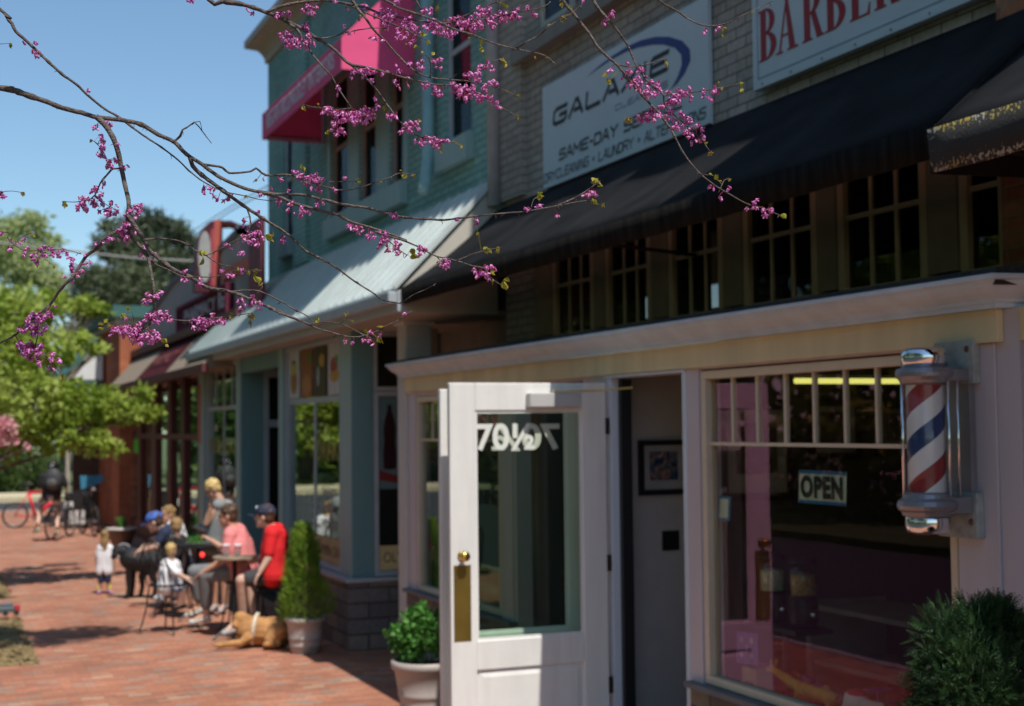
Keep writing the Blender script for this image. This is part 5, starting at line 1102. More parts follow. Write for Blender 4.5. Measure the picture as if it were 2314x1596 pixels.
tree('pine_tree', (onY(310, 900, 62).x, 62, 0), 11, .4, cs, 15000, .42, .08, pine, 'large dark pine standing behind the brick corner building', seed=6, shell=.3)
for i, (px, Y, top, rp, lab) in enumerate(((-20, 56, 1010, 60, 'dark green hedge clump farthest left across the road'), (45, 57, 1035, 48, 'dark green hedge clump with a reddish stem behind the red bicycle'), (95, 58, 1025, 45, 'dark green hedge clump behind the cyclist'))):
    c = onY(px, 1065, Y); tree('hedge', (c.x, Y, 0), .8, .06, [cl(px, 1062, Y, rp, .8), cl(px + 20, 1085, Y, rp * .8, .6), cl(px - 25, 1080, Y, rp * .8, .6)], 2600, .16, .1, hedgem, lab, 'hedge', 'hedges across the road', seed=20 + i)
for i, (px, Y, h, lab) in enumerate(((-130, 80, 12, 'bare-leafed tree mostly hidden at the far left'), (150, 84, 9, 'dull green tree low between willow and pine'))):
    c = onY(px, 900, Y); tree('distant_tree', (c.x, Y, 0), h * .5, .3, [((c.x, Y, h * .7), h * .35), ((c.x - 2, Y, h * .5), h * .3), ((c.x + 2, Y, h * .45), h * .3)], 3500, .4, .2, leafmat('dull_green_leaf', [(.06, .08, .03), (.10, .12, .045), (.14, .16, .06)], .2, scale=.4), lab, seed=30 + i)
# tall tree whose crown is above the frame: throws the dappled shade by the first mulch square
cs = [((1.3, 11.0, 8.4), .65, .5), ((1.95, 11.2, 8.5), .5, .4), ((.6, 11.3, 8.6), .75, .5), ((-.6, 11.9, 8.8), 1.0, .5), ((-1.8, 12.6, 9), 1.1, .6)]
tree('tall_street_tree', (.42, 15.2, 0), 8, .11, cs, 9000, .13, .09, fresh, 'tall street tree standing in the near mulch square, crown above the frame', seed=8, shell=.3, lean=(-.6, -3.0))
# the far side of the street, seen in the shop windows
for i in range(17):
    y = -8 + i * 5.6 + max(0, i - 9) * 2; r = random.Random(50 + i); x = -13.5 + r.uniform(-1, 1); h = 13 + r.uniform(0, 4)
    tree('opposite_tree', (x, y, 0), h * .5, .22, [((x, y, h * .8), 3.4), ((x, y + 1.6, h * .58), 3.2), ((x + .5, y - 1.8, h * .45), 3.2), ((x + 1.2, y, h * .25), 3.0)], 3200, .5, .36, deep if i % 3 else fresh,
         ['broad', 'tall', 'leaning', 'bushy'][i % 4] + ' green tree across the street, seen only mirrored in the shop glass', 'tree', 'trees across the street', seed=60 + i)
# ------------------------------------------------------------------ planters
potm = mat('taupe_plastic_pot', (.44, .38, .35), .5, var=.06); soil = mat('potting_soil', (.04, .03, .02), .95, var=.4, scale=50)
def pot(root, x, y, z0, r0, r1, h, mt=potm):
    m = MB(); m.lathe([(r0 * .92, z0), (r0, z0 + .01), (r0 + (r1 - r0) * .18, z0 + h * .18), (r0 + (r1 - r0) * .2 + .006, z0 + h * .2), (r0 + (r1 - r0) * .25 + .006, z0 + h * .25), (r0 + (r1 - r0) * .27, z0 + h * .27), (r0 + (r1 - r0) * .38, z0 + h * .38), (r0 + (r1 - r0) * .40 + .006, z0 + h * .40), (r0 + (r1 - r0) * .45 + .006, z0 + h * .45), (r0 + (r1 - r0) * .47, z0 + h * .47), (r1 * .95, z0 + h * .84), (r1 * 1.03, z0 + h * .86), (r1 * 1.06, z0 + h * .92), (r1 * 1.05, z0 + h), (r1 * .96, z0 + h), (r1 * .93, z0 + h * .9)], (x, y, 0), 36)
    p = m.build('pot', mt, root, smooth=True); MB().lathe([(.001, z0 + h * .905), (r1 * .925, z0 + h * .9)], (x, y, 0), 24).build('soil', soil, root); return p
thuja = leafmat('thuja_green', [(.09, .18, .02), (.19, .33, .035), (.34, .47, .06)], .4, scale=9)
darkth = leafmat('dark_conifer_green', [(.010, .030, .010), (.022, .060, .018), (.05, .11, .03)], .2, scale=9)
herb = leafmat('bright_herb_leaf', [(.05, .16, .03), (.10, .28, .05), (.16, .38, .08)], .35, scale=8)
def spray(mb, c, d, L, r, w=.006, n=9):
    """flat fern-like conifer spray"""
    d = d.normalized(); s = d.cross(rv(r)).normalized(); 
    for i in range(n):
        t = (i + 1) / n; q = c + d * L * t; l = L * .45 * (1 - t * .75)
        for sg in (-1, 1):
            e = q + (s * sg * .8 + d * .7).normalized() * l; u = d.cross(s).normalized() * w
            mb.add([q - d * w, q + d * w, e + u * .4 + d * w * .3, e - u * .4], [(0, 1, 2, 3)])
# topiary in the pot beside the restaurant
a = onZ(690, 1474); tx, ty_ = a.x, a.y
t = thing('potted_topiary', (tx, ty_, 0), 'bright green cone shaped conifer in a taupe ribbed pot by the cafe', 'potted plant')
sc_ = depth(a) / F_PX; ph_ = onX(690, 1394, tx).z; pot(t, tx, ty_, 0, .14, .185, ph_)
r = random.Random(9); f = MB(); ch = onX(678, 1178, tx).z
for i in range(2600):
    u = r.random() ** .8; z = ph_ * .86 + (ch - ph_) * u; prof_ = (.235 + .03 * math.sin(u * 9)) * (1 - u) ** .62 * (1 if u > .12 else .8 + u * 1.6); an = r.random() * 6.283
    k = (1 + .22 * math.sin(an * 3 + u * 11)); rad = prof_ * k * (.55 + .5 * r.random()); c = Vector((tx - .02 * u + rad * math.cos(an), ty_ + rad * math.sin(an), z))
    d = Vector((math.cos(an), math.sin(an), .7 + r.random() * .8)); spray(f, c, d, .055 + .03 * r.random(), r, .007, 3)
f.build('foliage', thuja, t); MB().tube([(tx, ty_, ph_ * .8), (tx, ty_, ch - .15)], [.02, .008], 8).build('stem', bark, t)
# herb pot at the shop step
D = 10.55; a = atD(962, 1490, D)
t = thing('potted_herb', (a.x, a.y, 0), 'bushy bright green herb in a wide taupe pot at the shop step', 'potted plant')
pot(t, a.x, a.y, 0, .17, .245, a.z)
f = MB(); r = random.Random(11); cc = [(atD(905, 1440, D), .10), (atD(935, 1410, D), .11), (atD(960, 1430, D), .15), (atD(990, 1420, D), .14), (atD(925, 1465, D), .10), (atD(950, 1390, D), .07), (atD(1010, 1450, D), .13)]
for c, R in cc:
    for _ in range(260):
        v = rv(r).normalized() * R * (.6 + .5 * r.random()); leaf(f, c + v, .045 * r.uniform(.6, 1.2), .04, r)
f.build('foliage', herb, t); m = MB()
for c, R in cc: m.tube([(a.x + r.uniform(-.05, .05), a.y, a.z - .03), c], [.004, .003], 5)
m.build('stems', mat('green_stem', (.08, .14, .03), .6), t)
# dark conifer in front of the near pilaster
D = 5.0; a = atD(2235, 1500, D)
t = thing('potted_conifer', (a.x, a.y, 0), 'large dark green feathery conifer in a pot at the lower right', 'potted plant')
pot(t, a.x, a.y, 0, .19, .26, .62)
f = MB(); r = random.Random(13); cc = [(atD(2150, 1430, D), .13), (atD(2210, 1400, D), .10), (atD(2245, 1400, D + .05), .09), (atD(2185, 1500, D - .1), .17), (atD(2280, 1470, D), .16), (atD(2130, 1530, D), .11), (atD(2220, 1560, D - .15), .2), (atD(2310, 1560, D), .2), (atD(2125, 1600, D), .13), (atD(2180, 1640, D), .22), (atD(2300, 1680, D), .24), (atD(2255, 1372, D), .055), (atD(2300, 1420, D), .07)]
for c, R in cc:
    for _ in range(int(5200 * R)):
        v = rv(r).normalized(); p = c - Vector((0, 0, .03)) + v * R * (.35 + .6 * r.random()) * (1 + .3 * noise.noise(v * 3 + c * 5)); d = (v + rv(r) * .9 + Vector((0, 0, .25))).normalized(); spray(f, p, d, .035 + .025 * r.random(), r, .0026, 5)
f.build('foliage', darkth, t)
m = MB()
for c, R in cc: m.tube([(a.x, a.y, .58), Vector((a.x, a.y, .8)).lerp(c, .5), c], [.012, .008, .003], 6)
m.build('stems', bark, t)
# grass pot and columnar shrub farther down the pavement
a = onZ(275, 1236); t = thing('grass_planter', (a.x, a.y, 0), 'dark flared planter with white rim and spiky grass near the brick pier', 'potted plant'); zt_ = onX(275, 1194, a.x).z
m = MB(); m.lathe([(.15, 0), (.17, .02), (.26, zt_ * .9), (.28, zt_ * .92), (.28, zt_), (.24, zt_)], (a.x, a.y, 0), 24); m.build('pot', mat('brown_pot', (.14, .09, .08), .5), t, smooth=True)
m = MB(); m.lathe([(.282, zt_ * .93), (.29, zt_ * .95), (.29, zt_ + .01), (.25, zt_ + .012)], (a.x, a.y, 0), 24); m.build('rim', mat('pot_rim_white', (.55, .52, .48), .5), t, smooth=True)
def blades(root, x, y, z, n, h, sp, seed, mt):
    r = random.Random(seed); f = MB()
    for i in range(n):
        an = r.random() * 6.283; q = Vector((math.cos(an), math.sin(an), 0)); b0 = Vector((x, y, z)) + q * .05 * r.random(); s = Vector((-q.y, q.x, 0)) * .007; o = sp * r.random()
        p1 = b0 + q * o * .4 + Vector((0, 0, h * .6)); p2 = b0 + q * o + Vector((0, 0, h * r.uniform(.7, 1.1))); f.add([b0 - s, b0 + s, p1 + s, p1 - s, p2], [(0, 1, 2, 3), (3, 2, 4)])
    f.build('blades', mt, root)
blades(t, a.x, a.y, zt_ - .02, 160, .24, .14, 5, herb)
a = onZ(200, 1178); t = thing('columnar_shrub', (a.x, a.y, 0), 'narrow yellow-green columnar shrub beside the black sign board', 'shrub'); f = MB(); r = random.Random(15); h = onX(200, 1100, a.x).z
for _ in range(1700):
    u = r.random(); an = r.random() * 6.28; R = .15 * math.sin(math.pi * (.12 + .8 * u)) ** .5; leaf(f, Vector((a.x + R * math.cos(an) * r.uniform(.6, 1), a.y + R * math.sin(an), .15 + (h - .15) * u)), .05, .04, r)
f.build('foliage', leafmat('yellow_green_leaf', [(.10, .12, .015), (.19, .20, .03), (.3, .22, .06)], .3, scale=4), t); MB().tube([(a.x, a.y, 0), (a.x, a.y, h * .8)], .02).build('stem', bark, t)
a = onZ(410, 1330); t = thing('low_planter', (a.x + .2, a.y + 1.2, 0), 'low planter of arching green blades behind the seated group', 'potted plant'); MB().lathe([(.12, 0), (.16, .35), (.13, .35)], (a.x + .2, a.y + 1.2, 0), 20).build('pot', MATS['brown_pot'], t, smooth=True); blades(t, a.x + .2, a.y + 1.2, .33, 120, .45, .4, 6, herb)

for i in range(10):
    y = -6 + i * 9; tree('opposite_hedge', (-12.3, y, 0), .8, .05, [((-12.3, y + k, 1.0), 1.5, .9) for k in (-3.4, -1.2, 1.1, 3.3)], 1700, .3, .2, hedgem, 'clipped hedge length across the street, seen only mirrored in the shop glass', 'hedge', 'hedges across the street', seed=90 + i, limbs=False)

for i, (x, y) in enumerate(((-2.6, 57), (-7, 60), (-11.5, 57), (-16, 62), (-21, 58), (-5, 70), (-12, 74), (-20, 76))):
    tree('far_tree', (x, y, 0), 4, .25, [((x, y, 7.5), 3.2), ((x + .8, y - 1, 4.2), 3.0), ((x - .6, y + 1, 2.0), 2.4)], 1500, .6, .42, fresh if i % 2 else deep, 'green tree beyond the side road, seen only mirrored in the shop glass', 'tree', 'trees beyond the side road', seed=200 + i)
# ------------------------------------------------------------------ redbud in bloom: traced twigs, blossoms and young leaves, all near the focus distance
CR = {'1': (0, 0, 1.596), '2': (1000, 0, 1.596), '3': (2000, 0, 1.7733), '8': (0, 750, 1.3875), 'A': (700, 800, 2.66), 'B': (700, 1200, 1.995), 'C': (1500, 850, 2.66), 'P': (0, 0, 1 / 1.7702), 'D': (0, 1150, 3.546)}
def T(k, *pts):
    a, b, s = CR[k]; return [((a + x / s) / 1.7702, (b + y / s) / 1.7702) for x, y in pts]
BR = []   # (points, r0, r1 in frame pixels, D0, D1, parent index or None)
def br(pts, r0, r1, D0=None, D1=None): BR.append((pts, r0, r1, D0, D1))
br(T('P', (-420, 130)) + T('1', (-20, 560), (60, 565), (150, 600), (270, 640), (400, 690), (520, 720), (620, 750), (760, 765), (900, 795), (1010, 860), (1110, 905), (1190, 985), (1290, 1050), (1400, 1130), (1540, 1195), (1650, 1225), (1760, 1240), (1930, 1245), (2080, 1280)) + T('2', (640, 1315), (740, 1325), (860, 1360), (960, 1385), (1060, 1395), (1240, 1405), (1320, 1395), (1540, 1370), (1760, 1350), (1960, 1315)) + T('3', (540, 1435), (620, 1425), (680, 1445), (740, 1465)), 8.2, 1.0, 3.1, 3.12)
br(T('3', (400, 1470), (540, 1400), (620, 1350), (690, 1300), (715, 1280)), 2.0, .9)
br(T('1', (1650, 1225), (1760, 1250), (1880, 1300), (1990, 1330), (2150, 1370)) + T('2', (560, 1370), (640, 1415), (760, 1450), (880, 1490), (1000, 1540)) + T('C', (0, 205), (160, 240), (300, 300), (450, 360), (560, 420), (650, 465), (870, 515), (1040, 570), (1150, 590), (1220, 660), (1250, 715), (1340, 770)), 4.0, .9, None, 3.05)
br(T('C', (870, 515), (960, 480), (1050, 440), (1180, 405), (1340, 372)), 1.8, .8)
br(T('C', (650, 465), (700, 520), (740, 530)), 1.2, .7)
br(T('C', (0, 215), (100, 270), (200, 350), (260, 400), (340, 455)), 1.6, .8)
br(T('1', (1190, 1010), (1230, 1060), (1290, 1120), (1400, 1200), (1500, 1275), (1600, 1345), (1700, 1410), (1800, 1470), (1900, 1550)) + T('P', (690, 567), (720, 582), (760, 605), (800, 635), (847, 665), (860, 677), (903, 686)), 4.6, 1.1, None, 3.18)
br(T('P', (903, 686), (935, 666), (960, 655), (985, 641)), 1.2, .6)
br(T('P', (-300, -190)) + T('1', (0, 60), (35, 110), (75, 150), (100, 200), (150, 245), (230, 320), (330, 415), (410, 485), (490, 540), (550, 600), (660, 690), (770, 755), (840, 810), (930, 875), (1030, 940), (1110, 1000), (1160, 1045), (1230, 1110), (1330, 1180), (1440, 1225), (1560, 1250), (1660, 1275), (1760, 1280)), 5.4, .8, 3.2, 3.24)
br(T('1', (620, 755), (660, 785), (700, 840), (735, 910), (760, 1000), (780, 1100), (800, 1190), (820, 1280), (822, 1350), (812, 1400), (815, 1440)) + T('8', (720, 260), (760, 310), (800, 350), (825, 400), (840, 480), (855, 560), (858, 620), (855, 690), (835, 740), (820, 790), (800, 830)), 6.2, 2.2, None, 3.0)
br(T('8', (715, 160), (760, 230), (800, 290), (830, 350), (900, 410), (970, 460), (1060, 500)) + T('A', (270, 890), (350, 935), (470, 955), (600, 980), (700, 1015), (800, 1060), (950, 1120), (1100, 1180), (1200, 1230), (1330, 1285)) + T('B', (750, 65), (850, 110), (1000, 165), (1130, 225), (1250, 260), (1390, 295), (1500, 290), (1580, 265), (1680, 210), (1790, 155), (1895, 85)), 5.0, .9, None, 3.02)
br(T('B', (1070, 185), (1180, 178), (1320, 190), (1400, 225), (1500, 275), (1560, 300)), 1.6, .9)
br(T('B', (1320, 190), (1350, 165), (1400, 160)), 1.0, .5)
br(T('A', (600, 980), (720, 965), (890, 970), (1050, 1040), (1200, 1120), (1300, 1190)) + T('B', (930, 60), (1040, 120), (1100, 165), (1165, 212)), 2.2, .8)
br(T('A', (890, 970), (925, 935), (930, 900)), 1.2, .6)
br(T('8', (708, 225), (650, 245), (580, 285), (540, 335), (480, 380), (440, 440), (400, 500), (340, 560), (270, 660), (200, 710), (140, 775), (80, 820), (0, 865), (-60, 900)), 4.2, 1.8, None, 3.08)
br(T('8', (265, 665), (240, 720), (215, 780), (205, 840), (195, 880), (230, 920), (280, 955), (320, 1010), (345, 1045)), 2.2, .8)
br(T('8', (810, 280), (870, 285), (950, 290), (1000, 300), (1050, 320)) + T('A', (130, 470), (200, 530), (330, 590), (400, 640), (480, 685), (600, 710), (680, 735), (770, 775)), 2.2, .8)
br(T('A', (350, 590), (450, 540), (550, 480), (650, 430), (720, 395), (800, 375), (880, 385)), 1.4, .8)
br(T('A', (770, 110), (795, 180), (805, 250), (785, 310), (788, 365)), 2.0, 1.4)
br(T('8', (830, 410), (880, 435), (940, 460), (1000, 490)) + T('A', (160, 825), (290, 820), (420, 820), (530, 780), (650, 755), (770, 750), (920, 748)), 1.7, .6)
br(T('P', (-260, 560)) + T('8', (0, 245), (40, 280), (80, 320), (140, 350), (220, 350), (300, 345), (380, 350), (450, 370)), 2.0, .7, 2.98, 3.0)
br(T('8', (75, 312), (110, 285), (150, 260), (175, 250)), 1.0, .5)
br(T('8', (230, 350), (245, 390), (270, 415), (300, 435)), 1.0, .5)
br(T('1', (700, 1020), (690, 1030), (650, 950), (600, 905), (575, 890)), 1.2, .6)
br(T('1', (710, 1085), (680, 1120), (640, 1170), (620, 1220), (580, 1270), (480, 1290), (400, 1285)), 2.2, .7)
br(T('1', (745, 1070), (728, 1078), (710, 1085)), 2.2, 1.8)
br(T('1', (600, 1260), (640, 1280), (700, 1320), (760, 1350)), 1.0, .5)
br(T('P', (-60, 98)) + T('1', (0, 282), (60, 278), (75, 285)), 1.1, .5, 3.1, 3.1)
br(T('P', (-80, 445)) + T('1', (0, 1232), (40, 1222), (80, 1220), (130, 1228)), 1.1, .6, 3.0, 3.0)
br(T('8', (858, 680), (880, 705), (950, 735), (1060, 740)) + T('B', (130, 172), (300, 145), (440, 130), (520, 120), (590, 108)), 1.7, .7)
br(T('1', (1115, 900), (1150, 870), (1165, 830), (1200, 810), (1240, 780), (1270, 810), (1300, 850), (1350, 915)), 2.6, .7)
br(T('1', (1243, 782), (1275, 775), (1290, 830)), .9, .5)
br(T('1', (1295, 1045), (1420, 1070), (1460, 1105), (1600, 1095), (1635, 1075), (1700, 1120), (1830, 1115)) + T('2', (300, 1130), (350, 1150), (480, 1195), (600, 1215), (700, 1200), (800, 1165), (900, 1130), (960, 1105), (1060, 1122)), 2.8, .8, None, 3.14)
br(T('2', (380, 1140), (520, 1160), (620, 1160), (700, 1160)), 1.2, .6)
br(T('8', (720, 720), (740, 745), (735, 700), (720, 690), (700, 700)), .9, .6)
br(T('8', (820, 800), (760, 770), (700, 765), (620, 770)), 1.6, .8)
br(T('P', (380, -140)) + T('1', (1330, -5), (1420, 10), (1530, 25), (1620, 50), (1700, 80), (1800, 120), (1880, 160), (1960, 205), (2030, 250), (2100, 290), (2160, 340)) + T('2', (600, 380), (650, 415), (740, 430), (860, 460), (960, 490), (1060, 515), (1180, 540), (1290, 545), (1420, 580), (1520, 630), (1600, 680), (1690, 735), (1720, 750)), 6.0, .8, 3.05, 3.1)
br(T('2', (210, 130), (300, 190), (350, 270), (400, 350), (450, 410), (520, 490), (560, 560), (600, 620), (650, 690)), 3.2, 1.4, None, 3.0)
br(T('2', (650, 690), (560, 700), (450, 690), (380, 680), (340, 665)), 1.4, .7)
br(T('2', (650, 415), (700, 460), (760, 520), (820, 590), (870, 660), (920, 730), (970, 790), (1030, 840), (1090, 875), (1180, 890), (1280, 905), (1340, 920)), 2.6, .8)
br(T('2', (870, 660), (800, 690), (720, 700)), 1.2, .6)
br(T('2', (100, 60), (200, 40), (330, 15), (480, 2), (600, 20), (720, 45), (850, 90), (1000, 120), (1120, 140), (1250, 150), (1400, 130), (1560, 115), (1700, 80), (1860, 50), (1920, 10)), 3.4, .9, None, 3.15)
br(T('2', (600, 20), (780, 100), (900, 150), (1000, 190), (1080, 235), (1130, 260)), 2.2, .8)
br(T('2', (1250, 150), (1350, 110), (1440, 70), (1520, 35), (1600, 5)), 1.6, .8)
br(T('2', (620, -60), (650, -5), (690, 60), (740, 120), (790, 190), (860, 260), (930, 340), (1000, 410), (1060, 460), (1150, 495), (1270, 510), (1400, 520), (1520, 545), (1620, 575), (1710, 620)), 3.2, .8, 3.0, 3.0)
br(T('2', (1350, 515), (1430, 450), (1520, 410), (1600, 375)), 1.4, .7)
br(T('2', (1270, 500), (1325, 472)), 1.0, .6)
br(T('2', (1145, 490), (1155, 420), (1140, 370), (1110, 345)), 1.2, .7)
br(T('2', (430, 240), (540, 232), (620, 205), (780, 180), (880, 182)), 1.8, .8)
br(T('2', (560, 225), (600, 205), (650, 160), (700, 110)), 1.2, .6)
br(T('P', (520, -160)) + T('2', (840, -10), (920, 40), (1080, 95), (1200, 140), (1300, 185), (1440, 230), (1550, 275), (1660, 305), (1780, 330), (1880, 355), (1950, 410)), 4.2, 1.2, 2.5, 2.5)
br(T('2', (1680, 300), (1780, 260), (1860, 215), (1920, 160), (2020, 110), (2110, 40)), 2.0, 1.0)
br(T('2', (1050, -50), (1055, -5), (1090, 60), (1085, 130), (1060, 190)), 1.8, 1.0, 3.2, 3.2)
br(T('P', (1200, -120)) + T('3', (440, -5), (500, 70), (580, 170), (640, 250), (690, 330), (760, 400), (820, 450), (880, 520), (950, 610), (1050, 720), (1130, 810), (1200, 900), (1250, 990), (1310, 1100), (1380, 1190), (1450, 1260), (1540, 1325), (1640, 1385), (1750, 1445), (1860, 1475), (1980, 1525)), 4.2, .9, 3.1, 3.05)
br(T('P', (1285, -120)) + T('3', (660, -5), (700, 60), (760, 130), (820, 200), (870, 270), (920, 350), (960, 450), (1000, 510), (1060, 590), (1120, 640), (1160, 680), (1170, 750), (1240, 820), (1300, 870), (1360, 930), (1420, 980), (1480, 1060), (1510, 1100)), 4.0, .9, 3.15, 3.1)
br(T('3', (1170, 690), (1280, 655), (1400, 650), (1520, 630), (1640, 610), (1700, 590)), 1.8, .8)
br(T('3', (815, 450), (890, 470), (960, 472), (1060, 450), (1130, 430), (1185, 412)), 1.6, .7)
br(T('3', (1170, 750), (1100, 775), (1000, 820), (940, 835)), 1.4, .7)
br(T('3', (1060, -60), (1120, -5), (1180, 40), (1260, 80), (1330, 130), (1420, 175), (1510, 185), (1600, 165), (1720, 110), (1850, 50), (1930, 10)), 2.4, .8, 3.1, 3.15)
br(T('3', (1435, 1250), (1500, 1245), (1540, 1255)), 1.0, .6)
br(T('3', (1555, 1330), (1590, 1280), (1625, 1262)), 1.0, .6)
br(T('2', (1790, 1320), (1810, 1275), (1850, 1245)), 1.0, .6)
bpts = []     # per branch: dense list of (px, py, D, r)
def seglen(a, b): return math.hypot(a[0] - b[0], a[1] - b[1])
for bi, (pts, r0, r1, D0, D1) in enumerate(BR):
    if D0 is None:
        best = (1e9, 3.1, 0)
        for L in bpts:
            for (x, y, D, rr_) in L:
                d = seglen((x, y), pts[0])
                if d < best[0]: best = (d, D, (x, y))
        D0 = best[1]
        if best[0] < 14: pts = [best[2]] + pts[1:] if seglen(best[2], pts[1]) > 2 else pts
    if D1 is None: D1 = D0 + (-.05, .05, .02, -.03)[bi % 4]
    tot = sum(seglen(pts[i], pts[i + 1]) for i in range(len(pts) - 1)); out = []; s = 0; r = random.Random(100 + bi)
    n = len(pts)
    for i in range(n - 1):
        p0, p1, p2, p3 = pts[max(i - 1, 0)], pts[i], pts[i + 1], pts[min(i + 2, n - 1)]; L = seglen(p1, p2); k = max(1, int(L / 9))
        for j in range(k):
            t = j / k; f = lambda a, b, c, d: .5 * (2 * b + (c - a) * t + (2 * a - 5 * b + 4 * c - d) * t * t + (3 * b - a - 3 * c + d) * t ** 3)
            x, y = f(p0[0], p1[0], p2[0], p3[0]), f(p0[1], p1[1], p2[1], p3[1]); u = (s + L * t) / tot
            rr_ = r0 + (r1 - r0) * u ** .8; bump = 1 + (.28 if r.random() < .14 else 0) + r.uniform(-.05, .05)
            out.append((x + r.uniform(-.35, .35), y + r.uniform(-.35, .35), D0 + (D1 - D0) * u + .012 * math.sin(u * 19 + bi), rr_ * bump))
        s += L
    out.append((*pts[-1], D1, r1)); bpts.append(out)
twig = mat('redbud_bark', (.125, .10, .088), .8, var=.45, scale=90, bump=.7, bscale=260)
PSC = 1 / F_PX
tk = Vector((-2.7, 3.0, 0)); redbud = thing('redbud_tree', (-2.7, 3.0, 0), 'flowering redbud with bare grey twigs, magenta blossom and young leaves across the view', 'tree')
entry = [atD(x[0][0], x[0][1], x[0][2]) for x in bpts]
fork = Vector((-2.55, 3.05, 1.75))
MB().tube([tk, tk + Vector((.03, .02, .6)), tk + Vector((.02, .06, 1.3)), fork], [.085, .07, .062, .055], 12).build('trunk', twig, redbud, smooth=True)
br_obj = []
for bi, L in enumerate(bpts):
    P_ = [atD(x, y, D) for x, y, D, _ in L]; R__ = [r_ * D * PSC * 1.1 for _, _, D, r_ in L]
    m = MB(); edge = BR[bi][0][0]
    if BR[bi][3] is not None:       # a limb that enters the frame: carry it back to the trunk fork
        a = P_[0]; top = Vector((a.x * .35 + fork.x * .65, a.y * .3 + fork.y * .7, max(a.z, 2.3) + .25)); arr = []
        for t in [i / 8 for i in range(8)]: jit = Vector((math.sin(bi * 3 + t * 9), math.cos(bi * 2 + t * 7), math.sin(bi + t * 11))) * .05 * math.sin(math.pi * t); q = jit + (1 - t) ** 2 * fork + 2 * t * (1 - t) * top + t * t * a; arr.append(q)
        P_ = arr + P_; R__ = [R__[0] + (.017 - R__[0]) * (1 - t / 8) ** 1.5 for t in range(8)] + R__
    m.tube(P_, R__, 8); r = random.Random(bi)
    if True:        # fine spur stubs
        for (x, y, D, rr_) in L:
            if r.random() < .17:
                p = atD(x, y, D); e = p + (RT * r.uniform(-1, 1) - UP * r.uniform(.2, 1.2) + FW * r.uniform(-.4, .4)).normalized() * r.uniform(5, 13) * D * PSC; m.tube([p, p.lerp(e, .5) + RT * .0008, e], [.0011, .0008, .0005], 4)
    m.build('branch', twig, redbud, smooth=True)
bloom = leafmat('redbud_petal', [(.48, .06, .34), (.80, .26, .66), (.98, .72, .94)], .35, rough=.35, scale=140)
calyx = mat('redbud_calyx', (.30, .03, .08), .6, var=.2)
yleaf = leafmat('young_redbud_leaf', [(.30, .30, .03), (.42, .40, .05), (.48, .30, .09)], .5, scale=30)
def blossom(mb, mc, p, r, k=1.0, att=None):
    """pea flower about 11 mm: keel, two wings, standard petal, dark calyx, thin stalk"""
    d = (RT * r.uniform(-.8, .8) - UP * r.uniform(.1, 1) + FW * r.uniform(-.8, .8)).normalized(); s = d.cross(rv(r).normalized()).normalized(); u = d.cross(s)
    L = .0092 * k * r.uniform(.8, 1.15); M = Matrix((s, u, d)).transposed()
    mb.ell(p + d * L * .45, (L * .25, L * .32, L * .62), M, 6, 4)
    if r.random() < .75:
        for sg in (-1, 1): M2 = Matrix.Rotation(sg * .7, 3, u) @ M; mb.ell(p + (d * .25 + s * sg * .42 - u * .1) * L, (L * .1, L * .27, L * .45), M2, 5, 4)
        mb.ell(p + (-u * .42 + d * .15) * L, (L * .36, L * .1, L * .36), M, 6, 4)
    mc.ell(p - d * L * .22, (L * .2, L * .2, L * .24), M, 5, 4)
    if att is not None: mc.tube([p - d * L * .4, (p - d * L * .5).lerp(att, .5) + UP * .001, att], .00042, 3, False)
def nearest(px, py):
    best = (1e9, None)
    for L in bpts:
        for (x, y, D, _) in L:
            d = (x - px) ** 2 + (y - py) ** 2
            if d < best[0] and D > 2.8: best = (d, (x, y, D))
    return best
CL = []    # crop key, cx, cy, rx, ry, count
def bl_(k, *rows):
    a, b, s = CR[k]
    for x, y, rx, ry, n in rows: CL.append(((a + x / s) / 1.7702, (b + y / s) / 1.7702, rx / s / 1.7702, ry / s / 1.7702, n))
bl_('1', (143, 272, 8, 8, 1), (225, 268, 12, 10, 1), (225, 345, 25, 35, 5), (558, 580, 12, 12, 2), (690, 785, 25, 15, 4), (615, 810, 25, 18, 3), (655, 915, 22, 50, 9), (757, 920, 10, 12, 1), (645, 990, 30, 18, 3), (715, 1045, 35, 38, 10), (800, 1065, 20, 25, 3), (670, 1185, 15, 25, 2), (600, 1200, 28, 30, 6), (650, 1235, 14, 14, 2), (20, 1235, 22, 30, 4),
    (530, 1300, 55, 48, 20), (625, 1300, 40, 50, 14), (710, 1330, 45, 45, 14), (815, 1350, 28, 35, 6), (885, 1335, 28, 35, 6), (810, 1420, 25, 25, 5), (855, 1480, 14, 14, 1),
    (1305, 1205, 16, 32, 3), (1360, 1225, 22, 30, 4), (1385, 1265, 14, 14, 2), (1425, 1280, 12, 14, 1), (1475, 1265, 20, 35, 3), (1415, 1210, 10, 10, 1), (1580, 70, 10, 8, 1), (1622, 95, 12, 18, 1), (1770, 90, 22, 18, 3), (1845, 85, 22, 14, 3), (1215, 0, 25, 8, 2))
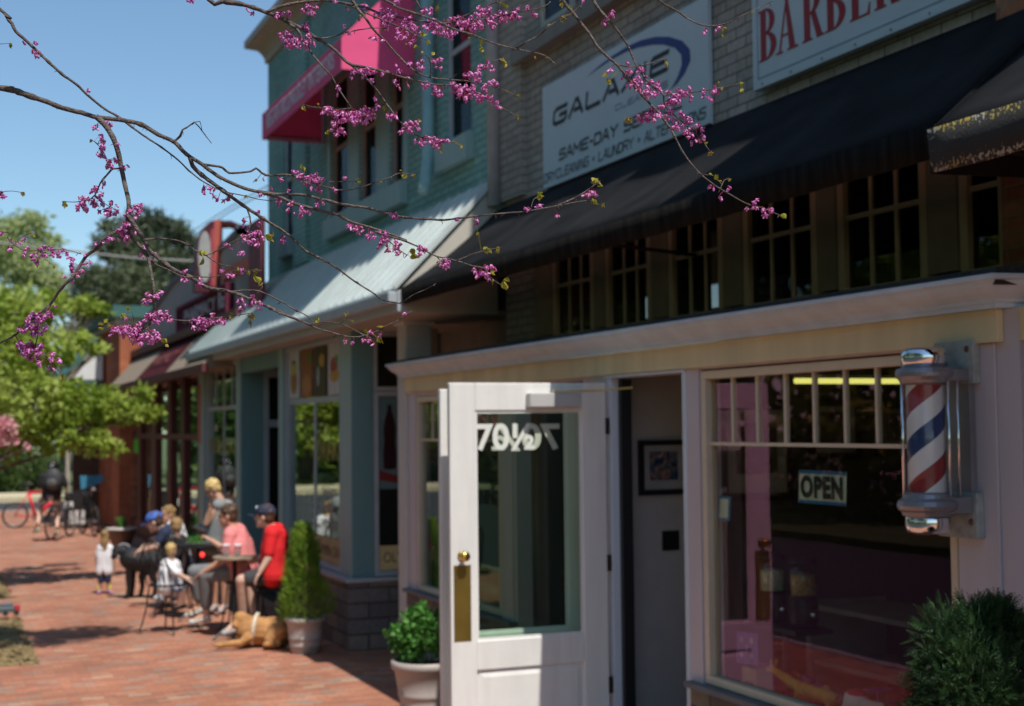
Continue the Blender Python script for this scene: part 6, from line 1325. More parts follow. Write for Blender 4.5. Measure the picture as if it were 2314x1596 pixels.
bl_('2', (385, 60, 45, 28, 9), (430, 35, 12, 12, 1), (555, 12, 10, 14, 1), (615, 60, 14, 14, 1), (200, 80, 20, 14, 2), (345, 170, 30, 28, 7), (230, 230, 55, 25, 10), (290, 270, 65, 42, 24), (375, 265, 35, 50, 14), (605, 165, 12, 12, 1), (630, 205, 10, 8, 1), (570, 545, 18, 14, 2), (558, 592, 10, 10, 1), (650, 470, 22, 22, 4), (720, 460, 40, 40, 12), (775, 445, 20, 18, 3), (780, 505, 12, 12, 1), (795, 635, 18, 12, 2),
    (480, 705, 35, 25, 9), (560, 745, 60, 45, 24), (570, 825, 50, 35, 14), (660, 745, 55, 40, 22), (745, 720, 55, 48, 22), (700, 780, 50, 30, 12), (810, 690, 18, 20, 4), (885, 745, 25, 14, 4), (930, 745, 28, 22, 5), (1030, 800, 52, 40, 18), (970, 835, 18, 14, 2), (1060, 890, 18, 14, 2), (1120, 895, 40, 38, 12), (1190, 910, 45, 38, 12), (1245, 895, 25, 15, 4),
    (730, 40, 25, 20, 4), (840, 80, 60, 32, 16), (900, 85, 45, 30, 10), (860, 135, 30, 20, 4), (870, 190, 20, 18, 2), (790, 225, 28, 22, 3), (852, 250, 16, 20, 2), (900, 120, 40, 20, 5), (1000, 140, 50, 38, 16), (970, 215, 40, 48, 12), (1055, 200, 40, 28, 8), (1040, 265, 28, 15, 4), (960, 15, 25, 20, 4), (1135, 68, 32, 25, 5), (1150, 160, 55, 40, 20), (1215, 190, 45, 30, 12), (1280, 210, 40, 32, 12), (1260, 135, 20, 18, 3), (1340, 140, 55, 45, 20), (1420, 150, 45, 45, 18), (1460, 70, 45, 32, 12), (1490, 150, 35, 38, 8), (1540, 140, 30, 42, 10), (1620, 110, 50, 42, 18), (1700, 90, 42, 42, 12), (1775, 55, 15, 15, 2), (1812, 82, 18, 18, 2), (1530, 80, 25, 25, 4),
    (935, 405, 15, 18, 1), (1028, 400, 16, 18, 2), (958, 455, 16, 18, 2), (1015, 490, 14, 12, 1), (955, 545, 18, 14, 2), (1005, 540, 14, 12, 1), (880, 475, 30, 14, 3), (930, 500, 22, 22, 3), (1095, 410, 25, 35, 5), (1190, 385, 25, 20, 3), (1200, 435, 18, 18, 2), (1110, 540, 35, 22, 5), (1200, 580, 42, 35, 11), (1290, 545, 30, 20, 6), (1330, 560, 40, 38, 14), (1370, 600, 42, 48, 18), (1400, 560, 30, 30, 8), (1390, 470, 35, 25, 8), (1440, 490, 30, 38, 10), (1475, 420, 22, 22, 4), (1520, 415, 22, 25, 3), (1548, 435, 18, 20, 3), (1440, 590, 40, 30, 10), (1490, 560, 20, 28, 5), (1555, 530, 28, 22, 4), (1470, 630, 35, 25, 7), (1530, 630, 30, 30, 6), (1580, 675, 22, 25, 4),
    (290, 1100, 18, 16, 2), (340, 1130, 32, 22, 6), (390, 1160, 60, 45, 16), (440, 1130, 35, 40, 9), (430, 1195, 25, 25, 3), (610, 1140, 18, 14, 2), (540, 1205, 18, 16, 2), (90, 1150, 14, 14, 1), (178, 1148, 16, 14, 1), (135, 1205, 14, 14, 1), (245, 1212, 14, 14, 1), (60, 1245, 12, 16, 1), (120, 1245, 14, 12, 1), (185, 1285, 25, 30, 5), (235, 1320, 22, 22, 3), (275, 1290, 22, 28, 4), (320, 1345, 45, 38, 9), (385, 1345, 22, 18, 3), (430, 1290, 30, 16, 3), (905, 1365, 20, 22, 3), (935, 1385, 20, 25, 3), (1332, 1398, 10, 18, 1), (1440, 1420, 12, 35, 2), (1768, 1335, 16, 16, 1), (1838, 1312, 14, 18, 1), (1958, 1372, 10, 18, 1), (2165, 1250, 35, 25, 4), (640, 1450, 30, 25, 5), (700, 1465, 30, 30, 7), (770, 1500, 35, 25, 6), (845, 1500, 40, 30, 6), (835, 1560, 20, 22, 3), (935, 1555, 30, 22, 4), (1090, 1585, 22, 10, 3))
bl_('3', (605, 5, 20, 10, 1), (795, 100, 28, 32, 5), (745, 145, 35, 22, 4), (1455, 215, 18, 20, 2), (1555, 215, 18, 22, 2), (782, 480, 18, 20, 2), (905, 445, 14, 12, 1), (905, 500, 28, 22, 4), (995, 495, 25, 22, 4), (858, 555, 16, 16, 1), (920, 595, 22, 20, 3), (975, 570, 35, 35, 9), (1010, 630, 45, 35, 11), (1060, 660, 42, 40, 12), (1090, 580, 45, 28, 10), (1120, 620, 25, 40, 6), (1038, 550, 12, 12, 1), (1205, 650, 18, 20, 2), (1268, 630, 18, 15, 2), (1240, 700, 50, 32, 13), (1310, 665, 35, 30, 7), (1350, 625, 18, 22, 3), (1370, 690, 22, 28, 3), (1435, 640, 18, 25, 3), (1435, 675, 14, 14, 1), (1525, 640, 25, 35, 5), (1490, 695, 14, 28, 2), (1210, 740, 30, 25, 5), (1150, 740, 20, 20, 3),
    (1100, 780, 45, 25, 9), (1010, 835, 45, 35, 12), (1070, 820, 40, 38, 10), (1130, 830, 25, 28, 5), (1200, 810, 28, 40, 8), (1240, 870, 25, 30, 5), (1290, 810, 20, 22, 3), (1330, 840, 25, 28, 5), (1250, 910, 28, 18, 4), (1300, 890, 20, 18, 3), (1340, 930, 28, 25, 5), (1405, 905, 22, 28, 4), (1430, 960, 22, 25, 4), (1335, 985, 18, 18, 2), (1385, 1000, 25, 22, 3), (1375, 955, 18, 18, 2), (1500, 1330, 18, 14, 2), (1558, 1388, 12, 22, 1), (1612, 1335, 20, 18, 2), (1805, 1430, 28, 22, 3), (1770, 1475, 18, 18, 1), (1825, 1480, 25, 18, 3), (1895, 1485, 35, 25, 5), (1890, 1530, 22, 20, 2), (190, 1475, 18, 30, 2), (270, 1458, 18, 22, 1), (402, 1528, 12, 20, 1), (640, 1390, 35, 32, 4), (675, 1375, 15, 20, 2))
bl_('8', (10, 250, 14, 12, 1), (68, 280, 14, 14, 1), (60, 330, 18, 16, 2), (100, 305, 16, 14, 2), (142, 298, 12, 12, 1), (145, 340, 14, 12, 1), (140, 375, 16, 18, 2), (180, 385, 12, 18, 2), (215, 385, 22, 40, 7), (250, 350, 25, 28, 8), (300, 355, 28, 25, 7), (320, 385, 12, 12, 1), (345, 352, 14, 14, 2), (378, 365, 12, 22, 2), (525, 308, 12, 10, 1), (565, 305, 12, 12, 1), (605, 295, 15, 16, 2), (665, 235, 18, 16, 4), (690, 270, 30, 35, 12), (630, 280, 12, 12, 1), (735, 248, 14, 14, 2), (410, 410, 18, 28, 3), (405, 450, 22, 25, 5), (430, 470, 18, 22, 3), (470, 380, 14, 14, 2), (490, 420, 20, 22, 3), (460, 470, 16, 22, 2), (400, 510, 10, 14, 1), (370, 495, 14, 14, 1),
    (705, 195, 22, 20, 5), (775, 100, 14, 14, 2), (780, 140, 18, 20, 3), (740, 150, 20, 20, 3), (790, 345, 14, 12, 1), (795, 380, 18, 20, 2), (850, 378, 14, 20, 2), (825, 595, 22, 14, 2), (810, 640, 20, 25, 4), (865, 600, 18, 22, 3), (850, 635, 14, 14, 1), (900, 588, 12, 10, 1), (830, 715, 30, 28, 9), (870, 720, 30, 35, 9), (905, 700, 28, 35, 9), (925, 735, 25, 22, 6), (950, 732, 12, 12, 1),
    (630, 795, 20, 20, 4), (615, 772, 12, 10, 1), (675, 785, 30, 22, 9), (705, 800, 35, 32, 14), (740, 800, 28, 25, 9), (760, 835, 38, 30, 14), (780, 770, 28, 28, 8), (800, 825, 35, 30, 12), (840, 845, 25, 28, 8), (850, 810, 28, 20, 6), (878, 822, 18, 18, 4), (700, 728, 14, 10, 1))
bl_('D', (775, 275, 20, 12, 1), (500, 380, 60, 38, 9), (385, 470, 32, 45, 6), (515, 470, 40, 45, 5), (600, 430, 35, 50, 6), (690, 385, 50, 50, 8), (420, 580, 35, 30, 5), (510, 580, 45, 45, 8), (470, 640, 40, 30, 5), (330, 580, 30, 40, 4), (265, 610, 30, 32, 4), (650, 585, 32, 28, 3), (580, 660, 28, 30, 2), (290, 810, 40, 45, 8), (350, 850, 45, 45, 11), (360, 920, 50, 40, 9), (430, 800, 50, 40, 7), (440, 860, 35, 35, 5), (510, 880, 50, 50, 10), (580, 820, 35, 50, 8), (540, 930, 40, 35, 5), (430, 990, 32, 32, 3), (525, 1015, 30, 28, 2), (575, 1075, 32, 28, 2), (740, 960, 35, 35, 4), (730, 1030, 32, 45, 5), (840, 1055, 32, 30, 2), (735, 1140, 32, 30, 2))
bl_('A', (720, 230, 28, 40, 4), (885, 260, 30, 28, 3), (890, 135, 22, 16, 1), (775, 305, 20, 22, 2), (835, 335, 25, 25, 3), (880, 345, 25, 25, 3), (775, 370, 20, 28, 3), (735, 395, 25, 28, 3), (755, 450, 22, 38, 3), (820, 420, 20, 28, 2), (870, 445, 32, 28, 4), (920, 392, 22, 22, 2), (570, 490, 30, 35, 4), (690, 540, 38, 40, 4), (1120, 410, 22, 28, 2), (1155, 405, 20, 25, 2), (505, 765, 22, 20, 2), (565, 810, 20, 28, 2), (610, 800, 30, 32, 3), (715, 750, 16, 25, 2), (100, 760, 28, 35, 3), (65, 825, 14, 20, 1), (130, 850, 25, 25, 2), (250, 910, 22, 28, 2), (280, 850, 22, 25, 2), (685, 1060, 22, 20, 2), (755, 1095, 25, 30, 2), (690, 1135, 25, 25, 2), (720, 1145, 18, 22, 2), (835, 1050, 32, 38, 5), (805, 1120, 15, 20, 1), (905, 1080, 28, 22, 2), (892, 1135, 20, 20, 1), (190, 1280, 28, 25, 3), (250, 1270, 38, 30, 6), (290, 1300, 45, 35, 8), (240, 1340, 45, 35, 7), (330, 1300, 45, 45, 8), (315, 1360, 25, 25, 2), (380, 1310, 30, 35, 4), (420, 1225, 22, 18, 2), (465, 1275, 18, 25, 2), (440, 1300, 18, 22, 1), (515, 1292, 28, 25, 3), (190, 1345, 18, 18, 1))
bl_('B', (1353, 338, 14, 20, 1), (1410, 342, 14, 18, 1), (1555, 260, 18, 22, 2), (1530, 310, 28, 28, 5), (1590, 350, 14, 22, 1), (1632, 270, 16, 16, 2), (1840, 102, 12, 10, 1))
bl_('C', (480, 365, 22, 22, 2), (525, 385, 22, 22, 3), (470, 430, 22, 25, 2), (750, 515, 32, 30, 4), (740, 570, 35, 35, 4), (1080, 610, 35, 25, 3), (1105, 670, 22, 25, 2), (1150, 630, 22, 30, 2), (1190, 570, 22, 25, 2), (1240, 600, 32, 38, 4), (1195, 630, 22, 32, 3), (1195, 695, 22, 30, 2), (50, 330, 30, 45, 3), (125, 375, 32, 45, 4), (150, 270, 25, 25, 2), (220, 315, 22, 22, 2), (275, 365, 25, 25, 2), (205, 405, 25, 28, 2), (250, 420, 22, 28, 2), (105, 200, 22, 16, 1), (75, 285, 25, 25, 2))
# merge the measured puffs into clusters by nearness, at most 100 cluster parts
groups_ = []
for c in CL:
    near = [g_ for g_ in groups_ if any(abs(q[0] - c[0]) < 3 + q[2] + c[2] and abs(q[1] - c[1]) < 3 + q[3] + c[3] for q in g_) and abs(g_[0][0] - c[0]) < 60]
    if near: near[0].append(c)
    else: groups_.append([c])
groups_.sort(key=lambda g_: -sum(c[4] for c in g_)); rest_ = groups_[99:]; groups_ = groups_[:99] + ([[c for g_ in rest_ for c in g_]] if rest_ else [])
r = random.Random(77)
for gi_, g_ in enumerate(groups_):
    mb, mc = MB(), MB()
    for (x, y, rx, ry, n) in g_:
        d_, at_ = nearest(x, y)
        for _ in range(n):
            a = r.random() * 6.283; q = r.random() ** .5; px, py = x + rx * q * math.cos(a), y + ry * q * math.sin(a); D = at_[2] + r.uniform(-1, 1) * (.008 + .0009 * (rx + ry) / 2)
            p = atD(px, py, D); na = nearest(px, py)[1] if r.random() < .7 else at_; A_ = atD(*na); att = A_ if (A_ - p).length < .035 else None
            blossom(mb, mc, p, r, 1.0, att)
    o_ = mb.build('blossom_cluster' if gi_ < 99 else 'small_blossoms', bloom, redbud, smooth=True)
    if gi_ >= 99: o_['kind'] = 'stuff'
    mc.build('flower_stalks', calyx, o_)
# young leaves at the shoot tips
LV = []
def lv(k, *rows):
    a, b, s = CR[k]
    for x, y, n, sz in rows: LV.append(((a + x / s) / 1.7702, (b + y / s) / 1.7702, n, sz))
lv('1', (75, 290, 3, 20), (145, 1240, 3, 22), (410, 1310, 4, 28), (410, 1285, 2, 18), (585, 900, 2, 18), (1930, 1075, 1, 30), (1870, 1145, 2, 18), (1635, 1150, 3, 22), (1575, 1255, 3, 18), (1720, 1520, 4, 28), (1830, 175, 1, 20), (1890, 15, 2, 20), (200, 1495, 3, 20))
lv('2', (335, 690, 4, 28), (435, 665, 2, 16), (500, 850, 4, 22), (700, 95, 2, 24), (690, 125, 2, 18), (855, 200, 1, 24), (800, 760, 3, 22), (855, 695, 3, 20), (1075, 765, 2, 20), (1225, 960, 3, 24), (1310, 905, 3, 16), (1345, 935, 3, 20), (1165, 15, 1, 16), (1195, 55, 3, 24), (1110, 215, 3, 28), (1140, 275, 3, 26), (1050, 310, 3, 26), (1000, 275, 2, 22), (1100, 340, 1, 22), (1175, 335, 1, 24), (1470, 270, 3, 28), (1470, 310, 2, 26), (1400, 240, 2, 22), (1450, 210, 1, 20), (1615, 385, 4, 26), (1635, 405, 1, 26), (1645, 580, 3, 16), (1710, 610, 3, 18), (1715, 755, 4, 28), (1600, 705, 1, 16), (1600, 15, 2, 24), (1635, 35, 2, 30), (1870, 60, 2, 20), (1825, 365, 2, 16), (1900, 370, 1, 16), (1985, 30, 3, 26), (2005, 115, 3, 24), (1910, 160, 1, 14), (690, 1155, 3, 26), (840, 1165, 2, 16), (970, 1085, 1, 20), (990, 1130, 2, 26), (1040, 1115, 2, 22), (335, 1075, 1, 26), (270, 1150, 2, 18), (1450, 1495, 2, 16), (1855, 1255, 6, 28), (2195, 1150, 3, 26), (2195, 1285, 3, 26), (125, 1515, 3, 28))
lv('3', (500, 50, 2, 22), (450, 135, 3, 24), (340, 180, 1, 14), (1790, 85, 2, 14), (1590, 205, 2, 22), (1585, 240, 1, 24), (760, 530, 1, 30), (770, 575, 3, 24), (900, 530, 2, 18), (1180, 460, 3, 24), (905, 855, 4, 34), (1020, 795, 2, 22), (1550, 585, 2, 18), (1720, 595, 2, 26), (1715, 645, 2, 28), (1575, 640, 1, 22), (1465, 1015, 2, 16), (1495, 1085, 4, 24), (1500, 1240, 2, 20), (1540, 1250, 3, 26), (1550, 1290, 2, 26), (1630, 1265, 2, 22), (2020, 1530, 3, 26), (285, 1385, 6, 28), (670, 1280, 2, 28), (715, 1310, 3, 24), (735, 1450, 3, 30), (665, 1430, 2, 24))
lv('8', (190, 262, 2, 18), (300, 435, 2, 16), (440, 365, 2, 16), (85, 895, 1, 18), (95, 920, 2, 22), (340, 1060, 3, 22), (350, 1050, 1, 20), (555, 770, 3, 30), (590, 740, 2, 30), (690, 715, 3, 26), (708, 682, 1, 24), (910, 850, 4, 26), (925, 880, 1, 24))
lv('A', (290, 575, 3, 36), (268, 640, 1, 36), (395, 560, 2, 20), (665, 735, 2, 14), (785, 790, 2, 24), (860, 770, 2, 28), (870, 830, 2, 34), (905, 870, 2, 30), (930, 885, 1, 28), (1000, 410, 3, 34), (1015, 375, 1, 34), (805, 1225, 1, 36), (805, 1290, 2, 36), (605, 1245, 2, 18), (600, 1210, 1, 16))
lv('B', (1140, 155, 3, 30), (1130, 185, 2, 24), (1355, 120, 2, 26), (1410, 165, 2, 16), (1620, 215, 1, 36), (1530, 255, 2, 28), (1620, 310, 2, 36), (1640, 325, 1, 28), (1815, 155, 1, 20), (455, 145, 2, 18), (605, 130, 2, 36))
lv('C', (1210, 425, 2, 34), (1295, 390, 2, 30), (1300, 415, 2, 26), (1190, 380, 1, 28), (405, 460, 3, 46), (400, 510, 1, 46), (780, 530, 1, 30), (660, 530, 2, 26), (1245, 740, 2, 26), (1395, 780, 3, 34), (1415, 750, 1, 38), (1260, 640, 2, 22), (190, 360, 1, 20), (1095, 235, 2, 20))
def heart(mb, p, d, L, r):
    d = d.normalized(); s = d.cross(rv(r).normalized()).normalized(); n = d.cross(s); w = L * .40; f = r.uniform(.15, .5)
    V_ = [p, p + d * L * .10 + s * w * .7 + n * f * w * .5, p + d * L * .35 + s * w + n * f * w * .8, p + d * L * .7 + s * w * .55 + n * f * w * .4, p + d * L - n * L * .1, p + d * L * .7 - s * w * .55 + n * f * w * .4, p + d * L * .35 - s * w + n * f * w * .8, p + d * L * .10 - s * w * .7 + n * f * w * .5, p + d * L * .4 - n * L * .03]
    mb.add(V_, [(0, 1, 2, 8), (8, 2, 3, 4), (4, 5, 6, 8), (8, 6, 7, 0)])
lg = []
for c in LV:
    for g_ in lg:
        if abs(g_[0][0] - c[0]) < 26 and abs(g_[0][1] - c[1]) < 24: g_.append(c); break
    else: lg.append([c])
while len(lg) > 95:
    g0 = min(lg, key=len); lg.remove(g0); lg[min(range(len(lg)), key=lambda i: (lg[i][0][0] - g0[0][0]) ** 2 + (lg[i][0][1] - g0[0][1]) ** 2)] += g0
for g_ in lg:
    mb = MB()
    for (x, y, n, sz) in g_:
        d_, at_ = nearest(x, y); D = at_[2]; A_ = atD(*at_); c = atD(x, y, D)
        sc = sz / 1.7 / 1.15 * D * PSC
        for _ in range(n):
            p = c + rv(r) * sc * .4; dd = (c - A_); dd = dd.normalized() * .6 if dd.length > 1e-5 else Vector((0, 0, 0)); dd += rv(r) * .9 - UP * .35
            heart(mb, p - dd.normalized() * sc * .4, dd, sc * r.uniform(.65, 1.1), r)
            if (A_ - p).length < .04: mb.tube([A_, p - dd.normalized() * sc * .4], .0004, 3, False)
    mb.build('leaf_cluster', yleaf, redbud, smooth=False)
# ------------------------------------------------------------------ people and dogs
def fuse(mb, name, mt, parent, voxel=.008, smooth=True):
    """union of capsules and ellipsoids turned into one continuous skin"""
    o = mb.build(name, None, None); m = o.modifiers.new('r', 'REMESH'); m.mode = 'VOXEL'; m.voxel_size = voxel
    s = o.modifiers.new('s', 'SMOOTH'); s.factor = .5; s.iterations = 3
    dg = bpy.context.evaluated_depsgraph_get(); me = bpy.data.meshes.new_from_object(o.evaluated_get(dg)); old = o.data; o.modifiers.clear(); o.data = me; bpy.data.meshes.remove(old); me.name = name
    me.materials.clear(); me.materials.append(mt)
    for p in me.polygons: p.use_smooth = True
    if parent: link(o, parent)
    return o
skin1 = mat('medium_skin', (.56, .31, .21), .5, var=.08, scale=20); skin2 = mat('fair_skin', (.66, .42, .32), .5, var=.08, scale=20); skin3 = mat('tan_skin', (.44, .235, .15), .5, var=.08, scale=20)  # plain skin tones: medium, fair and tan
eyem = mat('eye_dark', (.02, .015, .01), .3)
def hand(mb, w, d, n, s=1.0, curl=.5):
    d = d.normalized(); n = (n - d * n.dot(d)); n = n.normalized() if n.length > .01 else d.orthogonal().normalized(); t = d.cross(n)
    c = w + d * .045 * s; M = Matrix((t, n, d)).transposed(); mb.ell(c, (.036 * s, .016 * s, .048 * s), M, 8, 6)
    for i, (o, L) in enumerate(((-.027, .062), (-.009, .070), (.009, .066), (.026, .052))):
        a = w + d * .082 * s + t * o * s; b = a + (d + n * curl * .5).normalized() * L * .55 * s; e = b + (d + n * curl * 1.6).normalized() * L * .5 * s
        mb.cap(a, b, .0085 * s, .008 * s, 6).cap(b, e, .008 * s, .0065 * s, 6)
    a = w + d * .03 * s - t * .028 * s; b = a + (d * .8 - t * .7 + n * .3).normalized() * .034 * s; e = b + (d + n * .5 - t * .1).normalized() * .028 * s; mb.cap(a, b, .011 * s, .0095 * s, 6).cap(b, e, .0095 * s, .0075 * s, 6)
def head(mb, c, f, s, up=None):
    """head about .225 s tall, f = facing"""
    up = up or Vector((0, 0, 1)); f = (f - up * f.dot(up) * 0).normalized(); l = up.cross(f).normalized(); u = f.cross(l); M = Matrix((f, l, u)).transposed()
    mb.ell(c + u * .025 * s - f * .012 * s, (.098 * s, .076 * s, .094 * s), M, 14, 10).ell(c - u * .035 * s + f * .02 * s, (.068 * s, .056 * s, .078 * s), M, 12, 8)
    mb.cap(c + f * .083 * s + u * .012 * s, c + f * .104 * s - u * .022 * s, .008 * s, .015 * s, 8)
    mb.ell(c + f * .078 * s - u * .062 * s, (.016 * s, .026 * s, .010 * s), M, 8, 5).ell(c + f * .068 * s - u * .098 * s, (.022 * s, .026 * s, .016 * s), M, 8, 5).ell(c + f * .076 * s + u * .03 * s, (.014 * s, .05 * s, .010 * s), M, 8, 5)
    for g in (-1, 1): mb.ell(c + l * g * .077 * s - u * .01 * s - f * .008 * s, (.017 * s, .008 * s, .03 * s), M, 8, 6)
    return f, l, u, M
def hair(mb, c, f, l, u, M, s, kind='short'):
    mb.ell(c + u * .036 * s - f * .020 * s, (.102 * s, .084 * s, .092 * s), M, 14, 10).ell(c - f * .05 * s - u * .01 * s, (.060 * s, .078 * s, .075 * s), M, 12, 8)
    r = random.Random(3)
    for _ in range(26):
        a = r.uniform(-2.6, 2.6); e = r.uniform(.1, 1.4); d = (-f * math.cos(a) + l * math.sin(a)) * math.cos(e) + u * math.sin(e); p = c + u * .036 * s - f * .02 * s + d * .088 * s; mb.ell(p, .018 * s, seg=6, rings=4)
def person(label, D, J, s=1.0, face=None, skin=skin1, shirt=None, sleeve=.5, bottoms=None, blen=1.0, shoes=None, hairm=None, cap_=None, long_hair=False, voxel=.0075, extra=None, name='person', tor=1.0, hand_n=None):
    g = lambda k: atD(J[k][0], J[k][1], D + (J[k][2] if len(J[k]) > 2 else 0)); has = lambda k: k in J
    hc = g('head'); sl, sr, hl, hr = g('shl'), g('shr'), g('hipl'), g('hipr'); base = (hl + hr) / 2
    foot = min([g(k).z for k in ('footl', 'footr') if has(k)] + [0]); root = thing(name, (base.x, base.y, 0), label, 'person')
    mid = (sl + sr) / 2; B = MB(); f = (face or -RT).normalized(); f, l, u, M = head(B, hc, f, s)
    nk = mid.lerp(hc, .25); B.cap(mid + Vector((0, 0, .01)), hc - u * .06 * s - f * .02 * s, .058 * s, .050 * s, 10)
    def torso(mb, k):
        ch = mid.lerp(base, .28); mb.cap(sl, sr, .070 * s * k, .070 * s * k, 12); 
        for a, b2 in ((sl, hl), (sr, hr)):
            i0 = a.lerp(mid, .35); i1 = b2; m1 = i0.lerp(i1, .35); m2 = i0.lerp(i1, .7); r0 = .105 * s * k * tor
            mb.cap(i0, m1, .085 * s * k, r0, 12).cap(m1, m2, r0, r0 * .98, 12).cap(m2, i1, r0 * .98, .115 * s * k * tor, 12)
        mb.cap(mid.lerp(base, .2), mid.lerp(base, .9), .10 * s * k * tor, .12 * s * k * tor, 12)
    torso(B, .9)
    def limb(mb, pts, rs, k=1):
        for i in range(len(pts) - 1): mb.cap(pts[i], pts[i + 1], rs[i] * s * k, rs[i + 1] * s * k, 10)
    arms = []
    for q in 'lr':
        if has('elb' + q): a = [g('sh' + q), g('elb' + q), g('wr' + q)]; arms.append(a); limb(B, a, (.052, .040, .028)); hand(B, a[2], a[2] - a[1], hand_n or Vector((0, 0, -1)), s)
    legs = []
    for q in 'lr':
        if has('kn' + q): a = [g('hip' + q), g('kn' + q), g('an' + q)]; legs.append((a, g('foot' + q) if has('foot' + q) else None)); limb(B, a, (.088, .062, .040)); 
        if has('kn' + q): B.cap(a[1].lerp(a[2], .3), a[1].lerp(a[2], .31), .058 * s, .056 * s, 10)
        if has('foot' + q) and has('an' + q): B.cap(g('an' + q), g('foot' + q) + Vector((0, 0, .02)), .038 * s, .032 * s, 8)
    fuse(B, 'body', skin, root, voxel)
    e = MB()
    for gg in (-1, 1): e.ell(hc + f * .079 * s + l * gg * .032 * s + u * .012 * s, (.009 * s, .014 * s, .007 * s), M, 8, 5)
    e.build('eyes', eyem, root, smooth=True)
    if hairm:
        h = MB(); hair(h, hc, f, l, u, M, s)
        if long_hair:
            for k in range(9):
                a = (k - 4) * .28; st = hc - f * .06 * s * math.cos(a) + l * .075 * s * math.sin(a * 1.3); h.cap(st, st - Vector((0, 0, .17 * s)) - f * .03 * s, .032 * s, .03 * s, 8).cap(st - Vector((0, 0, .17 * s)) - f * .03 * s, st - Vector((0, 0, .36 * s)) - f * .02 * s - (st - hc).dot(l) * l * .3, .03 * s, .016 * s, 8)
        fuse(h, 'hair', hairm, root, max(voxel, .009) * .9)
    if cap_:
        h = MB(); h.ell(hc + u * .045 * s - f * .012 * s, (.112 * s, .092 * s, .090 * s), M, 14, 10); hb = h.v; cut = hc + u * .03 * s
        h.v = [tuple(v) if (Vector(v) - cut).dot(u) > 0 else tuple(Vector(v) - u * (Vector(v) - cut).dot(u) * .92) for v in h.v]
        co = fuse(h, 'cap', cap_, root, .007)
        b = MB(); pts = []; n = 9
        top = [hc + u * (.036 - .012 * abs(math.sin(a)) ** 2) * s + f * (.085 + .095 * math.cos(a)) * s + l * .078 * math.sin(a) * s for a in [(-1.5 + 3.0 * i / (n - 1)) for i in range(n)]]
        top = [p - u * .012 * s for p in top]; b.add(top + [p - u * .006 * s for p in top], [tuple(range(n)), tuple(range(2 * n - 1, n - 1, -1))] + [(i, (i + 1) % n, n + (i + 1) % n, n + i) for i in range(n)]); b.build('brim', cap_, co)
    if shirt:
        h = MB(); torso(h, 1.12)
        for a in arms: 
            if sleeve > 0: e_ = a[0].lerp(a[1], min(sleeve, 1)); h.cap(a[0], e_, .075 * s, .062 * s, 12)
            if sleeve > 1: h.cap(a[1], a[1].lerp(a[2], min(sleeve - 1, 1)), .058 * s, .045 * s, 10)
        r = random.Random(5)
        for _ in range(10): p = mid.lerp(base, r.random()) + rv(r) * .1 * s; h.cap(p, p + rv(r) * .09 * s, .045 * s * tor, .04 * s * tor, 8)
        fuse(h, 'shirt', shirt, root, max(voxel, .009))
    if bottoms:
        h = MB(); h.cap(hl, hr, .125 * s, .125 * s, 12).cap((hl + hr) / 2, (hl + hr) / 2 + (mid - base).normalized() * .10 * s, .13 * s, .12 * s, 12)
        for a, _ in legs:
            t = min(blen, 1); h.cap(a[0], a[0].lerp(a[1], t), .108 * s, (.108 + (.078 - .108) * t) * s, 12)
            if blen > 1: t = blen - 1; h.cap(a[1], a[1].lerp(a[2], t), .08 * s, .062 * s, 12)
        fuse(h, 'trousers' if blen > 1 else 'shorts', bottoms, root, max(voxel, .009))
    if shoes:
        for a, ft in legs:
            if ft is None: continue
            h = MB(); dd = (ft - a[2]); dd.z = 0; dd = dd.normalized() if dd.length > .01 else f; an = Vector((a[2].x, a[2].y, max(ft.z, .0) + .05 * s))
            h.cap(an, an - Vector((0, 0, .012)), .045 * s, .042 * s, 10).cap(an + dd * .03 * s - Vector((0, 0, .02 * s)), ft + dd * .04 * s + Vector((0, 0, .0)), .040 * s, .032 * s, 10)
            fuse(h, 'shoe', shoes, root, .008)
    if extra: extra(root, hc, f, l, u, M, s)
    return root
L_ = -RT; K = lambda x, y: (282.5 + x * .3187, 1017 + y * .3187)
def JJ(**k): return {a: (v if len(v) > 2 else (*v, 0)) for a, v in k.items()}
blond = mat('blond_hair', (.52, .36, .15), .55, var=.25, scale=60); brown = mat('dark_brown_hair', (.09, .05, .03), .5, var=.3, scale=60); sandy = mat('sandy_brown_hair', (.30, .185, .08), .55, var=.25, scale=60)
navyc = mat('navy_cloth', (.025, .035, .075), .8, var=.2); blackc = mat('black_cloth', (.025, .024, .026), .8, var=.3); denim = mat('grey_trousers', (.20, .205, .21), .8, var=.15, scale=12)
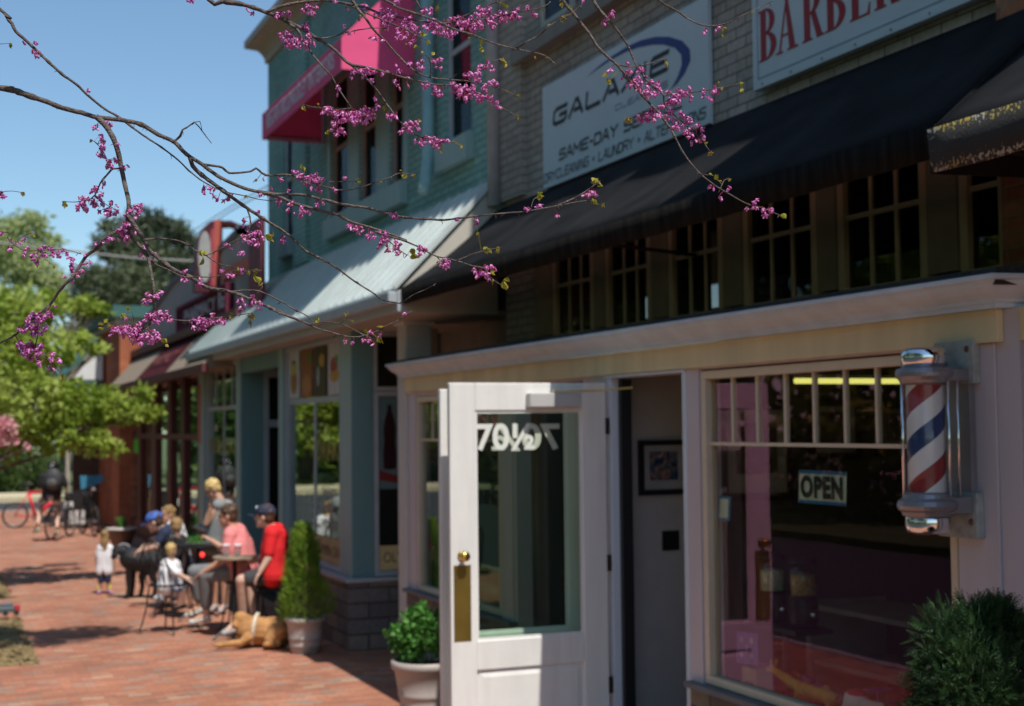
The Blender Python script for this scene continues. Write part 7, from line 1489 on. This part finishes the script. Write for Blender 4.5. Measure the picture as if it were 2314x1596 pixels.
# stripes for the toddler's jersey and the plaid shorts
def stripes(name, c1, c2, freq, plaid=False):
    m, t, b = nodes(name); sp = t.nodes.new('ShaderNodeSeparateXYZ'); t.links.new(wpos(t), sp.inputs[0]); ad = t.nodes.new('ShaderNodeMath'); ad.operation = 'MULTIPLY_ADD'; t.links.new(sp.outputs[0], ad.inputs[0]); ad.inputs[1].default_value = 1; t.links.new(sp.outputs[1], ad.inputs[2])
    def band(src, fr, th):
        a = t.nodes.new('ShaderNodeMath'); a.operation = 'MULTIPLY'; t.links.new(src, a.inputs[0]); a.inputs[1].default_value = fr; f = t.nodes.new('ShaderNodeMath'); f.operation = 'FRACT'; t.links.new(a.outputs[0], f.inputs[0]); c = t.nodes.new('ShaderNodeMath'); c.operation = 'LESS_THAN'; t.links.new(f.outputs[0], c.inputs[0]); c.inputs[1].default_value = th; return c.outputs[0]
    o = band(ad.outputs[0], freq, .22)
    if plaid: p2 = band(sp.outputs[2], freq, .4); mx = t.nodes.new('ShaderNodeMath'); mx.operation = 'MAXIMUM'; t.links.new(o, mx.inputs[0]); t.links.new(p2, mx.inputs[1]); o = mx.outputs[0]
    mi = t.nodes.new('ShaderNodeMix'); mi.data_type = 'RGBA'; t.links.new(o, mi.inputs[0]); mi.inputs[6].default_value = (*c1, 1); mi.inputs[7].default_value = (*c2, 1); t.links.new(mi.outputs[2], b.inputs['Base Color']); b.inputs['Roughness'].default_value = .85; return m
# 1 girl seen from behind
D = 18.8
def girl_x(root, hc, f, l, u, M, s):
    for k in ((224, 1339), (247, 1338)): p = atD(*k, D); MB().cap(p + Vector((0, 0, .055)), p + Vector((0, 0, .07)), .028, .028).build('sock', mat('yellow_sock', (.6, .62, .08), .8), root)
person('little girl with long brown hair in a white top and navy leggings, seen from behind', D, JJ(head=(238, 1209), shl=(226, 1238), shr=(249, 1238), hipl=(229, 1290), hipr=(243, 1290), elbl=(217, 1262), wrl=(219, 1283), elbr=(257, 1262), wrr=(258, 1283), knl=(228, 1312), anl=(226, 1332), footl=(224, 1340, -.03), knr=(244, 1312), anr=(246, 1332), footr=(250, 1339, -.02)), .56, FW + L_ * -.2, skin3,
       shirt=mat('white_cotton', (.80, .79, .82), .8, var=.04), sleeve=.6, bottoms=navyc, blen=1.1, shoes=mat('violet_trainer', (.45, .22, .50), .5, var=.3, scale=30), hairm=sandy, long_hair=True, extra=girl_x, voxel=.007, tor=1.05)
# 2 man in the bright blue cap, leaning to pat the dog
D = 17.2; blackt = blackc
person('seated man in a bright blue baseball cap reaching out to the black dog', D, JJ(head=(349, 1180), shl=(372, 1206, -.12), shr=(384, 1202, .18), hipl=(412, 1278, -.1), hipr=(416, 1276, .12), elbl=(352, 1236, -.2), wrl=(327, 1243, -.15), elbr=(344, 1222, .1), wrr=(322, 1238, .05), knl=(366, 1266, -.15), anl=(370, 1345, -.1), footl=(358, 1352, -.15), knr=(368, 1262, .2), anr=(376, 1340, .2), footr=(366, 1346, .15)), .98, L_ - _Z * .35, skin2,
       shirt=navyc, sleeve=.55, bottoms=blackc, blen=.95, shoes=mat('grey_shoe', (.4, .4, .42), .6), hairm=brown, cap_=mat('royal_blue_cap', (.06, .16, .55), .7, var=.05))
# 3 youth behind him
D = 18.2
person('reddish faced youth in a white shirt sitting behind the man in the blue cap', D, JJ(head=(379, 1163), shl=(386, 1192, -.15), shr=(404, 1190, .12), hipl=(398, 1262), hipr=(412, 1262)), .92, L_ - FW * .9, skin1, shirt=mat('white_cotton', (.8, .79, .82), .8), sleeve=0, bottoms=navyc, blen=.5, hairm=sandy)
# 4 boy in black with his back to us
D = 16.5
person('sandy haired boy in black t-shirt, back turned, just behind the toddler', D, JJ(head=(398, 1191), shl=(384, 1222, -.05), shr=(413, 1222, .05), hipl=(388, 1282), hipr=(412, 1284), elbl=(378, 1250), wrl=(372, 1268, .1), elbr=(419, 1256, -.05), wrr=(413, 1284, -.15), knl=(372, 1288, .15), anl=(374, 1350, .1), footl=(366, 1357, .05), knr=(398, 1292, .3), anr=(400, 1348, .3), footr=(394, 1356, .25)), .82, FW * .9 + L_ * .5 - _Z * .4, skin2, shirt=blackc, sleeve=.55, bottoms=blackc, blen=1.2, shoes=mat('grey_shoe', (.4, .4, .42), .6), hairm=sandy)
# 5 toddler in pinstripes on a wire chair
D = 15.2
def num1(root, hc, f, l, u, M, s): pass
person('blond toddler in a white pinstripe jersey sitting on a black wire chair', D, JJ(head=(388, 1244), shl=(373, 1274, -.04), shr=(398, 1276, .06), hipl=(374, 1326, -.04), hipr=(394, 1328, .06), elbl=(408, 1300, -.1), wrl=(425, 1311, -.08), elbr=(400, 1300, .15), wrr=(420, 1304, .15), knl=(411, 1332, -.05), anl=(404, 1368, -.02), footl=(396, 1378, -.03), knr=(416, 1330, .12), anr=(412, 1366, .12), footr=(404, 1376, .1)), .66, RT * .35 + FW * .8, skin2,
       shirt=stripes('pinstripe_jersey', (.86, .86, .88), (.38, .39, .48), 22), sleeve=.8, bottoms=stripes('blue_check_shorts', (.45, .47, .55), (.05, .06, .14), 20, True), blen=.9, shoes=blackc, hairm=blond, tor=1.15, voxel=.007)
# 6 blond youth standing
D = 16.6
person('blond youth in a grey sleeveless top standing with one hand raised to the mouth', D, JJ(head=(480, 1106), shl=(492, 1143, -.12), shr=(516, 1146, .1), hipl=(484, 1236, -.08), hipr=(504, 1238, .1), elbl=(466, 1184, -.2), wrl=(474, 1150, -.22), elbr=(494, 1202, .12), wrr=(460, 1217, -.05), knl=(482, 1300), anl=(484, 1372), footl=(476, 1380, -.1), knr=(508, 1300, .1), anr=(508, 1372, .1), footr=(500, 1380)), .95, L_ * .8 - FW * .35 - _Z * .5, skin1,
       shirt=mat('grey_marl', (.27, .28, .28), .85, var=.1), sleeve=0, bottoms=mat('brown_shorts', (.22, .12, .07), .8), blen=.8, shoes=mat('grey_shoe', (.4, .4, .42), .6), hairm=mat('bright_blond_hair', (.66, .48, .20), .5, var=.2, scale=60))
# 7 man in the coral pink shirt
D = 15.2
person('seated man in a coral pink t-shirt and grey trousers facing left at the round table', D, JJ(head=(514, 1166), shl=(520, 1210, -.2), shr=(541, 1200, .2), hipl=(546, 1290, -.15), hipr=(556, 1290, .15), elbl=(510, 1262, -.28), wrl=(462, 1292, -.25), elbr=(505, 1240, .3), wrr=(478, 1222, .35), knl=(462, 1300, -.2), anl=(467, 1388, -.1), footl=(441, 1406, -.15), knr=(440, 1292, .2), anr=(452, 1370, .25), footr=(430, 1390, .2)), 1.0, L_ - FW * .1 - _Z * .12, skin1,
       shirt=mat('coral_pink_cotton', (.78, .25, .25), .85, var=.12, bump=.1, bscale=30), sleeve=.7, bottoms=denim, blen=1.75, shoes=mat('white_trainer', (.55, .54, .50), .6, var=.35, scale=40), hairm=brown, tor=1.18)
# 8 man in red with the navy cap
D = 14.55
def logo(root, hc, f, l, u, M, s): MB().ell(hc + u * .09 * s + l * .0 + f * .085 * s, (.012, .02, .02), M).build('cap_badge', mat('badge_white', (.7, .7, .72), .6), root)
person('seated man in red shirt and navy cap beside the potted conifer', D, JJ(head=(598, 1168), shl=(614, 1207, -.2), shr=(630, 1201, .18), hipl=(616, 1298, -.16), hipr=(624, 1298, .16), elbl=(606, 1262, -.26), wrl=(588, 1292, -.3), elbr=(596, 1258, .3), wrr=(568, 1270, .3), knl=(546, 1312, -.2), anl=(549, 1392, -.12), footl=(514, 1430, -.25), knr=(560, 1306, .2), anr=(575, 1392, .2), footr=(556, 1404, .1)), 1.0, L_ + FW * .15, skin2,
       shirt=mat('scarlet_cotton', (.72, .02, .025), .8, var=.2), sleeve=.75, bottoms=mat('charcoal_shorts', (.06, .055, .06), .85, var=.3), blen=.72, shoes=mat('grey_trainer', (.42, .42, .42), .6, var=.3, scale=40), hairm=brown, cap_=navyc, extra=logo, tor=1.06)
# 9 cyclist
D = 27.9
cy = person('cyclist in black jacket and backpack riding away from the camera', D, JJ(head=(121, 1057), shl=(98, 1077), shr=(140, 1077), hipl=(108, 1118), hipr=(125, 1118), elbl=(92, 1092), wrl=(87, 1106, .3), elbr=(147, 1092), wrr=(150, 1104, .3), knl=(93, 1138, .35), anl=(86, 1182), footl=(78, 1202, .1), knr=(130, 1142, .35), anr=(129, 1190), footr=(129, 1208, .1)), .98, FW, skin2,
     shirt=blackc, sleeve=1.6, bottoms=stripes('grey_plaid', (.55, .55, .58), (.12, .12, .15), 9, True), blen=1.0, shoes=mat('olive_shoe', (.35, .36, .26), .6), hairm=brown, voxel=.012)
w_ = atD(120, 1083, D - .2); m = MB(); m.ell(w_, (.17, .11, .22), Matrix((RT, FW, _Z)).transposed(), 16, 10); bag = thing('backpack', w_, 'rounded dark grey backpack worn by the cyclist', 'backpack'); fuse(m, 'bag', mat('dark_grey_nylon', (.055, .055, .06), .6, var=.2), bag, .012)
MB().ell(w_ - FW * .1 - _Z * .07, (.11, .04, .09), Matrix((RT, FW, _Z)).transposed(), 12, 8).build('front_pocket', mat('grey_nylon', (.09, .09, .09), .6), bag, smooth=True)
h_ = atD(121, 1052, D); m = MB(); m.ell(h_, (.11, .13, .085), Matrix((RT, FW, _Z)).transposed(), 14, 9); hel = thing('cycle_helmet', h_, 'black cycle helmet on the head of the rider', 'helmet'); m.build('shell', mat('helmet_black', (.02, .02, .022), .25), hel, smooth=True); MB().cap(h_ - FW * .12, h_ - FW * .125, .02, .02).build('rear_dial', mat('white_plastic', (.6, .62, .65), .4), hel)
# dogs
def dog(label, D, P, s, coat, rs, extra=None, vox=.007):
    g = lambda k: atD(P[k][0], P[k][1], D + (P[k][2] if len(P[k]) > 2 else 0)); root = thing('dog', (g('chest').x, g('chest').y, 0), label, 'dog'); B = MB(); c, b, h = g('chest'), g('belly'), g('hip')
    B.cap(c, b, rs[0] * s, rs[1] * s, 14).cap(b, h, rs[1] * s, rs[2] * s, 14); B.cap(c, g('neck'), rs[0] * .72 * s, .075 * s, 12).cap(g('neck'), g('head'), .075 * s, .072 * s, 12)
    hd, mz = g('head'), g('muzzle'); d = (mz - hd).normalized(); B.ell(hd, (.078 * s, .078 * s, .072 * s), None, 12, 8).cap(hd + d * .03 * s, mz, .055 * s, .034 * s, 10).cap(mz - Vector((0, 0, .02 * s)), hd - Vector((0, 0, .035 * s)), .022 * s, .035 * s, 8)
    side = d.cross(_Z).normalized()
    for gg in (-1, 1): e0 = hd + side * gg * .062 * s + Vector((0, 0, .035 * s)); B.cap(e0, e0 + side * gg * .028 * s - Vector((0, 0, .085 * s)), .020 * s, .024 * s, 8)
    for k in P['legs']:
        pts = [atD(x, y, D + z) for x, y, z, _ in k]
        for i in range(len(pts) - 1): B.cap(pts[i], pts[i + 1], k[i][3] * s, k[i + 1][3] * s, 8)
        dd = (pts[-1] - pts[-2]); 
        if P.get('paws', True): B.ell(pts[-1] + d * Vector((1, 1, 0)).length * 0 + Vector((d.x, d.y, 0)) * .03 * s, (.045 * s, .035 * s, .022 * s), None, 8, 5)
    if 'tail' in P: t = [atD(x, y, D + z) for x, y, z in P['tail']]; [B.cap(t[i], t[i + 1], .026 * s, .018 * s, 8) for i in range(len(t) - 1)]
    fuse(B, 'body', coat, root, vox); m = MB(); m.ell(mz + d * .028 * s + Vector((0, 0, .01)), .016 * s)
    m.build('nose', eyem, root, smooth=True); m = MB()
    for gg in (-1, 1): m.ell(hd + d * .055 * s + side * gg * .036 * s + Vector((0, 0, .022 * s)), .010 * s)
    m.build('eyes', eyem, root, smooth=True)
    if extra: extra(root, g, d, side)
    return root
def black_x(root, g, d, side): m = MB(); a = g('neck'); m.tube([a + Vector((math.cos(w) * .09, math.sin(w) * .05, math.sin(w) * .09)) for w in [k * math.pi / 8 for k in range(17)]], .012, 6, False); m.build('collar', mat('grey_collar', (.3, .3, .32), .5), root)
dog('black dog standing beside the little girl, facing left', 18.3, dict(chest=(297, 1262), belly=(325, 1268), hip=(350, 1262), neck=(280, 1246), head=(266, 1246), muzzle=(256, 1258), legs=[[(294, 1275, -.06, .062), (290, 1305, -.06, .04), (291, 1330, -.06, .03), (288, 1347, -.06, .028)], [(298, 1275, .1, .062), (300, 1305, .1, .04), (300, 1328, .1, .03), (297, 1345, .1, .028)], [(350, 1272, -.08, .08), (344, 1300, -.08, .05), (353, 1322, -.08, .032), (348, 1350, -.08, .028)], [(348, 1272, .1, .08), (320, 1302, .1, .045), (322, 1325, .1, .03), (317, 1349, .1, .028)]], tail=[(358, 1258, 0), (366, 1275, 0), (370, 1295, 0)]), 1.0, mat('black_dog_coat', (.016, .015, .017), .5, var=.5, scale=25, bump=.7, bscale=90), (.155, .145, .13), black_x)
def gold_x(root, g, d, side):
    a = atD(577, 1421, 14.1); m = MB(); pts = [a + Vector((0, 0, 0)) + (RT * .02 * math.sin(w) + FW * math.cos(w) * .15 + UP * math.sin(w) * .145) for w in [k * math.pi / 10 for k in range(21)]]; m.tube(pts, .02, 6, False); m.build('harness_strap', mat('cream_strap', (.66, .58, .45), .7), root)
    a = atD(559, 1424, 14.1); m = MB(); m.tube([a + (RT * .03 * math.sin(w) + FW * math.cos(w) * .11 + UP * math.sin(w) * .09) for w in [k * math.pi / 10 for k in range(21)]], .014, 6, False); m.build('collar', mat('dark_collar', (.04, .05, .06), .6), root)
dog('golden brown dog lying on the bricks with a cream harness strap', 14.1, dict(chest=(566, 1424), belly=(600, 1426), hip=(628, 1424), neck=(556, 1405), head=(544, 1398), muzzle=(531, 1413, -.07), legs=[[(562, 1440, -.12, .06), (545, 1453, -.16, .04), (520, 1455, -.18, .034), (496, 1458, -.2, .034)], [(560, 1436, .1, .06), (545, 1450, .08, .04), (530, 1452, .06, .034), (520, 1454, .05, .032)], [(628, 1426, -.14, .11), (610, 1446, -.2, .06), (628, 1455, -.2, .035), (606, 1456, -.24, .034)], [(634, 1430, .14, .1), (648, 1448, .12, .05), (640, 1452, .1, .035)]], tail=[(640, 1436, 0), (652, 1450, .1), (664, 1455, .15)]), 1.0, mat('golden_dog_coat', (.46, .235, .09), .8, var=.38, scale=11, bump=.8, bscale=90), (.145, .135, .14), gold_x)
# ------------------------------------------------------------------ chairs, tables, bicycles and street clutter
iron = mat('black_wrought_iron', (.018, .018, .02), .4, var=.1)
def make_chair(label, group='black wire cafe chairs'):
    t = thing('wire_chair', (0, 0, 0), label, 'chair', group); R = .20; SH = .44
    m = MB(); m.tube([(R * math.cos(w), R * math.sin(w), SH) for w in [k * math.pi / 12 for k in range(25)]], .011, 6, False)
    for k in range(-4, 5): y = k * .042; x = math.sqrt(max(R * R - y * y, 0)); m.tube([(-x, y, SH), (x, y, SH)], .004, 4); m.tube([(y, -x, SH), (y, x, SH)], .004, 4)
    m.build('seat', iron, t)
    m = MB(); arc = [(-R * .95 - .10 * math.sin(w) - .03, R * .98 * math.cos(w), SH + .42 * math.sin(w)) for w in [k * math.pi / 14 for k in range(15)]]; m.tube(arc, .010, 6)
    for k in range(2, 13, 2): a = arc[k]; m.tube([a, (-R * .97, a[1] * .75, SH + .01)], .0045, 5)
    m.tube([(a[0], a[1] * .6, SH + (a[2] - SH) * .6) for a in arc], .006, 5); m.build('backrest', iron, t)
    for (x, y) in ((.15, .15), (.15, -.15), (-.15, .15), (-.15, -.15)):
        m = MB(); m.tube([(x, y, SH - .005), (x * 1.15, y * 1.15, .22), (x * 1.45, y * 1.45, .02)], .009, 6); q = Vector((x, y, 0)).normalized(); c = Vector((x * 1.45, y * 1.45, .03)) + q * .018
        m.tube([c + q * .022 * math.cos(w) + Vector((0, 0, .022 * math.sin(w))) for w in [math.pi + k * .7 for k in range(9)]], .005, 5); m.build('leg', iron, t)
    return t
chair0 = make_chair('black wire chair holding the toddler, scrolled feet on open bricks')
def copy_tree(root, label):
    c = root.copy(); S.collection.objects.link(c); c['label'] = label
    for ch in [o for o in S.objects if o.parent == root]:
        d = ch.copy(); S.collection.objects.link(d); d.parent = c
        for g2 in [o for o in S.objects if o.parent == ch]: e = g2.copy(); S.collection.objects.link(e); e.parent = d
    return c
def ground_under(px, py, D): p = atD(px, py, D); return Vector((p.x, p.y, 0))
def face_rot(v): return math.atan2(v.y, v.x)
spots = [((383, 1330, 15.2), RT * .35 + FW * .8, 1.0, None), ((552, 1300, 15.25), L_, 1.0, 'black wire chair under the man in coral pink'), ((624, 1300, 14.6), L_, 1.0, 'black wire chair under the man in red'), ((414, 1275, 17.2), L_, 1.0, 'black wire chair under the man in the blue cap'), ((400, 1280, 16.55), FW, 1.0, 'black wire chair under the boy in black')]
for i, (p, d, sc, lab) in enumerate(spots):
    c = chair0 if i == 0 else copy_tree(chair0, lab); c.location = ground_under(*p); c.rotation_euler = (0, 0, face_rot(d)); c.scale = (1, 1, (1.16, 1.2, 1.2, 1.1, 1.1)[i])
def table(px, py, D, r, h, label, top):
    p = ground_under(px, py, D); t = thing('cafe_table', p, label, 'table', None)
    MB().lathe([(r * .98, h - .028), (r, h - .022), (r, h - .004), (r * .985, h)], p, 36).build('tabletop', top, t, smooth=False)
    m = MB(); m.tube([p + Vector((0, 0, .02)), p + Vector((0, 0, h - .028))], .025, 10); m.build('pedestal', iron, t)
    for k in range(4): a = k * math.pi / 2 + .4; m = MB(); q = Vector((math.cos(a), math.sin(a), 0)); m.tube([p + Vector((0, 0, .12)), p + q * .12 + Vector((0, 0, .1)), p + q * .26 + Vector((0, 0, .012))], .013, 6); m.build('foot', iron, t)
    return p
ttop = mat('weathered_wood_top', (.30, .235, .17), .6, var=.2, scale=14)
zt_ = atD(530, 1257, 14.75).z; p = table(530, 1300, 14.75, .225, zt_, 'round brown-topped cafe table with two clear cups beside the man in coral pink', ttop)
cup = glass('clear_plastic_cup', (1, 1, 1), 2.2, (.9, .9, .92), .08)
for px, lab in ((511, 'left clear plastic cup on the round table'), (537, 'right clear plastic cup on the round table')):
    a = atD(px, 1257, 14.72); t = thing('plastic_cup', (a.x, a.y, zt_), lab, 'cup', None); MB().lathe([(.028, zt_ + .001), (.041, zt_ + .11), (.043, zt_ + .113), (.04, zt_ + .113), (.027, zt_ + .005)], (a.x, a.y, 0), 20).build('cup_wall', cup, t, smooth=True); MB().lathe([(.026, zt_ + .006), (.034, zt_ + .06)], (a.x, a.y, 0), 16).build('drink', mat('pale_drink', (.7, .5, .5), .3), t); MB().lathe([(.044, zt_ + .114), (.044, zt_ + .12), (.036, zt_ + .128), (.01, zt_ + .129)], (a.x, a.y, 0), 20).build('lid', mat('cup_lid', (.75, .74, .75), .4), t)
z2 = atD(448, 1230, 16.2).z; p = table(448, 1290, 16.2, .27, z2, 'second cafe table with a plate of salad in front of the blond youth', iron)
a = atD(441, 1228, 16.15); t = thing('salad_plate', (a.x, a.y, z2), 'plate of green salad on the second table', 'plate')
MB().lathe([(.06, z2 + .001), (.11, z2 + .018), (.112, z2 + .02), (.06, z2 + .006)], (a.x, a.y, 0), 24).build('plate', mat('plate_white', (.6, .58, .5), .3), t, smooth=True)
f = MB(); r = random.Random(4)
for _ in range(120): leaf(f, Vector((a.x, a.y, z2 + .035)) + Vector((r.uniform(-.07, .07), r.uniform(-.07, .07), r.uniform(0, .04))), .04, .03, r)
f.build('salad', herb, t)
a = atD(457, 1254, 15.8); t = thing('red_lamp', a, 'small glowing red tail light in the middle of the seated group', 'lamp'); MB().ell(a, (.028, .02, .03)).build('lens', emit('red_glow', (1, .05, .04), 1.2), t); MB().box(a.x - .02, a.x + .02, a.y + .01, a.y + .05, a.z - .14, a.z - .02).build('mount', iron, t)
# bicycles
def wheel(t, c, ax, R, tyre=.020, name='wheel'):
    """ring of radius R in the plane spanned by `ax` and up"""
    ax = ax.normalized(); n = ax.cross(_Z)
    pt = lambda w, q: c + ax * math.cos(w) * q + _Z * math.sin(w) * q
    m = MB(); m.tube([pt(k * math.pi / 20, R - tyre) for k in range(41)], tyre, 8, False); w = m.build(name, mat('tyre_rubber', (.03, .03, .032), .8), t, smooth=True)
    m = MB(); m.tube([pt(k * math.pi / 20, R - tyre * 2.3) for k in range(41)], .010, 6, False); m.build('rim', mat('rim_alloy', (.35, .34, .33), .35, metal=.7), w, smooth=True)
    m = MB(); m.tube([c - n * .04, c + n * .04], .022, 8)
    for k in range(18): a = k * math.pi / 9; m.tube([c + n * .02 * (-1) ** k, pt(a, R - tyre * 2.3)], .0016, 3, False)
    m.build('spokes', MATS['rim_alloy'], w)
def bicycle(rear, dirv, R, label, framem, L=1.02, extra=None, s=1.0, fat=1.0):
    d = dirv.normalized(); n = d.cross(_Z).normalized(); t = thing('bicycle', (rear.x, rear.y, 0), label, 'bicycle', None); rc = Vector((rear.x, rear.y, R)); fc = rc + d * L * s
    wheel(t, rc, d, R); wheel(t, fc, d, R); bb = rc + d * .43 * s - _Z * .04; st = rc + d * .28 * s + _Z * .50 * s; hd = rc + d * .86 * s + _Z * .50 * s; h0 = hd - _Z * .13 * s + d * .04 * s
    m = MB()
    for a, b, q in ((bb, st, .017), (st, hd, .018), (bb, h0, .022), (hd, h0, .022)): m.tube([a, b], q * fat, 8)
    for g in (-1, 1): m.tube([rc + n * .055 * g, bb + n * .03 * g], .010, 6).tube([rc + n * .055 * g, st + n * .02 * g], .009, 6)
    m.build('frame', framem, t, smooth=True); m = MB()
    for g in (-1, 1): m.tube([fc + n * .05 * g, h0 + n * .045 * g - _Z * .03, h0 + n * .02 * g], .012, 6)
    m.build('fork', iron, t); m = MB(); m.tube([st, st + _Z * .17 * s - d * .03], .013, 6); m.build('seat_post', MATS['rim_alloy'], t)
    sp = st + _Z * .19 * s - d * .03; m = MB(); M = Matrix((d, n, _Z)).transposed(); m.ell(sp - d * .05, (.09, .065, .03), M).cap(sp, sp + d * .13, .032, .018); fuse(m, 'saddle', iron, t, .008)
    m = MB(); hb = hd + _Z * .09 * s + d * .04; m.tube([hd, hb], .014, 6).tube([hb - n * .30 + d * -.05, hb - n * .12, hb + n * .12, hb + n * .30 + d * -.05], .013, 6); m.build('handlebar', iron, t)
    m = MB(); m.lathe([(.08, -.004), (.08, .004)], bb, 20, Matrix((d, _Z, n)).transposed()); m.tube([bb + n * .05, bb + n * .05 + d * .16 - _Z * .05], .010, 6).tube([bb - n * .05, bb - n * .05 - d * .16 + _Z * .05], .010, 6); m.build('crankset', MATS['rim_alloy'], t)
    if extra: extra(t, rc, fc, d, n, sp)
    return t
c0_ = onZ(115, 1222); dcy = (FW * .98 + RT * .06); dcy.z = 0
def cyc_x(t, rc, fc, d, n, sp):
    a = sp - d * .12 - _Z * .10; MB().box(a.x - .06, a.x + .06, a.y - .012, a.y + .012, a.z - .035, a.z + .035).build('rear_light', mat('bright_reflector', (.85, .84, .78), .15), t, bevel=.01)
bicycle(Vector((c0_.x, c0_.y, 0)), dcy, .31, 'dark bicycle under the cyclist, seen from directly behind', iron, 1.0, cyc_x)
a = onZ(34, 1194); ax = (RT * .97 + FW * .25); ax.z = 0
bicycle(Vector((a.x, a.y, 0)), ax, .29, 'red framed bicycle parked at the left edge of the paving', mat('bright_red_frame', (.72, .02, .04), .3), 1.0, fat=1.9)
a = onZ(214, 1214); ax2 = Vector((-.15, 1, 0))
bicycle(Vector((a.x, a.y, 0)), ax2, .32, 'black bicycle parked behind the little girl near the brick pier', iron, 1.0, lambda t, rc, fc, d, n, sp: MB().cap(sp - d * .14 - _Z * .05, sp - d * .15 - _Z * .05, .035, .03).build('saddle_bag', mat('grey_bag', (.35, .35, .36), .5), t))
# black notice stand with two white sheets, blue table umbrella, far sign
a = onZ(166, 1196); D_ = depth(a); t = thing('notice_stand', (a.x, a.y, 0), 'low black notice board with two white papers beside the cyclist', 'notice board')
q = lambda px, py, o=0: atD(px, py, D_ + o)
panel('board', [q(145, 1190), q(196, 1190), q(196, 1116), q(145, 1116)], tuple(FW * .35), mat('board_black', (.02, .02, .022), .6), t)
panel('paper', [q(146, 1150, -.02), q(165, 1150, -.02), q(165, 1134, -.02), q(146, 1134, -.02)], tuple(FW * .012), mat('paper_white', (.72, .73, .70), .7), t)
panel('paper', [q(157, 1184, -.02), q(194, 1184, -.02), q(192, 1153, -.02), q(157, 1154, -.02)], tuple(FW * .012), MATS['paper_white'], t)
for px in (150, 190): MB().tube([q(px, 1190), Vector((q(px, 1190).x, q(px, 1190).y, 0))], .015, 6).build('leg', iron, t)
a = onZ(206, 1186); D_ = depth(a); t = thing('blue_canopy', (a.x, a.y, 0), 'turquoise blue tilted sign board beyond the columnar shrub', 'sign')
panel('blue_panel', [q(181, 1076), q(234, 1074), q(232, 1090), q(183, 1106)], tuple(FW * .04), mat('turquoise_cloth', (.06, .27, .42), .6, var=.1), t); MB().tube([q(208, 1090, .06), Vector((q(208, 1090, .06).x, q(208, 1090, .06).y, 0))], .02, 6).build('post', iron, t)
# objects and loose litter low at the left edge
a = onZ(20, 1400); t = thing('toy_truck', (a.x, a.y, 0), 'small silver and red toy vehicle on the mulch at the left edge', 'toy')
m = MB(); m.box(a.x - .22, a.x + .06, a.y - .05, a.y + .05, .08, .15).box(a.x - .10, a.x + .04, a.y - .045, a.y + .045, .15, .19); m.build('body', mat('silver_toy', (.16, .19, .21), .35, metal=.6), t, bevel=.012); MB().box(a.x + .061, a.x + .12, a.y - .05, a.y + .05, .08, .16).build('cab', mat('toy_red', (.45, .04, .06), .4), t, bevel=.01)
for dx in (-.16, -.04, .08): MB().tube([(a.x + dx, a.y - .055, .075), (a.x + dx, a.y + .055, .075)], .03, 12).build('wheel', MATS['tyre_rubber'], t)

# ------------------------------------------------------------------ separate pieces become parts of their own
REN = {'rust_bolts': 'bolt', 'screws': 'screw', 'chrome_rods': 'chrome_rod', 'flower_stalks': None, 'lettering': None}
for o in list(S.objects):
    if o.type != 'MESH' or o.parent is None: continue
    b = o.name.split('.')[0]
    if b in ('stone_base', 'front_trim', 'stone_sill', 'mounting_bracket', 'rust_bolts', 'screws', 'chrome_rods', 'window_sill', 'window_surround', 'wall_panel', 'doorstep', 'bay_inner_wall', 'photo_discs', 'fork', 'side_panel', 'eyes', 'street_number') and b not in ('street_number',):
        split_loose(o, {'eyes': 'eye', 'rust_bolts': 'bolt', 'screws': 'screw', 'chrome_rods': 'chrome_rod', 'photo_discs': 'photo_disc'}.get(b))
